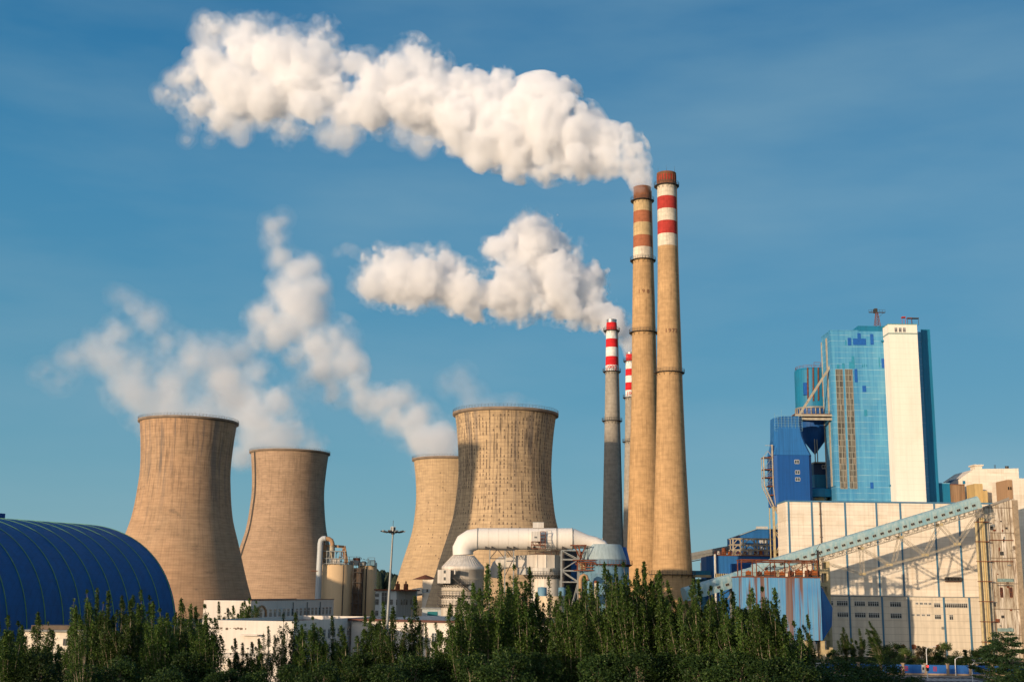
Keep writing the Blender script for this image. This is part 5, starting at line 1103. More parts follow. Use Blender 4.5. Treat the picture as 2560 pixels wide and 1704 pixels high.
for (a, b, c, d) in ((1570, 372, 1750, 372), (1610, 372, 1680, 520), (1660, 372, 1700, 520), (1745, 372, 1670, 540), (1600, 540, 1850, 540), (1650, 565, 1830, 565), (1610, 655, 1830, 655), (1650, 540, 1650, 655), (1700, 565, 1700, 655), (1740, 565, 1740, 655), (1800, 565, 1800, 655), (1830, 560, 1870, 600), (1690, 620, 1830, 620), (1640, 540, 1690, 600)):
    p, q = A5(a, b, DR - 7), A5(c, d, DR - 7); m.bar(p, q, .3 if b == d else .24); m.bar(p + Vector((0, 3, 0)), q + Vector((0, 3, 0)), .2)
    m.bar(p, p + Vector((0, 3, 0)), .15)
m.build('pipe_platform', M_rust, ra)
for (a, b, c, d) in ((1680, 575, 1730, 640), (1770, 590, 1800, 640)): q = arect(a, b, c, d, DR - 5); m = MB(); m.box(q[0], DR - 5.5, q[2], q[1], DR - 4, q[3]); m.build('control_box', M_creamst, ra)
m = MB(); q = arect(1800, 690, 1880, 760, DR - 6); m.box(q[0], DR - 9, 10, q[1] + 3, DR - 5, q[3]); m.build('side_tank', M_gb2, ra)
# steel trestles
tr = thing('duct_trestle', 'tall grey braced steel trestle carrying the right part of the huge white duct', 'trestle', (A5(1560, 700, DA - 3).x, DA - 3, 0), 'duct trestles'); zt_ = A5(1500, 428, DA - 3).z; xa, xb = A5(1465, 650, DA - 3).x, A5(1665, 650, DA - 3).x
for x in (xa, xb):
    for y in (DA - 3, DA + 4): m = MB(); m.bar((x, y, 0), (x, y, zt_), .5 if x == xa else .35); m.build('post', M_steelg, tr)
m = MB(); zs = [A5(1500, y, DA - 3).z for y in (430, 530, 657, 786)] + [4]
for k, (zu, zd) in enumerate(zip(zs, zs[1:])):
    for y in (DA - 3, DA + 4):
        m.bar((xa, y, zu), (xb, y, zu), .3)
        if k % 2 == 0: m.bar((xa, y, zu), (xb, y, zd), .25)
        else: m.bar((xb, y, zu), (xa, y, zd), .25)
m.build('brace', M_steelg, tr)
tr = thing('duct_trestle', 'slim steel trestle under the left part of the huge white duct', 'trestle', (A5(740, 500, DA - 3).x, DA - 3, 0), 'duct trestles'); xa, xb, xc = A5(655, 500, DA - 3).x, A5(827, 500, DA - 3).x, A5(925, 500, DA - 3).x
for x in (xa, xb, xc): m = MB(); m.bar((x, DA - 2.5, 0), (x, DA - 2.5, zt_), .32); m.build('post', M_steelg, tr)
m = MB(); m.bar((xa, DA - 2.5, zt_), (xc, DA - 2.5, zt_), .5); z2 = A5(700, 525, DA).z; z3 = A5(700, 720, DA).z; m.bar((xa, DA - 2.5, z2), (xb, DA - 2.5, z2), .25); m.bar((xa, DA - 2.5, z2), ((xa + xb) / 2, DA - 2.5, zt_), .2); m.bar((xb, DA - 2.5, z2), ((xa + xb) / 2, DA - 2.5, zt_), .2); m.bar((xb, DA - 2.5, z3), (xc, DA - 2.5, z2), .25); m.bar((xb, DA - 2.5, zt_), (xc, DA - 2.5, z2), .2)
for k in range(5): x = xb + (xc - xb) * k / 5; m.bar((x, DA - 2.5, zt_ - 2.2), (x + .8, DA - 2.5, zt_), .12)
m.build('brace', M_rail, tr)
# pipes and tanks between the trees
sp = thing('cream_tank', 'cream round tank topped by a worn blue drum, seen through the poplars', 'tank', (A5(1350, 1000, DA - 14).x, DA - 14, 0)); s2 = mpp(1380, 1500, DA - 14) * .220713; cxx = A5(1350, 1100, DA - 14).x
m = MB(); m.lathe(cxx, DA - 14, [(155 * s2, 0), (155 * s2, A5(1350, 948, DA - 14).z)], 40); m.build('body', M_och if False else M_paint('cream_concrete', (0.55, 0.44, 0.30), .15, (.3, .22, .14), .25), sp)
x = A5(1465, 900, DA - 16).x; m = MB(); m.lathe(x, DA - 20, [(40 * s2, A5(1465, 950, DA - 20).z), (40 * s2, A5(1465, 850, DA - 20).z), (.1, A5(1465, 846, DA - 20).z)], 24); m.build('blue_drum', M_gb2, sp); x = A5(1250, 900, DA - 16).x; m = MB(); m.lathe(x, DA - 14, [(52 * s2, A5(1465, 950, DA - 14).z), (52 * s2, A5(1465, 850, DA - 14).z), (.1, A5(1465, 846, DA - 14).z)], 24); m.build('blue_drum', M_gb2, sp)
m = MB(); m.bar((A5(1425, 900, DA - 22).x, DA - 21, A5(1425, 950, DA - 21).z), (A5(1510, 900, DA - 22).x, DA - 21, A5(1425, 950, DA - 21).z), .8, .25); m.build('drum_deck', M_rail, sp)
pe = thing('elbow_pipe', 'rust topped vent pipe with bent head beside the grey blue absorber', 'pipe', (A5(1685, 850, DA - 12).x, DA - 12, 0)); m = MB(); pts = [A5(1682, 980, DA - 12), A5(1682, 760, DA - 12), A5(1692, 728, DA - 12), A5(1718, 712, DA - 12), A5(1745, 722, DA - 12), A5(1758, 756, DA - 12)]; pts[0].z = 0; m.sweep(pts, [.55] * 6, 14); m.build('pipe', M_brn, pe); m = MB(); m.tube(pts[-1], pts[-1] - Vector((0, 0, .4)), .7, n=14); m.build('collar', M_rust, pe)
pe = thing('elbow_pipe', 'small red capped pipe low in front of the grey blue absorber', 'pipe', (A5(1857, 850, DA - 11).x, DA - 11, 0)); m = MB(); p = A5(1857, 800, DA - 11); m.tube((p.x, DA - 11, 0), p, .5, n=14); m.build('pipe', M_steelw, pe); m = MB(); m.tube(p + Vector((0, 0, .01)), p + Vector((0, 0, .7)), .62, .35, n=14); m.build('cap', M_rust, pe)
# background blocks between the absorbers
bb = thing('dark_pump_house', 'dark blue plant block half hidden between the absorbers behind the trestle', 'industrial building', (A5(1570, 700, DA + 14).x, DA + 14, 0)); q = arect(1500, 440, 1700, 900, DA + 14); m = MB(); m.box(q[0], DA + 14, 0, q[1] + 5, DA + 22, q[3]); m.build('wall', M_plain('dark_duct2', (.05, .055, .06), .7), bb); q = arect(1575, 560, 1650, 780, DA + 13); m = MB(); m.box(q[0], DA + 13, q[2], q[1], DA + 13.9, q[3]); m.build('blue_panel', M_blue, bb)
# ---------------------------------------------------------------- cream silos
zs_ = lambda x, y: (760 + x * 0.191334, 1300 + y * 0.191334)
DS = 500.0
def S5(x, y, D=DS): return P(*zs_(x, y), D)
def srect(a, b, c, d, D=DS): return zrect(a, b, c, d, D, zs_)
M_silo = M_paint('cream_silo_paint', (0.60, 0.43, 0.25), 0.10, (0.34, 0.24, 0.14), 0.2, 0.75, sc_=.7)
def silo(label, xl, xr, ytop, D):
    c = S5((xl + xr) / 2, 850, D); R = (S5(xr, 850, D).x - S5(xl, 850, D).x) / 2; z = S5((xl + xr) / 2, ytop, D).z; t = thing('cream_silo', label, 'silo', (c.x, D, 0), 'cream ash silos')
    m = MB(); m.lathe(c.x, D, [(R, 0), (R, z), (R * .96, z + .25), (.1, z + .3)], 48); m.build('body', M_silo, t)
    m = MB(); n = 30
    for i in range(n):
        a, b = 2 * math.pi * i / n, 2 * math.pi * (i + 1) / n; p = Vector((c.x + R * math.cos(a), D + R * math.sin(a), z)); q = Vector((c.x + R * math.cos(b), D + R * math.sin(b), z)); m.bar(p, p + Vector((0, 0, 1.3)), .1)
        for h_ in (.65, 1.3): m.bar(p + Vector((0, 0, h_)), q + Vector((0, 0, h_)), .08)
    m.build('railing', M_rail, t); return t, c.x, R, z
s1_, cx1, R1, z1s = silo('wide cream silo nearest the tall bent white pipe', 178, 640, 585, DS)
s2_, cx2, R2, z2s = silo('cream silo right of the dark stair gap, farthest from the bent pipe', 700, 945, 600, DS + 6)
m = MB(); p = S5(505, 900, DS - R1); m.tube((p.x, DS - R1 * .93, 0), (p.x, DS - R1 * .93, z1s), .22, n=8); m.build('downpipe', M_rail, s1_)
m = MB(); p = S5(800, 900, DS); m.tube((p.x, DS + 6 - R2, 0), (p.x, DS + 6 - R2, z2s), .25, n=8); m.build('downpipe', M_rail, s2_)
sg = thing('silo_stair_tower', 'dark zigzag stair squeezed between the two cream silos', 'stair frame', (S5(690, 900, DS - 2).x, DS - 2, 0)); m = MB(); xa, xb = S5(655, 900, DS).x, S5(735, 900, DS).x
for x in (xa, xb): m.bar((x, DS - 5, 0), (x, DS - 5, z1s + 1), .3)
m.build('frame', M_rail, sg); m = MB()
for k, z in enumerate(np.arange(3, z1s, 4.0)): m.box(xa - .4, DS - 5.6, z, xb + 1.2, DS - 3, z + .2); m.bar((xa if k % 2 else xb, DS - 5, z), (xb if k % 2 else xa, DS - 5, z + 4), .5, .12); m.bar((xa, DS - 5.6, z + 1.2), (xb + 1.2, DS - 5.6, z + 1.2), .1)
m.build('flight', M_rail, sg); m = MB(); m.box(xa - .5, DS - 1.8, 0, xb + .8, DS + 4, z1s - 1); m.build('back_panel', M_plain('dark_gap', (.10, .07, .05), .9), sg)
bp = thing('bent_pipe', 'tall pale grey pipe bent over at the top beside the wide cream silo', 'pipe', (S5(200, 800, DS - 8).x, DS - 8, 0)); pts = [S5(178, 1040, DS - 8), S5(215, 300, DS - 8), S5(224, 262, DS - 8), S5(250, 238, DS - 8), S5(285, 236, DS - 8)]; pts[0].z = 0; m = MB(); m.sweep(pts, [1.25, 1.15, 1.15, 1.1, 1.05], 20); m.build('riser', M_paint('pale_pipe', (.42, .44, .44), .15, (.25, .2, .15), .3, .5), bp)
pts = [S5(285, 236, DS - 8), S5(325, 240, DS - 8), S5(358, 262, DS - 8), S5(372, 300, DS - 8), S5(372, 330, DS - 8)]; m = MB(); m.sweep(pts, [.85] * 5, 16); m.build('return_bend', M_brn, bp)
m = MB(); m.box(S5(170, 0, DS).x, DS - 9.4, S5(200, 668).z, S5(252, 0, DS).x, DS - 6.6, S5(200, 660).z); m.build('pipe_clamp', M_rust, bp)
gp = thing('silo_top_filters', 'rusty cyclones, ducts and frames crowded on the wide cream silo roof', 'filter plant', (S5(330, 500, DS - 3).x, DS - 3, z1s + .3)); 
for x in (258, 365): a = S5(x, 500, DS - 5); b = S5(x, 315, DS - 5); c_ = S5(x, 560, DS - 5); r_ = .95; m = MB(); m.tube(S5(x, 400, DS - 5), b, r_ * 1.25, n=16); m.tube(S5(x, 480, DS - 5), S5(x, 400, DS - 5), r_ * .8, r_ * 1.25, n=16); m.tube(c_, S5(x, 480, DS - 5), .35, r_ * .8, n=12); m.tube(b, S5(x, 268, DS - 5), .55, n=12); m.build('cyclone', M_steelw if x > 300 else M_brn, gp)
m = MB()
for y_ in (400, 495, 560):
    a = S5(228, y_, DS - 7); b = S5(540, y_, DS - 7); m.bar(a, (b.x, b.y, a.z), .35, .25); m.bar(a + Vector((0, 5, 0)), (b.x, b.y + 5, a.z), .25)
for x in (232, 300, 335, 400, 470, 530): a = S5(x, 395, DS - 7); m.bar((a.x, DS - 7, z1s), a, .22); m.bar((a.x, DS - 2, z1s), (a.x, DS - 2, a.z), .2)
m.build('frame', M_steelg, gp); m = MB(); m.bar(S5(385, 335, DS - 4), S5(520, 345, DS - 4), 1.2, 1.0); m.bar(S5(520, 335, DS - 4), S5(560, 560, DS - 4), 1.3, 1.0); m.bar(S5(300, 330, DS - 4), S5(385, 345, DS - 4), .8); m.build('sloping_duct', M_brn, gp)
q = srect(292, 500, 460, 572, DS - 6); m = MB(); m.box(q[0], DS - 6, z1s + .3, q[1], DS - 3, q[3]); m.build('filter_house', M_wabs2, gp); q = srect(310, 505, 345, 570, DS - 6); m = MB(); m.box(q[0], DS - 6.1, q[2], q[1], DS - 5.9, q[3]); m.build('door', M_bluetrim, gp)
m = MB(); rr_ = random.Random(3)
for k in range(26): x, y_ = rr_.uniform(440, 550), rr_.uniform(400, 560); a = S5(x, y_, DS - 6 + rr_.random() * 5); m.bar(a, a + Vector((rr_.uniform(-1.5, 1.5), 0, rr_.uniform(-2, 2))), .22)
m.build('walkway', M_rust, gp)
gp = thing('silo_top_gear', 'dark machinery and railed platforms on the cream silo by the stair gap', 'machinery', (S5(800, 540, DS).x, DS + 2, z2s + .3)); m = MB()
for (a, b, c, d, y) in ((600, 520, 710, 590, 0), (640, 488, 725, 540, 3), (830, 520, 925, 600, 2), (735, 540, 800, 600, 1)): q = srect(a, b, c, d, DS + y); m = MB(); m.box(q[0], DS + y, z2s + .31, q[1], DS + y + 3, q[3]); m.build('housing', (M_steelg, M_framed, M_gb2, M_rust)[y], gp)
m = MB()
for (a, b) in ((595, 475), (728, 475), (835, 487), (925, 487), (945, 545), (690, 470)): p = S5(a, b, DS + 1); m.bar((p.x, DS + 1, z2s), p, .14)
for (a, b, c) in ((570, 475, 730), (835, 487, 928), (835, 520, 928), (560, 510, 740)): p = S5(a, b, DS + 1); q = S5(c, b, DS + 1); m.bar(p, q, .12)
for k in range(20): x, y_ = rr_.uniform(590, 830), rr_.uniform(500, 580); a = S5(x, y_, DS + rr_.random() * 4); m.bar(a, a + Vector((rr_.uniform(-1.8, 1.8), 0, rr_.uniform(-1.2, 1.2))), .2)
m.build('frame', M_rail, gp)
# ---------------------------------------------------------------- high mast light
DMt = 200.0; pt = S5(1162, 165, DMt); pb = S5(1100, 1150, DMt); d_ = (pb - pt); pb = pt + d_ * (pt.z / (pt.z - pb.z)); mt_ = thing('high_mast_light', 'tall grey high mast light with a ring of lamps left of the pale cooling tower', 'light mast', (pb.x, DMt, 0))
m = MB(); m.tube(pb, pt, .38, .13, n=16); m.build('mast', M_steelg, mt_); m = MB(); zr = S5(1162, 150, DMt).z; m.lathe(pt.x, DMt, [(1.0, zr - .12), (1.15, zr - .12), (1.15, zr + .05), (1.0, zr + .05), (1.0, zr - .12)], 24, cap=False)
for k in range(4): a = math.pi * k / 2 + .4; m.bar((pt.x, DMt, zr), (pt.x + 1.1 * math.cos(a), DMt + 1.1 * math.sin(a), zr), .08)
m.tube((pt.x, DMt, zr - .4), (pt.x, DMt, zr + .75), .28, n=12); m.build('head_ring', M_rail, mt_)
for k in range(10):
    a = 2 * math.pi * k / 10 + .1; c, s_ = math.cos(a), math.sin(a); m = MB(); m.obox((pt.x + 1.6 * c, DMt + 1.6 * s_, zr + .02), (.38 * c, .38 * s_, .10), (-.22 * s_, .22 * c, 0), (-.02 * c, -.02 * s_, .09)); m.build('floodlight', M_rail if k % 2 else M_steelg, mt_)
for k in range(3): a = 2 * math.pi * k / 3 + .5; m = MB(); m.box(pt.x + .35 * math.cos(a) - .09, DMt + .35 * math.sin(a) - .06, zr + .1, pt.x + .35 * math.cos(a) + .09, DMt + .35 * math.sin(a) + .06, zr + .85); m.build('antenna_panel', M_frame, mt_)
m = MB(); m.tube((pt.x, DMt, zr + .7), (pt.x, DMt, S5(1165, 0, DMt).z), .035, n=6); m.build('lightning_rod', M_rail, mt_)
# ---------------------------------------------------------------- small far buildings near the pale tower
fb = thing('small_blue_white_building', 'small worn white and pale blue building with narrow windows left of the pale cooling tower', 'building', (S5(1180, 1000, 480).x, 480, 0)); q = srect(930, 915, 1205, 1270, 480); m = MB(); M_wb = M_paint('worn_blue_white', (.46, .50, .50), .3, (.3, .25, .2), .4); m.box(q[0], 480, 0, q[1], 495, q[3]); m.build('wall', M_wb, fb); q2 = srect(1205, 915, 1425, 1270, 480); m = MB(); m.add([(q2[0], 480, 0), (q2[1], 492, 0), (q2[1], 492, q2[3]), (q2[0], 480, q2[3]), (q2[0], 500, 0), (q2[0], 500, q2[3]), (q2[1], 500, 0), (q2[1], 500, q2[3])], [(0, 1, 2, 3), (3, 2, 7, 5), (1, 6, 7, 2)]); m.build('side_wall', M_wb, fb)
m = MB(); m.box(q[0] - .5, 479, q[3], q2[1] + 1.2, 500, q[3] + .5); m.build('roof', M_rust, fb)
for (a, b, c, d) in ((930, 955, 978, 995), (932, 1030, 975, 1098), (1014, 940, 1082, 1098), (1125, 1035, 1160, 1098), (1018, 1182, 1060, 1240), (932, 1180, 970, 1240)): w4 = srect(a, b, c, d, 480); window(fb, w4[0], w4[1], w4[2], w4[3], 480, 2, M_framed, M_glassd, t=.15)
for a in (1222, 1276, 1306, 1336, 1385): w4 = srect(a, 1032, a + 14, 1100, 486); dxx = (w4[0] - q2[0]) / (q2[1] - q2[0]) * 12; window(fb, w4[0], w4[1], w4[2], w4[3], 480 + dxx, 1, M_framed, M_glassd, t=.1)
for a in (1222, 1330): p = S5(a, 905, 484); m = MB(); m.tube((p.x, 484, q[3] + .5), (p.x, 484, q[3] + 2.6), .9, n=10); m.tube((p.x, 484, q[3] + 2.6), (p.x, 484, q[3] + 3.6), .3, n=8); m.build('roof_vent', M_rust, fb)
ft = thing('transfer_tower', 'small cream stair block with a link bridge at the foot of the pale cooling tower', 'building', (S5(1620, 900, 560).x, 560, 0)); q = srect(1545, 770, 1720, 1080, 560); m = MB(); m.box(q[0], 560, 0, q[1], 570, q[3]); m.build('wall', M_white, ft); m = MB(); m.lathe((q[0] + q[1]) / 2 - 2, 565, [(6, q[3]), (.3, q[3] + 2)], 12); m.build('roof_cap', M_rust, ft)
q = srect(1545, 898, 1700, 945, 560); m = MB(); m.box(q[0] - .1, 559.9, q[2], q[1], 560 - .003, q[3]); m.build('blue_band', M_wb, ft); w4 = srect(1600, 900, 1622, 930, 559.8); window(ft, w4[0], w4[1], w4[2], w4[3], 559.9, 1, M_framed, M_glassd, t=.12)
m = MB(); m.bar(S5(1420, 945, 560), S5(1545, 925, 560), 3, 3.5); m.bar(S5(1410, 975, 560), S5(1545, 965, 560), 3, .5); m.build('link_bridge', M_white, ft)
tq = thing('turquoise_shed', 'low shed with a turquoise door at the foot of the widest cooling tower', 'shed', (S5(1650, 1200, 430).x, 430, 0)); q = srect(1545, 1155, 1775, 1285, 425); m = MB(); m.box(q[0], 425, 0, q[1] + 4, 434, q[3]); m.build('wall', M_wb, tq); m = MB(); m.box(q[0] - .5, 424.5, q[3], q[1] + 4.2, 434.5, q[3] + .4); m.build('roof', M_steelg, tq); q = srect(1612, 1190, 1745, 1260, 425); m = MB(); m.box(q[0], 424.9, q[2], q[1], 425 - .003, q[3]); m.build('door', M_plain('turquoise', (.01, .16, .18), .6), tq)
# ---------------------------------------------------------------- blue storage dome
M_dome = M_paint('dome_blue_sheet', (0.003, 0.080, 0.25), 0.22, (0.006, 0.04, 0.12), 0.45, 0.6, sc_=.5, panel=(1.2, 2.4, .25, .1)); M_seam = M_plain('dome_seam_green', (0.10, 0.27, 0.13), .6, var=.3)
dm = thing('storage_dome', 'big dark blue ribbed storage dome at the left edge', 'storage dome', (-165, 455, 0)); E0 = Vector((-112.6, 430, 0)); ax = Vector((.46, .89, 0)).normalized(); cr_v = Vector((-ax.y, ax.x, 0)); W2 = 55.0; Hd = 42.5
def arch(t, k=1.0):
    """t from 0 (near foot) to pi (far foot); full bellied section"""
    c, s_ = math.cos(t), math.sin(t); e = .833; return cr_v * (W2 - W2 * k * math.copysign(abs(c) ** e, c)) , Hd * k * abs(s_) ** e
def dpt(s_, t, k=1.0): v, z = arch(t, k); return E0 - ax * s_ + v + Vector((0, 0, z))
NS, NT_ = 44, 48; m = MB(); vs = []; SL = 85.0; ss = [SL * i / NS for i in range(NS + 1)]
for s_ in ss:
    for j in range(NT_ + 1): vs.append(dpt(s_, math.pi * j / NT_))
c = NT_ + 1; m.add(vs, [(i * c + j, i * c + j + 1, (i + 1) * c + j + 1, (i + 1) * c + j) for i in range(NS) for j in range(NT_)], True)
m.add(vs[:c], [tuple(range(c))]); m.add(vs[-c:], [tuple(range(c))[::-1]]); m.build('shell', M_dome, dm)
for i in range(12):
    s_ = .8 + i * 7.0; m = MB(); pr = None
    for j in range(NT_ + 1):
        t = math.pi * j / NT_; p = dpt(s_, t, 1.003)
        if pr is not None: m.bar(pr, p, .3, .1)
        pr = p
    m.build('rib', M_seam, dm)
m = MB(); a = dpt(30, math.pi / 2); b = dpt(84, math.pi / 2); m.bar(a + Vector((0, 0, .9)), b + Vector((0, 0, .9)), 3.6, 2.2); m.build('ridge_vent', M_deepblue, dm)
lb = thing('low_shed', 'low pale shed with dark roof in front of the blue dome behind the trees', 'shed', (P(150, 1580, 262).x, 262, 0)); q = R4(90, 1578, 205, 1622, 262); m = MB(); m.box(q[0] - 3, 262, 0, q[1], 270, q[3]); m.build('wall', M_white, lb); m = MB(); m.box(q[0] - 3.5, 261, q[3], q[1] + .6, 271, q[3] + .35); m.build('roof', M_framed, lb); m = MB(); m.box(q[0] - 2, 264, q[3] + .36, q[1] - 1, 270, q[3] + 1.2); m.build('upper_roof', M_plain('roof_brown', (.14, .10, .07), .8), lb)
for px in (158, 183): w4 = R4(px, 1596, px + 16, 1612, 262); window(lb, w4[0], w4[1], w4[2], w4[3], 262, 3, M_framed, M_glassd, tr=0, t=.08)
# far wood on the horizon
M_far = NT('far_wood'); M_far = M_far.done(M_far.ramp(M_far.noise(M_far.coord('Object'), .25, 5), [(.35, (.010, .018, .012)), (.65, (.035, .05, .028))]), .9)
rw = random.Random(2); m = MB(); 
for k in range(900):
    X = rw.uniform(-1000, -300) if k % 3 else rw.uniform(-1000, 1500); Y = rw.uniform(1500, 1700); h = (11 if k % 3 == 0 else 12) + rw.random() * 6 + max(0, 26 - abs(X + 165) * .22); r_ = rw.uniform(5, 9)
    m.lathe(X, Y, [(.1, 0), (r_, h * .3), (r_ * .9, h * .6), (r_ * .5, h * .87), (.1, h)], 7, cap=False)
for k in range(260):
    X = -150 + rw.gauss(0, 60); Y = rw.uniform(1500, 1650); h = max(14, 44 - abs(X + 165) * .30) + rw.random() * 4; r_ = rw.uniform(4, 7); m.lathe(X, Y, [(.1, 0), (r_, h * .5), (r_ * .9, h * .75), (r_ * .5, h * .92), (.1, h)], 7, cap=False)
tag(m.build('far_wood', M_far), 'dark wooded rise on the horizon left of the pale cooling tower', 'woodland', kind='stuff')
# ---------------------------------------------------------------- office buildings
def frameT(x, y, ang): return Matrix.Translation((x, y, 0)) @ Matrix.Rotation(ang, 4, 'Z')
def tbox(m, T, x0, y0, z0, x1, y1, z1):
    vs = [T @ Vector((x, y, z)) for z in (z0, z1) for y in (y0, y1) for x in (x0, x1)]; m.add(vs, [(0, 2, 3, 1), (4, 5, 7, 6), (0, 1, 5, 4), (2, 6, 7, 3), (0, 4, 6, 2), (1, 3, 7, 5)])
M_off = M_paint('white_render', (0.66, 0.60, 0.53), 0.14, (0.30, 0.24, 0.19), 0.22, .85); M_offr = M_paint('roof_felt', (0.16, 0.12, 0.09), .2, (.28, .2, .14), .5, .9, sc_=.5)
def office(root, T, L, Dp, zr, par=1.0, mat=None, coping=None):
    m = MB(); tbox(m, T, 0, 0, 0, L, Dp, zr - par); m.build('wall', mat or M_off, root); m = MB(); w_ = .3
    tbox(m, T, 0, 0, zr - par + .003, L, w_, zr); tbox(m, T, 0, Dp - w_, zr - par + .003, L, Dp, zr); tbox(m, T, 0, w_ + .003, zr - par + .003, w_, Dp - w_ - .003, zr); tbox(m, T, L - w_, w_ + .003, zr - par + .003, L, Dp - w_ - .003, zr); m.build('parapet', mat or M_off, root)
    m = MB(); tbox(m, T, w_ + .01, w_ + .01, zr - par + .004, L - w_ - .01, Dp - w_ - .01, zr - par + .05); m.build('roof', M_offr, root)
    if coping:
        m = MB(); tbox(m, T, -.12, -.12, zr + .002, L + .12, .4, zr + .16); tbox(m, T, -.12, Dp - .4, zr + .002, L + .12, Dp + .12, zr + .16); m.build('coping', coping, root)
# near office: corner at px 735
pc = P(735, 1552, 270); L1 = 61.0; ang1 = math.atan2(60, 10); zr1 = pc.z
of = thing('office_block', 'near white office block with sunlit blank end wall and shaded windowed side', 'office building', (pc.x, pc.y, 0)); T1f = frameT(pc.x, pc.y, ang1); office(of, T1f, L1, 19.0, zr1, 1.0)
for fl_ in range(4):
    for k in range(15):
        u0 = 5.2 + k * 3.75; z0 = zr1 - 4.3 - fl_ * 3.35
        if z0 < 0.6: continue
        window(of, u0, u0 + 1.9, z0, z0 + 2.05, 0, 2, M_frame, M_glass, T=T1f, t=.1)
        m = MB(); tbox(m, T1f, u0 - .2, -.12, z0 + 2.3, u0 + 2.1, 0, z0 + 2.45); m.build('lintel', M_off, of)
Te = T1f @ Matrix.Translation((0, 19.0, 0)) @ Matrix.Rotation(-math.pi / 2, 4, 'Z')     # end wall frame: x runs from far left to the corner
m = MB(); tbox(m, Te, 7.5, -1.5, zr1 - 3.1, 11.5, -.003, zr1 - 2.85); m.build('canopy', M_off, of)
m = MB(); tbox(m, Te, 9.2, -.06, zr1 - 7.6, 10.4, .0, zr1 - 5.4); m.build('door', M_frame, of)
m = MB(); tbox(m, Te, .3, -1.8, zr1 - 8.0, 13.5, -.003, zr1 - 7.7); m.build('balcony_slab', M_off, of); m = MB()
for k in range(34): tbox(m, Te, .4 + k * .39, -1.75, zr1 - 7.7, .45 + k * .39, -1.7, zr1 - 6.75)
tbox(m, Te, .4, -1.78, zr1 - 6.78, 13.4, -1.68, zr1 - 6.7); m.build('balcony_railing', M_framed, of)
m = MB(); tbox(m, Te, .3, -1.2, zr1 - 9.2, 13.5, -.003, zr1 - 8.01); m.build('arched_band', M_off, of)
m = MB(); rs = random.Random(6)
for k in range(16): x = 1 + rs.random() * 7.5; tbox(m, Te, x, -.012, zr1 - 1.7 - rs.random() * .35, x + .15 + rs.random() * .5, -.004, zr1 - 1.45 - rs.random() * .2)
m.build('wall_stain', M_plain('stain_dark', (.16, .12, .09), .9), of)
# far office
pc2 = P(628, 1500.5, 320); ang2 = math.atan2(80, 10); of2 = thing('office_block', 'long low white office block behind the near one, rusty roof edge and many windows', 'office building', (pc2.x, pc2.y, 0)); T2f = frameT(pc2.x, pc2.y, ang2); office(of2, T2f, 80.0, 12.5, pc2.z, .5, coping=M_rust)
for fl_ in range(3):
    for k in range(19):
        u0 = 3 + k * 4.0; z0 = pc2.z - 4.4 - fl_ * 3.6
        window(of2, u0, u0 + 2.2, z0, z0 + 2.1, 0, 2, M_frame, M_glass, T=T2f, t=.12)
m = MB(); cxa = 8
for i in range(10):
    a, b = math.pi * i / 10, math.pi * (i + 1) / 10; p = T2f @ Vector((cxa + 4 * math.cos(a), -.25, pc2.z - 4 + 2.6 * math.sin(a))); q = T2f @ Vector((cxa + 4 * math.cos(b), -.25, pc2.z - 4 + 2.6 * math.sin(b))); m.bar(p, q, .4, .4)
m.build('entrance_arch', M_brn, of2)
for u in (36, 50, 64): m = MB(); p = T2f @ Vector((u, -.2, 0)); m.tube((p.x, p.y, 2), (p.x, p.y, pc2.z - .6), .16, n=8); m.build('downpipe', M_framed, of2)
# long low building behind the poplars
pa = P(1000, 1547.5, 304); pb2 = P(1418, 1557, 286); dv = (pb2 - pa); dv.z = 0; dvn = dv.normalized(); ps = pa - dvn * 13.5; ang3 = math.atan2(dvn.y, dvn.x); lw = thing('long_workshop', 'long low white workshop with dark red eave behind the poplars in the middle', 'workshop', (ps.x, ps.y, 0)); T3f = frameT(ps.x, ps.y, ang3); LL = 88.0; zr3 = (pa.z + pb2.z) / 2
m = MB(); tbox(m, T3f, 0, 0, 0, LL, 26, zr3 - .5); m.build('wall', M_off, lw); m = MB(); tbox(m, T3f, -.6, -.9, zr3 - .497, LL + .6, 26.8, zr3); m.build('eave', M_plain('eave_dark_red', (.10, .035, .025), .7), lw)
m = MB(); vs = [T3f @ Vector(v) for v in ((4, 1, zr3 + .003), (LL - 4, 1, zr3 + .003), (LL - 4, 25, zr3 + .003), (4, 25, zr3 + .003), (14, 13, zr3 + .75), (LL - 14, 13, zr3 + .75))]; m.add(vs, [(0, 1, 5, 4), (1, 2, 5), (2, 3, 4, 5), (3, 0, 4), (0, 3, 2, 1)]); m.build('roof', M_plain('roof_grey_blue', (.22, .25, .27), .6), lw)
for fl_ in range(3):
    for k in range(13):
        u0 = 3.4 + k * 6.3; z0 = zr3 - 5.0 - fl_ * 3.9; window(lw, u0, u0 + 2.0, z0, z0 + 2.05, 0, 3, M_frame, M_glass, T=T3f, t=.1)
for k in range(7): m = MB(); p = T3f @ Vector((7.3 + k * 12.6, -.15, 0)); m.tube((p.x, p.y, 0), (p.x, p.y, zr3 - .6), .1, n=8); m.build('downpipe', M_framed, lw)
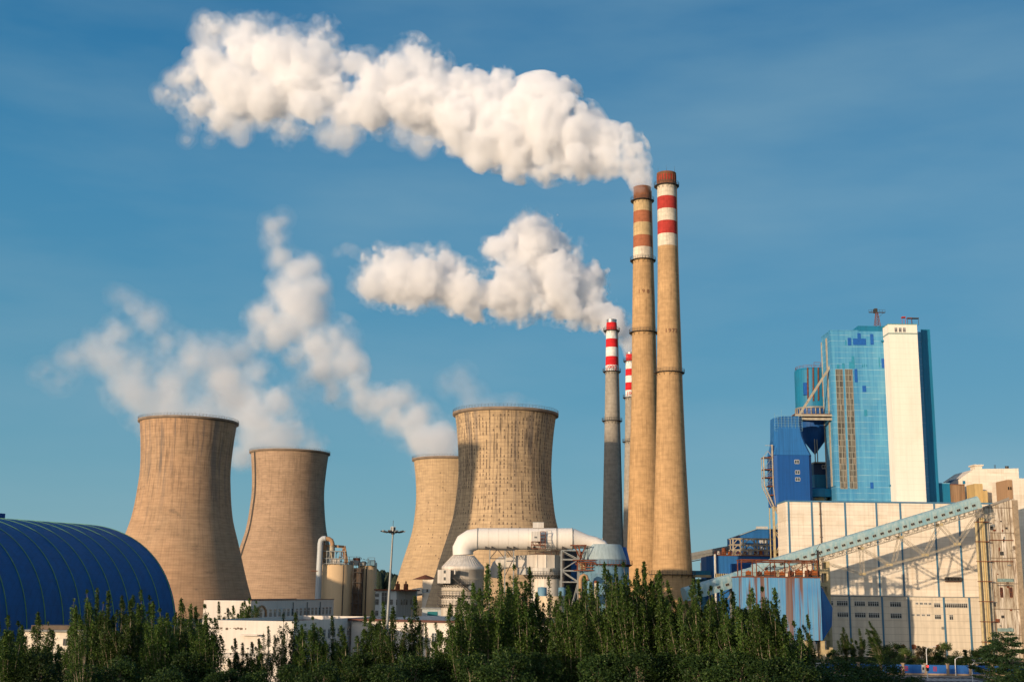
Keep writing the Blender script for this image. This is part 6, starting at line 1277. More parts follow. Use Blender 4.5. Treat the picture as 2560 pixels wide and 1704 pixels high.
# ---------------------------------------------------------------- vegetation
def M_leaf(name, c0, c1, c2):
    m = bpy.data.materials.new(name); m.use_nodes = True; t = m.node_tree; t.nodes.clear(); N = t.nodes.new; Lk = t.links.new
    o = N('ShaderNodeOutputMaterial'); d = N('ShaderNodeBsdfPrincipled'); tr = N('ShaderNodeBsdfTranslucent'); mx = N('ShaderNodeMixShader'); mx.inputs[0].default_value = .22
    at = N('ShaderNodeAttribute'); at.attribute_name = 'tone'; rp = N('ShaderNodeValToRGB'); e = rp.color_ramp.elements; e.new(.5)
    for q, (p, c) in zip(e, ((0, c0), (.55, c1), (1, c2))): q.position = p; q.color = c + (1,)
    Lk(at.outputs['Fac'], rp.inputs[0]); oi = N('ShaderNodeObjectInfo'); hs_ = N('ShaderNodeHueSaturation'); mr = N('ShaderNodeMapRange'); mr.inputs[3].default_value = .65; mr.inputs[4].default_value = 1.35; Lk(oi.outputs['Random'], mr.inputs[0]); Lk(mr.outputs[0], hs_.inputs['Value']); Lk(rp.outputs[0], hs_.inputs['Color'])
    Lk(hs_.outputs[0], d.inputs['Base Color']); Lk(hs_.outputs[0], tr.inputs[0]); d.inputs['Roughness'].default_value = .5; d.inputs['Specular IOR Level'].default_value = .18
    Lk(d.outputs[0], mx.inputs[1]); Lk(tr.outputs[0], mx.inputs[2]); Lk(mx.outputs[0], o.inputs[0]); return m
M_lp = M_leaf('poplar_leaf', (0.018, 0.038, 0.008), (0.044, 0.084, 0.015), (0.115, 0.160, 0.030)); M_lb = M_leaf('bush_leaf', (0.011, 0.027, 0.008), (0.027, 0.055, 0.012), (0.07, 0.105, 0.022)); M_lw = M_leaf('light_leaf', (0.05, 0.08, 0.02), (0.09, 0.13, 0.035), (0.16, 0.20, 0.06)); M_lc = M_leaf('conifer_leaf', (0.010, 0.026, 0.010), (0.022, 0.046, 0.016), (0.045, 0.075, 0.025)); M_lbr = M_leaf('brown_leaf', (0.05, 0.04, 0.018), (0.085, 0.065, 0.028), (0.13, 0.10, 0.04))
M_bark = M_plain('pale_bark', (0.34, 0.27, 0.19), .9, var=.45, scale=2)
def leaf_mesh(name, C, S, seed, mat, flat=0.0):
    """C: (n,3) leaf clump centres, S: (n,) sizes; each a bent pair of small faces in a random direction"""
    r = np.random.RandomState(seed); n = len(C); a = r.normal(size=(n, 3)); a /= np.linalg.norm(a, axis=1)[:, None]; b = r.normal(size=(n, 3)); b[:, 2] *= (1 - flat); a[:, 2] *= (1 - flat * .6)
    b -= a * (a * b).sum(1)[:, None]; b /= np.linalg.norm(b, axis=1)[:, None] + 1e-9; a = a * (S * .62)[:, None]; b = b * (S * .42)[:, None]; cc = np.cross(a, b); cc = cc / (np.linalg.norm(cc, axis=1)[:, None] + 1e-9) * (S * .14)[:, None]
    V = np.stack([C - a, C - b * .9 + cc, C + a, C + b * .9 + cc], 1).reshape(-1, 3); Q = np.arange(4 * n).reshape(n, 4); me = np_mesh(name, V, Q, None, [mat])
    at = me.attributes.new('tone', 'FLOAT', 'FACE'); at.data.foreach_set('value', np.clip(r.normal(.45, .22, n), 0, 1).astype(np.float32)); return me
def poplar(seed, Ht=22.0, R=2.2, leaders=9, bend=1.2, dens=1.0, gap=0.15, spread=1.0):
    r = np.random.RandomState(seed); LC = []; LS = []; tm = MB(); main = None
    def axis_pts(base, ang, out, top, n=14):
        pts = []
        for k in range(n + 1):
            t = k / n; o_ = out * (1 - (1 - t) ** 2.2) * (1 if t < .7 else 1 - (t - .7) * .25); z = base + (top - base) * t; q = t * t * bend * .5
            pts.append((math.cos(ang) * o_ - q + .12 * math.sin(t * 9 + ang), math.sin(ang) * o_ + .12 * math.cos(t * 7 + ang), z))
        return np.array(pts)
    axes = [(axis_pts(0, 0, .15, Ht), .20, 1.0, 0.16)]
    for i in range(leaders):
        ang = 2 * math.pi * (i * .381966 * 1.0 + r.rand() * .15); b = Ht * r.uniform(.08, .48); top = Ht * r.uniform(.66, .97); out = R * spread * r.uniform(.45, 1.0) * (1.0 if top < Ht * .88 else .75)
        axes.append((axis_pts(b, ang, out, top), .085, 1.0, 0.0))
    for i in range(int(leaders * 1.6)):
        ang = r.rand() * 6.28; b = Ht * r.uniform(.15, .7); top = min(Ht * .96, b + Ht * r.uniform(.10, .24)); out = R * spread * r.uniform(.5, 1.15) * (1 - .45 * b / Ht)
        axes.append((axis_pts(b, ang, out, top, 8), .045, .8, 0.0))
    for pts, rad, dn, t0 in axes:
        L = pts[-1][2] - pts[0][2]; m_ = len(pts); tm.sweep([Vector(p) for p in pts], [max(.015, rad * (1 - .9 * k / (m_ - 1))) for k in range(m_)], 5, cap=False)
        n = int(L * 118 * dens * dn); t = t0 + (1 - t0) * r.rand(n) ** .72; idx = t * (m_ - 1); i0 = np.minimum(idx.astype(int), m_ - 2); f = (idx - i0)[:, None]; c = pts[i0] * (1 - f) + pts[i0 + 1] * f
        # clumped side twigs with gaps
        ph = r.rand() * 6; dens_t = np.sin(t * L * 2.1 + ph) + np.sin(t * L * 0.9 + ph * 2) * .8; keep = dens_t > (-1.0 + gap * 2); c = c[keep]; t = t[keep]
        sg = (.12 + .20 * R / 2.2 * np.sin(np.clip(t * .92 + .08, 0, 1) * math.pi) ** .7); sg = np.minimum(sg, .07 + (1 - t) * L * .12)
        off = r.normal(size=(len(c), 3)) * np.stack([sg, sg, sg * 1.25], 1); LC.append(c + off); LS.append(r.uniform(.13, .27, len(c)))
    C = np.concatenate(LC); S = np.concatenate(LS); me = leaf_mesh('crown', C, S, seed, M_lp, 0.1)
    tb = bpy.data.meshes.new('trunk'); tb.from_pydata(tm.v, [], tm.f); tb.materials.append(M_bark); tb.polygons.foreach_set('use_smooth', [True] * len(tb.polygons)); return me, tb, Ht
def bushy(seed, Ht, R, mat, n_cl=26, leaves=9000, layered=0.0, trunk=.3, size=(.16, .30)):
    r = np.random.RandomState(seed); LC = []; tm = MB(); tm.sweep([(0, 0, 0), (.1, 0, Ht * .4), (-.1, .1, Ht * .9)], [trunk, trunk * .7, .04], 7, cap=False)
    for i in range(n_cl):
        h = r.uniform(.18, .97); prof = math.sin(min(1, h * 1.05) * math.pi * .92 + .12) ** .6 if not layered else max(.06, 1.05 - h); ang = i * 2.39996; rr = R * prof * math.sqrt(r.uniform(.1, 1)); c = np.array([math.cos(ang) * rr, math.sin(ang) * rr, Ht * h]); s_ = R * r.uniform(.22, .42) * (1 if not layered else .9)
        m_ = int(leaves / n_cl); v = r.normal(size=(m_, 3)); v /= np.linalg.norm(v, axis=1)[:, None]; v *= (r.rand(m_) ** .45)[:, None]; v[:, 2] *= (.75 if not layered else .32); LC.append(c + v * s_); tm.sweep([(0, 0, Ht * h * .55), tuple(c * .6 + np.array([0, 0, Ht * h * .33])), tuple(c)], [.07, .05, .02], 4, cap=False)
    C = np.concatenate(LC); C[:, 2] = np.maximum(C[:, 2], .15); me = leaf_mesh('crown', C, r.uniform(size[0], size[1], len(C)), seed, mat, .2); tb = bpy.data.meshes.new('trunk'); tb.from_pydata(tm.v, [], tm.f); tb.materials.append(M_bark); return me, tb, Ht
def spreading(seed, Ht=13.0, R=7.0, limbs=95, mat=None):
    r = np.random.RandomState(seed); LC = []; tm = MB(); tm.sweep([(0, 0, 0), (.1, 0, Ht * .5), (0, 0, Ht)], [.35, .22, .03], 7, cap=False)
    for i in range(limbs):
        h = r.uniform(.12, .97); ang = i * 2.39996 + r.rand(); L = R * (1.06 - h) ** .65 * r.uniform(.55, 1.08); z0 = Ht * h; droop = r.uniform(-.02, .18)
        pts = [(math.cos(ang) * L * t, math.sin(ang) * L * t, z0 + L * (.30 * t - droop * t * t * 2) ) for t in (0, .33, .66, 1.0)]; tm.sweep(pts, [.07, .05, .035, .015], 4, cap=False)
        n = int(L * 90); t = r.rand(n) ** .6; x = np.array(pts)[-1]; base = np.stack([np.cos(ang) * L * t, np.sin(ang) * L * t, z0 + L * (.30 * t - droop * t * t * 2)], 1); w_ = .55 * (1.05 - t) + .12; off = r.normal(size=(n, 3)) * np.stack([w_, w_, w_ * .28], 1); LC.append(base + off)
    C = np.concatenate(LC); C[:, 2] = np.maximum(C[:, 2], .2); me = leaf_mesh('crown', C, r.uniform(.12, .26, len(C)), seed, mat or M_lc, .2); tb = bpy.data.meshes.new('trunk'); tb.from_pydata(tm.v, [], tm.f); tb.materials.append(M_bark); return me, tb, Ht
PK = {'n1': poplar(1, 22, 1.6, 6, 1.4, 1.0), 'n2': poplar(2, 22, 1.9, 7, .8, .95, .2), 'n3': poplar(3, 22, 1.3, 5, 1.8, 1.1), 'w1': poplar(4, 22, 3.1, 13, 1.6, .95, .12), 'w2': poplar(5, 22, 3.4, 14, 1.0, .9, .18), 'w3': poplar(6, 22, 2.8, 12, 2.2, 1.0, .1), 's1': poplar(7, 22, 1.5, 7, 1.2, .45, .3), 's2': poplar(8, 22, 1.8, 8, .8, .5, .3),
      'bent': poplar(9, 22, 1.4, 6, 5.5, .9, .1), 'b1': bushy(21, 6, 3.4, M_lb), 'b2': bushy(22, 6, 3.8, M_lb, 34, 6500), 'b3': bushy(23, 6, 3.0, M_lw, 20, 4200), 'c1': bushy(24, 9, 2.6, M_lc, 46, 6000, 1.0, .2, (.16, .34)), 'p1': spreading(25), 'B1': bushy(31, 13, 3.8, M_lb, 60, 22000, 0, .3, (.14, .27)), 'B2': bushy(32, 13, 4.4, M_lb, 70, 24000, 0, .3, (.14, .27)), 'B3': bushy(33, 12, 3.4, M_lb, 50, 18000, 0, .3, (.14, .26)), 'br': bushy(26, 8, 2.6, M_lbr, 24, 4200), 'b4': bushy(27, 6, 4.2, M_lb, 40, 8000)}
rt_ = random.Random(11); COPY_N = {}
def plant(kind, px, ytop, D, label, wid=1.0, group='poplars below the plant', cat='poplar', name='poplar_tree', h=None):
    me, tb, Ht = PK[kind]; p = P(px, ytop, D); z = h or p.z; t = thing(name, label, cat, (p.x, D, 0), group); k = z / Ht; c = bpy.data.objects.new('crown', me); link(c, t); b = bpy.data.objects.new('trunk', tb); link(b, t)
    kx = wid * (0.75 + .25 * k); t.scale = (kx, kx, k); t.rotation_euler = (0, 0, rt_.uniform(-.5, .5)); return t
TREES = [
 # left cluster
 ('w1', 30, 1538, 150, 'wide poplar at the extreme left edge'), ('n1', 62, 1562, 170, 'thin poplar second from the left edge, below the blue dome'), ('w2', 101, 1530, 158, 'poplar in front of the pale shed roof, left'), ('n2', 135, 1575, 165, 'short poplar covering the left end of the low pale shed'),
 ('n2', 191, 1535, 190, 'narrow poplar right of the low pale shed windows'), ('s1', 222, 1560, 140, 'pale stemmed sparse poplar before the left cluster, rising from the bottom edge'), ('w3', 228, 1474, 180, 'tallest poplar in front of the blue dome, left of its neighbours'), ('n1', 250, 1470, 186, 'slim poplar touching the tallest one before the blue dome'), ('n2', 274, 1477, 178, 'third poplar tip before the dark blue dome'),
 ('w2', 310, 1489, 176, 'full poplar in the centre of the blue dome front'), ('n3', 334, 1500, 170, 'slender poplar just right of the dome centre'), ('w1', 360, 1474, 184, 'tall poplar before the right third of the blue dome'), ('n2', 384, 1503, 172, 'poplar before the right shoulder of the blue dome'), ('w3', 415, 1520, 166, 'poplar in front of the right end of the blue dome'),
 ('w2', 458, 1496, 172, 'broad poplar between the blue dome and the far left cooling tower foot'), ('n1', 482, 1510, 185, 'thin poplar below the far left cooling tower foot'), ('n3', 500, 1516, 178, 'narrow poplar left of the near office blank wall'), ('w3', 528, 1510, 160, 'dark poplar touching the left edge of the near office'),
 # behind the near office
 ('n1', 552, 1503, 312, 'small poplar tip behind the near office, leftmost there'), ('n2', 572, 1519, 314, 'short poplar tip behind the near office roof, second from left'), ('n3', 589, 1513, 310, 'thin poplar tip behind the near office roof, third from left'), ('w1', 628, 1494, 312, 'fullest poplar behind the near office roof before the far office'), ('n2', 604, 1522, 316, 'lowest poplar tip behind the near office roof'),
 # before near office
 ('n3', 594, 1595, 205, 'small poplar in front of the near office balcony, left'), ('n1', 611, 1606, 200, 'very small poplar below the balcony of the near office'), ('n2', 632, 1604, 198, 'poplar at the middle of the near office balcony'), ('n3', 654, 1596, 195, 'spindly poplar at the right end of the near office balcony'), ('s1', 676, 1564, 188, 'open leaved poplar before the near office blank wall'),
 ('s2', 711, 1534, 185, 'tall sparse poplar just left of the near office corner'), ('n2', 742, 1531, 186, 'poplar standing exactly at the near office corner'), ('n3', 764, 1561, 180, 'lower poplar right of the near office corner'), ('w3', 795, 1540, 182, 'dense poplar before the middle of the near office side'), ('n1', 837, 1539, 184, 'tapering poplar before the near office side windows'),
 ('n2', 856, 1563, 178, 'smaller poplar right of the tapering one at the office side'), ('n3', 871, 1586, 172, 'short poplar before the last office side windows'), ('s2', 896, 1589, 168, 'sparse short poplar left of the high mast light'), ('w1', 940, 1526, 176, 'open branched poplar left of the mast foot'), ('n1', 966, 1504, 174, 'poplar hiding the foot of the high mast light'),
 ('w2', 988, 1516, 170, 'broad airy poplar just right of the mast foot'), ('n2', 1041, 1490, 172, 'full dark poplar before the turquoise shed'), ('s1', 1070, 1556, 164, 'loose poplar left of the workshop window'), ('s2', 1092, 1556, 168, 'loose poplar under the workshop window'), ('n3', 1106, 1574, 160, 'low poplar below the workshop window'),
 # centre cluster
 ('w1', 1156, 1494, 158, 'leaning poplar before the white absorber base'), ('w2', 1225, 1410, 162, 'tall poplar between the two white absorbers'), ('n1', 1257, 1408, 170, 'spire of poplar touching the tall one between the white absorbers'), ('w3', 1301, 1411, 164, 'tall poplar in front of the middle absorber'), ('n2', 1327, 1418, 168, 'poplar tip at the right side of the middle absorber'),
 ('s2', 1376, 1443, 166, 'open poplar in front of the cream round tank'), ('w1', 1431, 1463, 160, 'poplar in front of the grey trestle foot'), ('n2', 1464, 1440, 168, 'poplar before the rust topped vent pipe'), ('w2', 1516, 1407, 160, 'broad tall poplar before the grey blue absorber'), ('n1', 1547, 1413, 166, 'narrow poplar overlapping the grey blue absorber right half'),
 ('w3', 1575, 1404, 158, 'tall poplar at the foot of the 1983 chimney'), ('w1', 1620, 1404, 160, 'dark pointed poplar between the feet of the two tall chimneys'), ('n2', 1652, 1426, 166, 'thin poplar spire before the tallest chimney'), ('bent', 1683, 1440, 158, 'wind bent poplar with curved tips before the tallest chimney'), ('bent', 1712, 1453, 160, 'second wind bent poplar at the right edge of the tallest chimney'),
 ('w2', 1740, 1448, 156, 'poplar just right of the tallest chimney foot'), ('n3', 1757, 1448, 166, 'slim poplar before the low end of the conveyor'), ('w3', 1792, 1464, 158, 'poplar before the shaded lower conveyor'), ('n1', 1813, 1474, 150, 'poplar covering the lower conveyor pier'), ('w1', 1842, 1479, 152, 'leafy poplar left of the rusty blue box'),
 ('w2', 1886, 1470, 148, 'broad poplar before the left half of the rusty blue box'), ('w3', 1922, 1466, 146, 'large poplar in front of the rusty blue box centre'), ('n2', 1940, 1470, 154, 'narrow poplar touching the large one before the rusty box'), ('n1', 1951, 1524, 150, 'short poplar low before the rusty blue box'), ('w1', 1972, 1537, 146, 'rounded poplar before the right part of the rusty box'),
 ('n2', 2003, 1570, 150, 'low poplar below the right corner of the rusty box'), ('n3', 2027, 1536, 210, 'dark narrow poplar at the right corner of the rusty box'),
 ('n2', 2110, 1567, 355, 'young sunlit poplar before the white hall, leftmost there'), ('n3', 2134, 1594, 350, 'smallest young poplar before the white hall'), ('n1', 2152, 1570, 352, 'young poplar before the second blue strip of the white hall'), ('bent', 2196, 1552, 330, 'tall bent poplar before the white hall windows'),
]
for kind, px, yt, D, lab in TREES:
    k = 1.0
    if D > 280: k = 1.15
    plant(kind, px, yt, D, lab, k * (.92 if D < 280 else 1))
# second rank filling the grove, tops lower than the front ones
FILL = [(70, 1590), (150, 1610), (270, 1530), (330, 1545), (400, 1560), (440, 1540), (520, 1560), (1130, 1560), (1180, 1510), (1205, 1470), (1280, 1455), (1345, 1480), (1400, 1500), (1450, 1500), (1490, 1460), (1530, 1450), (1560, 1450), (1600, 1450), (1636, 1465), (1670, 1490), (1725, 1500), (1775, 1500), (1825, 1520), (1865, 1520), (1905, 1510), (1955, 1570), (1990, 1600)]
for i, (px, yt) in enumerate(FILL):
    plant(('w1', 'w2', 'w3', 'n2')[i % 4], px, yt, 196 + (i * 37) % 22, 'one of the darker poplars filling the grove behind the front row', 1.1, 'back row poplars')
# bushes and small trees
BUSH = [
 ('b2', 560, 1650, 150, 1.3, 'dark round bush below the near office arch'), ('b1', 470, 1610, 158, 1.2, 'dark bush below the broad poplars left of the office'), ('b4', 300, 1630, 150, 1.4, 'round dark bush under the poplars before the dome'), ('b4', 420, 1655, 142, 1.2, 'domed dark bush low in the left cluster'), ('b2', 210, 1640, 146, 1.0, 'bush at the foot of the pale stemmed poplar'),
 ('b1', 100, 1610, 150, 1.4, 'dark bush below the pale shed'), ('b2', 20, 1600, 158, 1.3, 'dark bush in the bottom left corner'), ('b2', 640, 1655, 150, 1.1, 'bush under the balcony poplars'), ('b1', 730, 1640, 152, 1.1, 'bush below the near office corner'), ('b4', 810, 1640, 150, 1.0, 'bush below the office side windows'),
 ('b2', 900, 1610, 168, 1.0, 'round bush under the sparse short poplar left of the mast'), ('b1', 960, 1640, 150, 1.1, 'bush right below the mast'), ('b4', 1030, 1620, 155, 1.1, 'bush below the turquoise shed poplar'), ('b4', 1110, 1600, 160, 1.3, 'dark spreading bush below the workshop window'), ('b2', 1185, 1610, 152, 1.3, 'bush below the leaning poplar'),
 ('b4', 1270, 1610, 150, 1.3, 'bush below the tall poplars between the absorbers'), ('b1', 1350, 1600, 155, 1.3, 'bush under the open poplar before the cream tank'), ('b4', 1420, 1570, 162, 1.3, 'leafy bush before the grey trestle poplars'), ('b2', 1500, 1600, 152, 1.3, 'bush under the grey blue absorber poplars'), ('b4', 1590, 1600, 152, 1.4, 'bush at the foot of the 1983 chimney poplars'),
 ('b1', 1670, 1600, 154, 1.4, 'bush below the wind bent poplars'), ('b2', 1750, 1600, 150, 1.3, 'bush under the poplars right of the tallest chimney'), ('b4', 1840, 1610, 146, 1.3, 'bush left below the rusty blue box'), ('b2', 1920, 1620, 142, 1.3, 'bush below the middle of the rusty box'), ('b4', 1990, 1640, 142, 1.2, 'bush at the right end of the poplar grove'),
 ('b1', 2090, 1622, 372, 1.0, 'low bush at the left foot of the white hall'), ('c1', 2180, 1595, 378, 1.1, 'small dark conifer before the white hall plinth'), ('b4', 2235, 1612, 372, 1.3, 'rounded bush under the round wall vents'), ('b3', 2262, 1622, 360, 1.2, 'lighter green bush right of the round vents'), ('br', 2302, 1612, 352, 1.0, 'brownish small tree behind the left street lamp'),
 ('b1', 2330, 1618, 366, 1.3, 'dark green bush right of the brownish tree'), ('b3', 2362, 1608, 372, 1.1, 'light yellow green tree before a blue wall strip'), ('b4', 2395, 1640, 352, 1.2, 'wide low bush by the middle street lamp'), ('c1', 2412, 1622, 380, .8, 'little pointed conifer before the white hall corner'), ('b2', 2440, 1622, 372, 1.2, 'bush right of the little conifer'),
 ('b1', 2475, 1612, 368, 1.3, 'dark bush below the pipe corner'), ('b4', 2290, 1648, 344, 1.2, 'low hedge like bush behind the blue fence'), ('b4', 2200, 1640, 346, 1.3, 'bush behind the left part of the blue fence'), ('b2', 2140, 1640, 348, 1.2, 'bush behind the blue fence under the young poplars'), ('b2', 2350, 1655, 345, 1.0, 'small bush just above the blue fence'),
 ('p1', 2505, 1578, 182, 1.0, 'large dark spreading conifer at the right edge'), ('b4', 2552, 1660, 150, 1.1, 'bush in the bottom right corner'), ('b4', 2080, 1652, 240, 1.3, 'dark bush in front of the blue fence, left'), ('b2', 2150, 1655, 245, 1.4, 'dark bush before the blue fence below the young poplars'), ('b4', 2212, 1662, 250, 1.2, 'dark leafy bush before the fence signs'), ('b1', 2290, 1690, 260, 1.0, 'low bush at the foot of the left street lamp'), ('b2', 2050, 1662, 215, 1.2, 'dark bush left of the small white post'),
]
for kind, px, yt, D, wd, lab in BUSH:
    if D < 205 and kind[0] == 'b': kind = {'b1': 'B1', 'b2': 'B3', 'b4': 'B2', 'b3': 'B3'}[kind]; yt = max(yt + 22, 1632); wd = min(wd, 1.1)
    big = kind == 'p1'; z = P(px, yt, D).z; Ht = PK[kind][2]
    plant(kind, px, yt, D, lab, wd * min(1.5, max(.8, z / Ht)) / (0.75 + .25 * z / Ht), 'bushes and small trees', 'conifer' if kind in ('c1', 'p1') else 'bush', 'conifer_tree' if kind in ('c1', 'p1') else 'leafy_bush')
# ---------------------------------------------------------------- street by the blue fence
M_asph = M_plain('asphalt', (0.055, 0.055, 0.06), .85, var=.35, scale=.6); M_kerb = M_plain('kerb_stone', (0.30, 0.27, 0.23), .85); M_verge = NT('verge_grass'); M_verge = M_verge.done(M_verge.ramp(M_verge.noise(M_verge.coord('Object'), .9, 6), [(.3, (.02, .045, .012)), (.7, (.05, .09, .025))]), .9); M_line = M_plain('road_paint', (.62, .62, .58), .6)
yr0, yr1 = 286.0, 329.0; m = MB(); m.add([(20, yr0, .004), (400, yr0 - 8, .004), (400, yr1 - 8, .004), (20, yr1, .004)], [(0, 1, 2, 3)]); tag(m.build('road', M_asph), kind='structure')
m = MB(); m.add([(20, yr1 + .35, .13), (400, yr1 - 7.65, .13), (400, yr1 - 4.6, .13), (20, yr1 + 3.4, .13)], [(0, 1, 2, 3)]); tag(m.build('pavement', M_kerb), kind='structure')
m = MB(); m.bar((20, yr1 + .17, .065), (400, yr1 - 7.83, .065), .3, .14); tag(m.build('kerb', M_kerb), kind='structure')
m = MB(); m.add([(20, 200, .006), (92, 200, .006), (92, 285, .006), (20, 285.5, .006)], [(0, 1, 2, 3)]); tag(m.build('verge', M_verge), kind='structure')
for i in range(14): m = MB(); x = 70 + i * 8; y = 308 - i * .17; m.add([(x, y, .012), (x + 4, y - .08, .012), (x + 4, y + .12, .012), (x, y + .2, .012)], [(0, 1, 2, 3)]); o = m.build('road_marking', M_line); tag(o, kind='structure')
m = MB()
for i in range(9): x = 103 + i * 1.6; m.add([(x, 312, .012), (x + .7, 312, .012), (x + .1, 322, .012), (x - .6, 322, .012)], [(0, 1, 2, 3)])
tag(m.build('zebra_crossing', M_line), kind='structure')
YF2 = 333.5; fx0, fx1 = P(2035, 1670, YF2).x, P(2560, 1685, YF2).x + 14; M_fb = M_paint('fence_blue', (0.015, 0.10, 0.34), .2, (.05, .06, .08), .3, .6, panel=(3.0, 30, .35, .08)); M_post = M_paint('fence_brick', (.34, .24, .16), .2, (.2, .14, .1), .3, .9)
fn = thing('panel_fence', 'blue sheet fence between brick posts along the street before the bushes', 'fence', ((fx0 + fx1) / 2, YF2, .13)); n = 12
for i in range(n):
    a = fx0 + (fx1 - fx0) * i / n; b = fx0 + (fx1 - fx0) * (i + 1) / n; ya = YF2 - (a - fx0) * .045; m = MB(); m.prism([(a + .3, YF2 - (a - fx0) * .045, .6), (b - .3, YF2 - (b - fx0) * .045, .6), (b - .3, YF2 - (b - fx0) * .045, 2.75), (a + .3, YF2 - (a - fx0) * .045, 2.75)], (0, .08, 0)); m.build('panel', M_fb, fn)
    m = MB(); m.prism([(a + .3, YF2 - (a - fx0) * .045 - .1, .135), (b - .3, YF2 - (b - fx0) * .045 - .1, .135), (b - .3, YF2 - (b - fx0) * .045 - .1, .6), (a + .3, YF2 - (a - fx0) * .045 - .1, .6)], (0, .3, 0)); m.build('base_wall', M_post, fn)
for i in range(n + 1): a = fx0 + (fx1 - fx0) * i / n; y = YF2 - (a - fx0) * .045; m = MB(); m.box(a - .3, y - .3, .13, a + .3, y + .3, 3.0); m.box(a - .4, y - .4, 3.0, a + .4, y + .4, 3.15); m.build('brick_post', M_post, fn)
M_sred = M_plain('sign_red', (.45, .03, .03), .6)
for px in (2257, 2267, 2338): 
    p = P(px, 1673, YF2 - 1.6); y = YF2 - (p.x - fx0) * .045 - .05; m = MB()
    for dz in (-.5, 0, .5): m.box(p.x - .42, y - .03, 1.75 + dz - .07, p.x + .42, y, 1.75 + dz + .07)
    for dx in (-.4, 0, .4): m.box(p.x + dx - .06, y - .028, 1.2, p.x + dx + .06, y - .001, 2.3)
    m.build('painted_character', M_sred, fn)
M_lampw = M_plain('lamp_post_white', (.60, .60, .58), .4)
def street_lamp(px, ytop, D, arm, label, panel=False, base_z=.0):
    p = P(px, ytop, D); t = thing('street_lamp', label, 'street lamp', (p.x, D, base_z), 'street lamps by the blue fence'); m = MB(); m.tube((p.x, D, base_z), (p.x, D, p.z - .5), .14, .09, 12); m.build('post', M_lampw, t)
    m = MB(); pts = [(p.x, D, p.z - 1.6), (p.x + .15, D, p.z - .5), (p.x + .7, D, p.z - .12), (p.x + arm, D, p.z)]; m.sweep(pts, [.08, .08, .07, .06], 8); m.build('arm', M_lampw, t); m = MB(); m.obox((p.x + arm + .35, D, p.z + .03), (.45, 0, .04), (0, .16, 0), (0, 0, .07)); m.build('lamp_head', M_lampw, t)
    if panel: m = MB(); m.obox((p.x + 1.5, D - .3, p.z + .75), (1.35, 0, .28), (0, .8, .12), (0, 0, .06)); m.build('solar_panel', M_plain('solar_blue', (.01, .025, .08), .2), t); m = MB(); m.bar((p.x, D, p.z - .5), (p.x + .9, D - .3, p.z + .62), .1); m.build('panel_arm', M_lampw, t)
street_lamp(2315, 1615, 322, 1.8, 'tall white street lamp left of the red traffic signal'); street_lamp(2387, 1641, 331.3, 1.2, 'smaller white street lamp nearest the blue fence', base_z=.13); street_lamp(2429, 1655, 300, 2.2, 'white street lamp carrying a dark blue solar panel', True); street_lamp(2038, 1657, 240, .2, 'short white post lamp at the right end of the poplar grove')
p = P(2318, 1668, 321); t = thing('traffic_signal', 'red lit traffic signal with a small white sign on its left', 'traffic signal', (p.x, 321, 0)); m = MB(); m.tube((p.x, 321, 0), (p.x, 321, p.z + .6), .08, n=10); m.build('pole', M_lampw, t); m = MB(); m.box(p.x - .3, 320.6, p.z - .75, p.x + .3, 320.9, p.z + .75); m.build('signal_housing', M_rail, t)
eR = NT('signal_red_light'); eR.b.inputs['Emission Color'].default_value = (1, .03, .02, 1); eR.b.inputs['Emission Strength'].default_value = 4.0; M_eR = eR.done((.6, .02, .02), .4); m = MB(); m.tube((p.x, 320.6, p.z + .4), (p.x, 320.53, p.z + .4), .24, n=16); m.build('red_lens', M_eR, t)
m = MB(); m.tube((p.x, 320.6, p.z - .35), (p.x, 320.55, p.z - .35), .2, n=14); m.build('dark_lens', M_void, t)
q = P(2308, 1670, 321); m = MB(); m.box(q.x - .45, 320.7, q.z - .95, q.x + .3, 320.8, q.z + .95); m.build('sign_plate', M_frame, t); m = MB(); m.box(q.x - .3, 320.67, q.z - .3, q.x + .1, 320.698, q.z + .35); m.build('sign_mark', M_rail, t); m = MB(); m.bar((q.x, 321, q.z), (p.x, 321, q.z), .06); m.build('sign_bracket', M_rail, t)
OCT = [(34, 9, 0), (12, 3.0, 0), (17, 6.0, 1), (8.5, 4.4, 1), (4.2, 2.9, 1), (2.2, 1.6, 1)]
B = [(1604, 470, 20, 470), (1602, 452, 23, 470), (1596, 432, 27, 470), (1586, 408, 31, 470), (1574, 382, 36, 470), (1560, 352, 34, 470), (1540, 385, 36, 468), (1525, 345, 30, 473), (1510, 400, 38, 470), (1480, 355, 46, 476),
     (1462, 300, 36, 478), (1440, 405, 40, 466), (1420, 345, 74, 472), (1405, 240, 38, 480), (1378, 235, 30, 470), (1375, 412, 40, 470), (1350, 300, 80, 475), (1300, 385, 52, 468), (1290, 320, 82, 472),
     (1250, 225, 42, 480), (1225, 345, 62, 468), (1200, 260, 62, 476), (1180, 210, 34, 470), (1150, 310, 60, 470), (1120, 265, 66, 474), (1070, 180, 52, 478), (1030, 130, 36, 470), (1040, 250, 78, 470), (1000, 200, 72, 472),
     (940, 215, 68, 474), (920, 270, 62, 468), (900, 165, 36, 476), (860, 285, 44, 470), (830, 240, 58, 472), (800, 120, 56, 480), (815, 75, 30, 478), (770, 190, 88, 470), (760, 270, 66, 462), (700, 150, 92, 474), (660, 250, 78, 466), (620, 130, 74, 476),
     (590, 230, 86, 470), (540, 180, 62, 472), (560, 285, 48, 466), (720, 310, 46, 462), (500, 260, 50, 470), (470, 200, 40, 468), (430, 240, 30, 470), (540, 75, 30, 480), (510, 50, 20, 480)]
B = [(x, y, r, d + max(0, 1600 - x) * .075) for x, y, r, d in B]
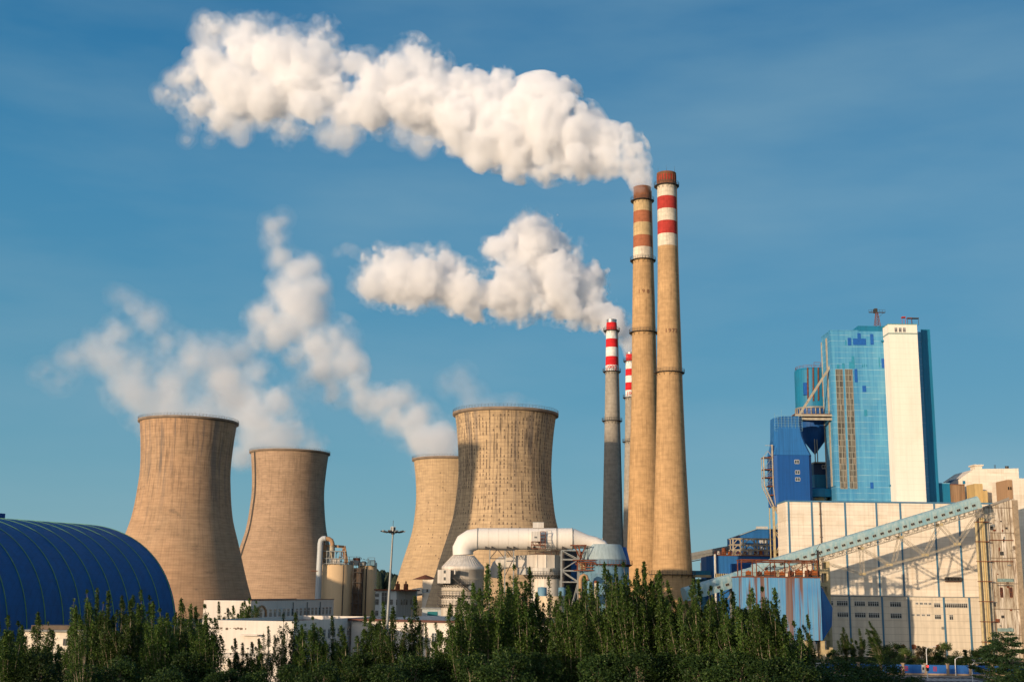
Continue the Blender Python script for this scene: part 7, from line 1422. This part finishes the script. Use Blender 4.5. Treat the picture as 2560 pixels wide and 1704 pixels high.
plume('dense white plume streaming left across the sky from the 1983 chimney', B, 0.72, [(-2.0, .008), (-1.0, .02), (-0.3, .04), (0.3, .09), (1.6, .13)], OCT, 'chimney plumes', 3, torn=5.0, soft=(-125, 15, 3.0))
W = [(400, 235, 16, 470), (430, 200, 18, 470), (460, 180, 16, 470), (478, 315, 15, 470), (468, 350, 12, 470), (525, 350, 10, 470), (520, 115, 26, 475), (500, 85, 20, 475), (545, 65, 20, 475), (580, 80, 18, 475),
     (600, 330, 26, 465), (860, 340, 36, 462), (820, 345, 24, 462), (1000, 340, 24, 465), (1060, 360, 26, 465), (1240, 395, 24, 465), (1180, 375, 22, 465)]
W = [(x, y, r, d + max(0, 1600 - x) * .075) for x, y, r, d in W]
plume('thin torn wisps trailing under and behind the high chimney plume', W, 0.8, [(-3.0, .008), (-1.2, .02), (0.5, .05)], [(20, 7, 0), (9, 4, 0), (4.5, 2.2, 0), (2.2, 1, 0)], 'chimney plumes', 9, 'steam_wisp')
C2 = [(1575, 882, 12, 596), (1574, 866, 14, 596), (1570, 848, 17, 596), (1564, 830, 20, 596), (1555, 815, 18, 596), (1545, 800, 26, 596), (1530, 815, 22, 590), (1515, 785, 32, 600), (1490, 800, 28, 596), (1470, 750, 44, 600), (1440, 780, 34, 592), (1425, 720, 54, 600),
      (1380, 690, 66, 600), (1350, 755, 40, 594), (1340, 640, 56, 602), (1345, 590, 40, 604), (1350, 560, 24, 604), (1300, 640, 50, 600), (1240, 650, 26, 600), (1270, 720, 70, 596), (1345, 600, 62, 600), (1400, 730, 60, 596), (1180, 730, 52, 596), (1210, 735, 48, 596), (1190, 775, 30, 594), (1230, 620, 26, 604), (1300, 770, 34, 592),
      (1420, 650, 46, 606), (1480, 700, 34, 606), (1150, 705, 46, 598), (1150, 750, 34, 596), (1115, 715, 44, 598), (1135, 680, 34, 600), (1110, 660, 40, 600), (1070, 690, 62, 598), (1040, 720, 40, 596), (1010, 650, 34, 602), (990, 695, 60, 598), (950, 665, 44, 600), (930, 705, 46, 598), (1030, 765, 18, 596), (960, 635, 24, 602),
      (910, 640, 13, 602), (885, 628, 11, 603), (865, 622, 10, 604), (845, 632, 8, 604)]
plume('billowing plume left of the stacks, blown from the half hidden chimney', C2, 0.8, [(-2.0, .008), (-1.0, .02), (-0.3, .04), (0.3, .09), (1.6, .13)], OCT, 'chimney plumes', 5, torn=4.2, soft=(-80, 50, 2.4))
# cooling tower steam: softer
OC = [(40, 11, 0), (20, 8, 0), (11, 5.0, 0), (5.5, 3.0, 0), (2.8, 1.5, 0)]
SH = [(-4.2, .005), (-2.4, .009), (-0.6, .018), (1.6, .035), (4.5, .05)]
T1 = [(560, 1066, 28, 590), (548, 1035, 36, 592), (520, 1065, 40, 590), (470, 1065, 50, 590), (410, 1068, 42, 590), (500, 1030, 60, 593), (430, 1020, 66, 593), (370, 1000, 56, 596), (330, 960, 56, 598), (280, 900, 50, 600), (230, 880, 40, 603), (180, 900, 30, 603), (270, 850, 26, 603),
      (350, 920, 44, 603), (420, 960, 52, 603), (560, 970, 48, 613), (480, 900, 50, 613), (420, 860, 34, 613), (300, 830, 30, 606), (150, 950, 26, 603), (110, 930, 20, 603), (330, 770, 26, 608), (370, 800, 34, 608), (300, 740, 16, 608), (540, 890, 40, 618), (600, 880, 30, 623)]
plume('low hazy steam drifting left off the far left cooling tower', T1, 1.0, [(-5.2, .004), (-2.8, .007), (-0.4, .011), (1.8, .018), (4.6, .02)], OC, 'cooling tower steam', 11, torn=6.0)
T2 = [(770, 1132, 40, 726), (720, 1130, 46, 726), (665, 1128, 34, 726), (740, 1090, 40, 728), (690, 1085, 56, 728), (630, 1100, 44, 730), (605, 1130, 30, 730), (640, 1040, 56, 732), (690, 1010, 50, 732), (610, 980, 48, 736), (720, 1060, 40, 732), (560, 940, 40, 741), (640, 940, 36, 736)]
plume('steam bank rising between the two left cooling towers', T2, 1.1, [(-5.2, .0045), (-2.8, .008), (-0.4, .013), (1.8, .02), (4.6, .025)], OC, 'cooling tower steam', 12, torn=6.0)
T3 = [(1160, 1150, 34, 654), (1110, 1148, 44, 654), (1060, 1150, 30, 654), (1100, 1110, 50, 656), (1050, 1100, 50, 656), (1040, 1050, 46, 660), (980, 1050, 44, 662), (1000, 1000, 40, 664), (940, 1010, 36, 664), (910, 1000, 30, 666), (880, 960, 30, 668),
      (860, 920, 44, 670), (800, 930, 46, 670), (800, 870, 54, 672), (840, 850, 46, 672), (750, 880, 34, 672), (720, 820, 52, 674), (750, 770, 56, 674), (690, 830, 44, 674), (660, 800, 40, 674), (780, 720, 34, 676), (720, 730, 44, 676), (740, 680, 40, 676), (700, 640, 34, 678), (690, 600, 30, 678),
      (770, 670, 26, 676), (680, 570, 24, 680), (710, 545, 16, 680), (830, 970, 40, 668), (780, 960, 30, 670), (650, 840, 24, 674)]
plume('tall crooked steam column climbing left from the half hidden cooling tower', T3, 1.15, [(-4.6, .005), (-2.4, .010), (-0.3, .02), (1.6, .035), (4.2, .04)], OC, 'cooling tower steam', 13, torn=4.2)
T4 = [(1170, 1028, 32, 474), (1220, 1034, 36, 474), (1280, 1036, 36, 474), (1330, 1040, 26, 474), (1175, 990, 34, 478), (1150, 955, 30, 480), (1130, 965, 26, 482), (1165, 930, 16, 482), (1110, 950, 12, 484)]
plume('faint steam wisp peeling off the rim of the widest cooling tower', T4, 0.8, [(-3.2, .005), (-1.6, .008), (0.4, .014)], OC, 'cooling tower steam', 14)
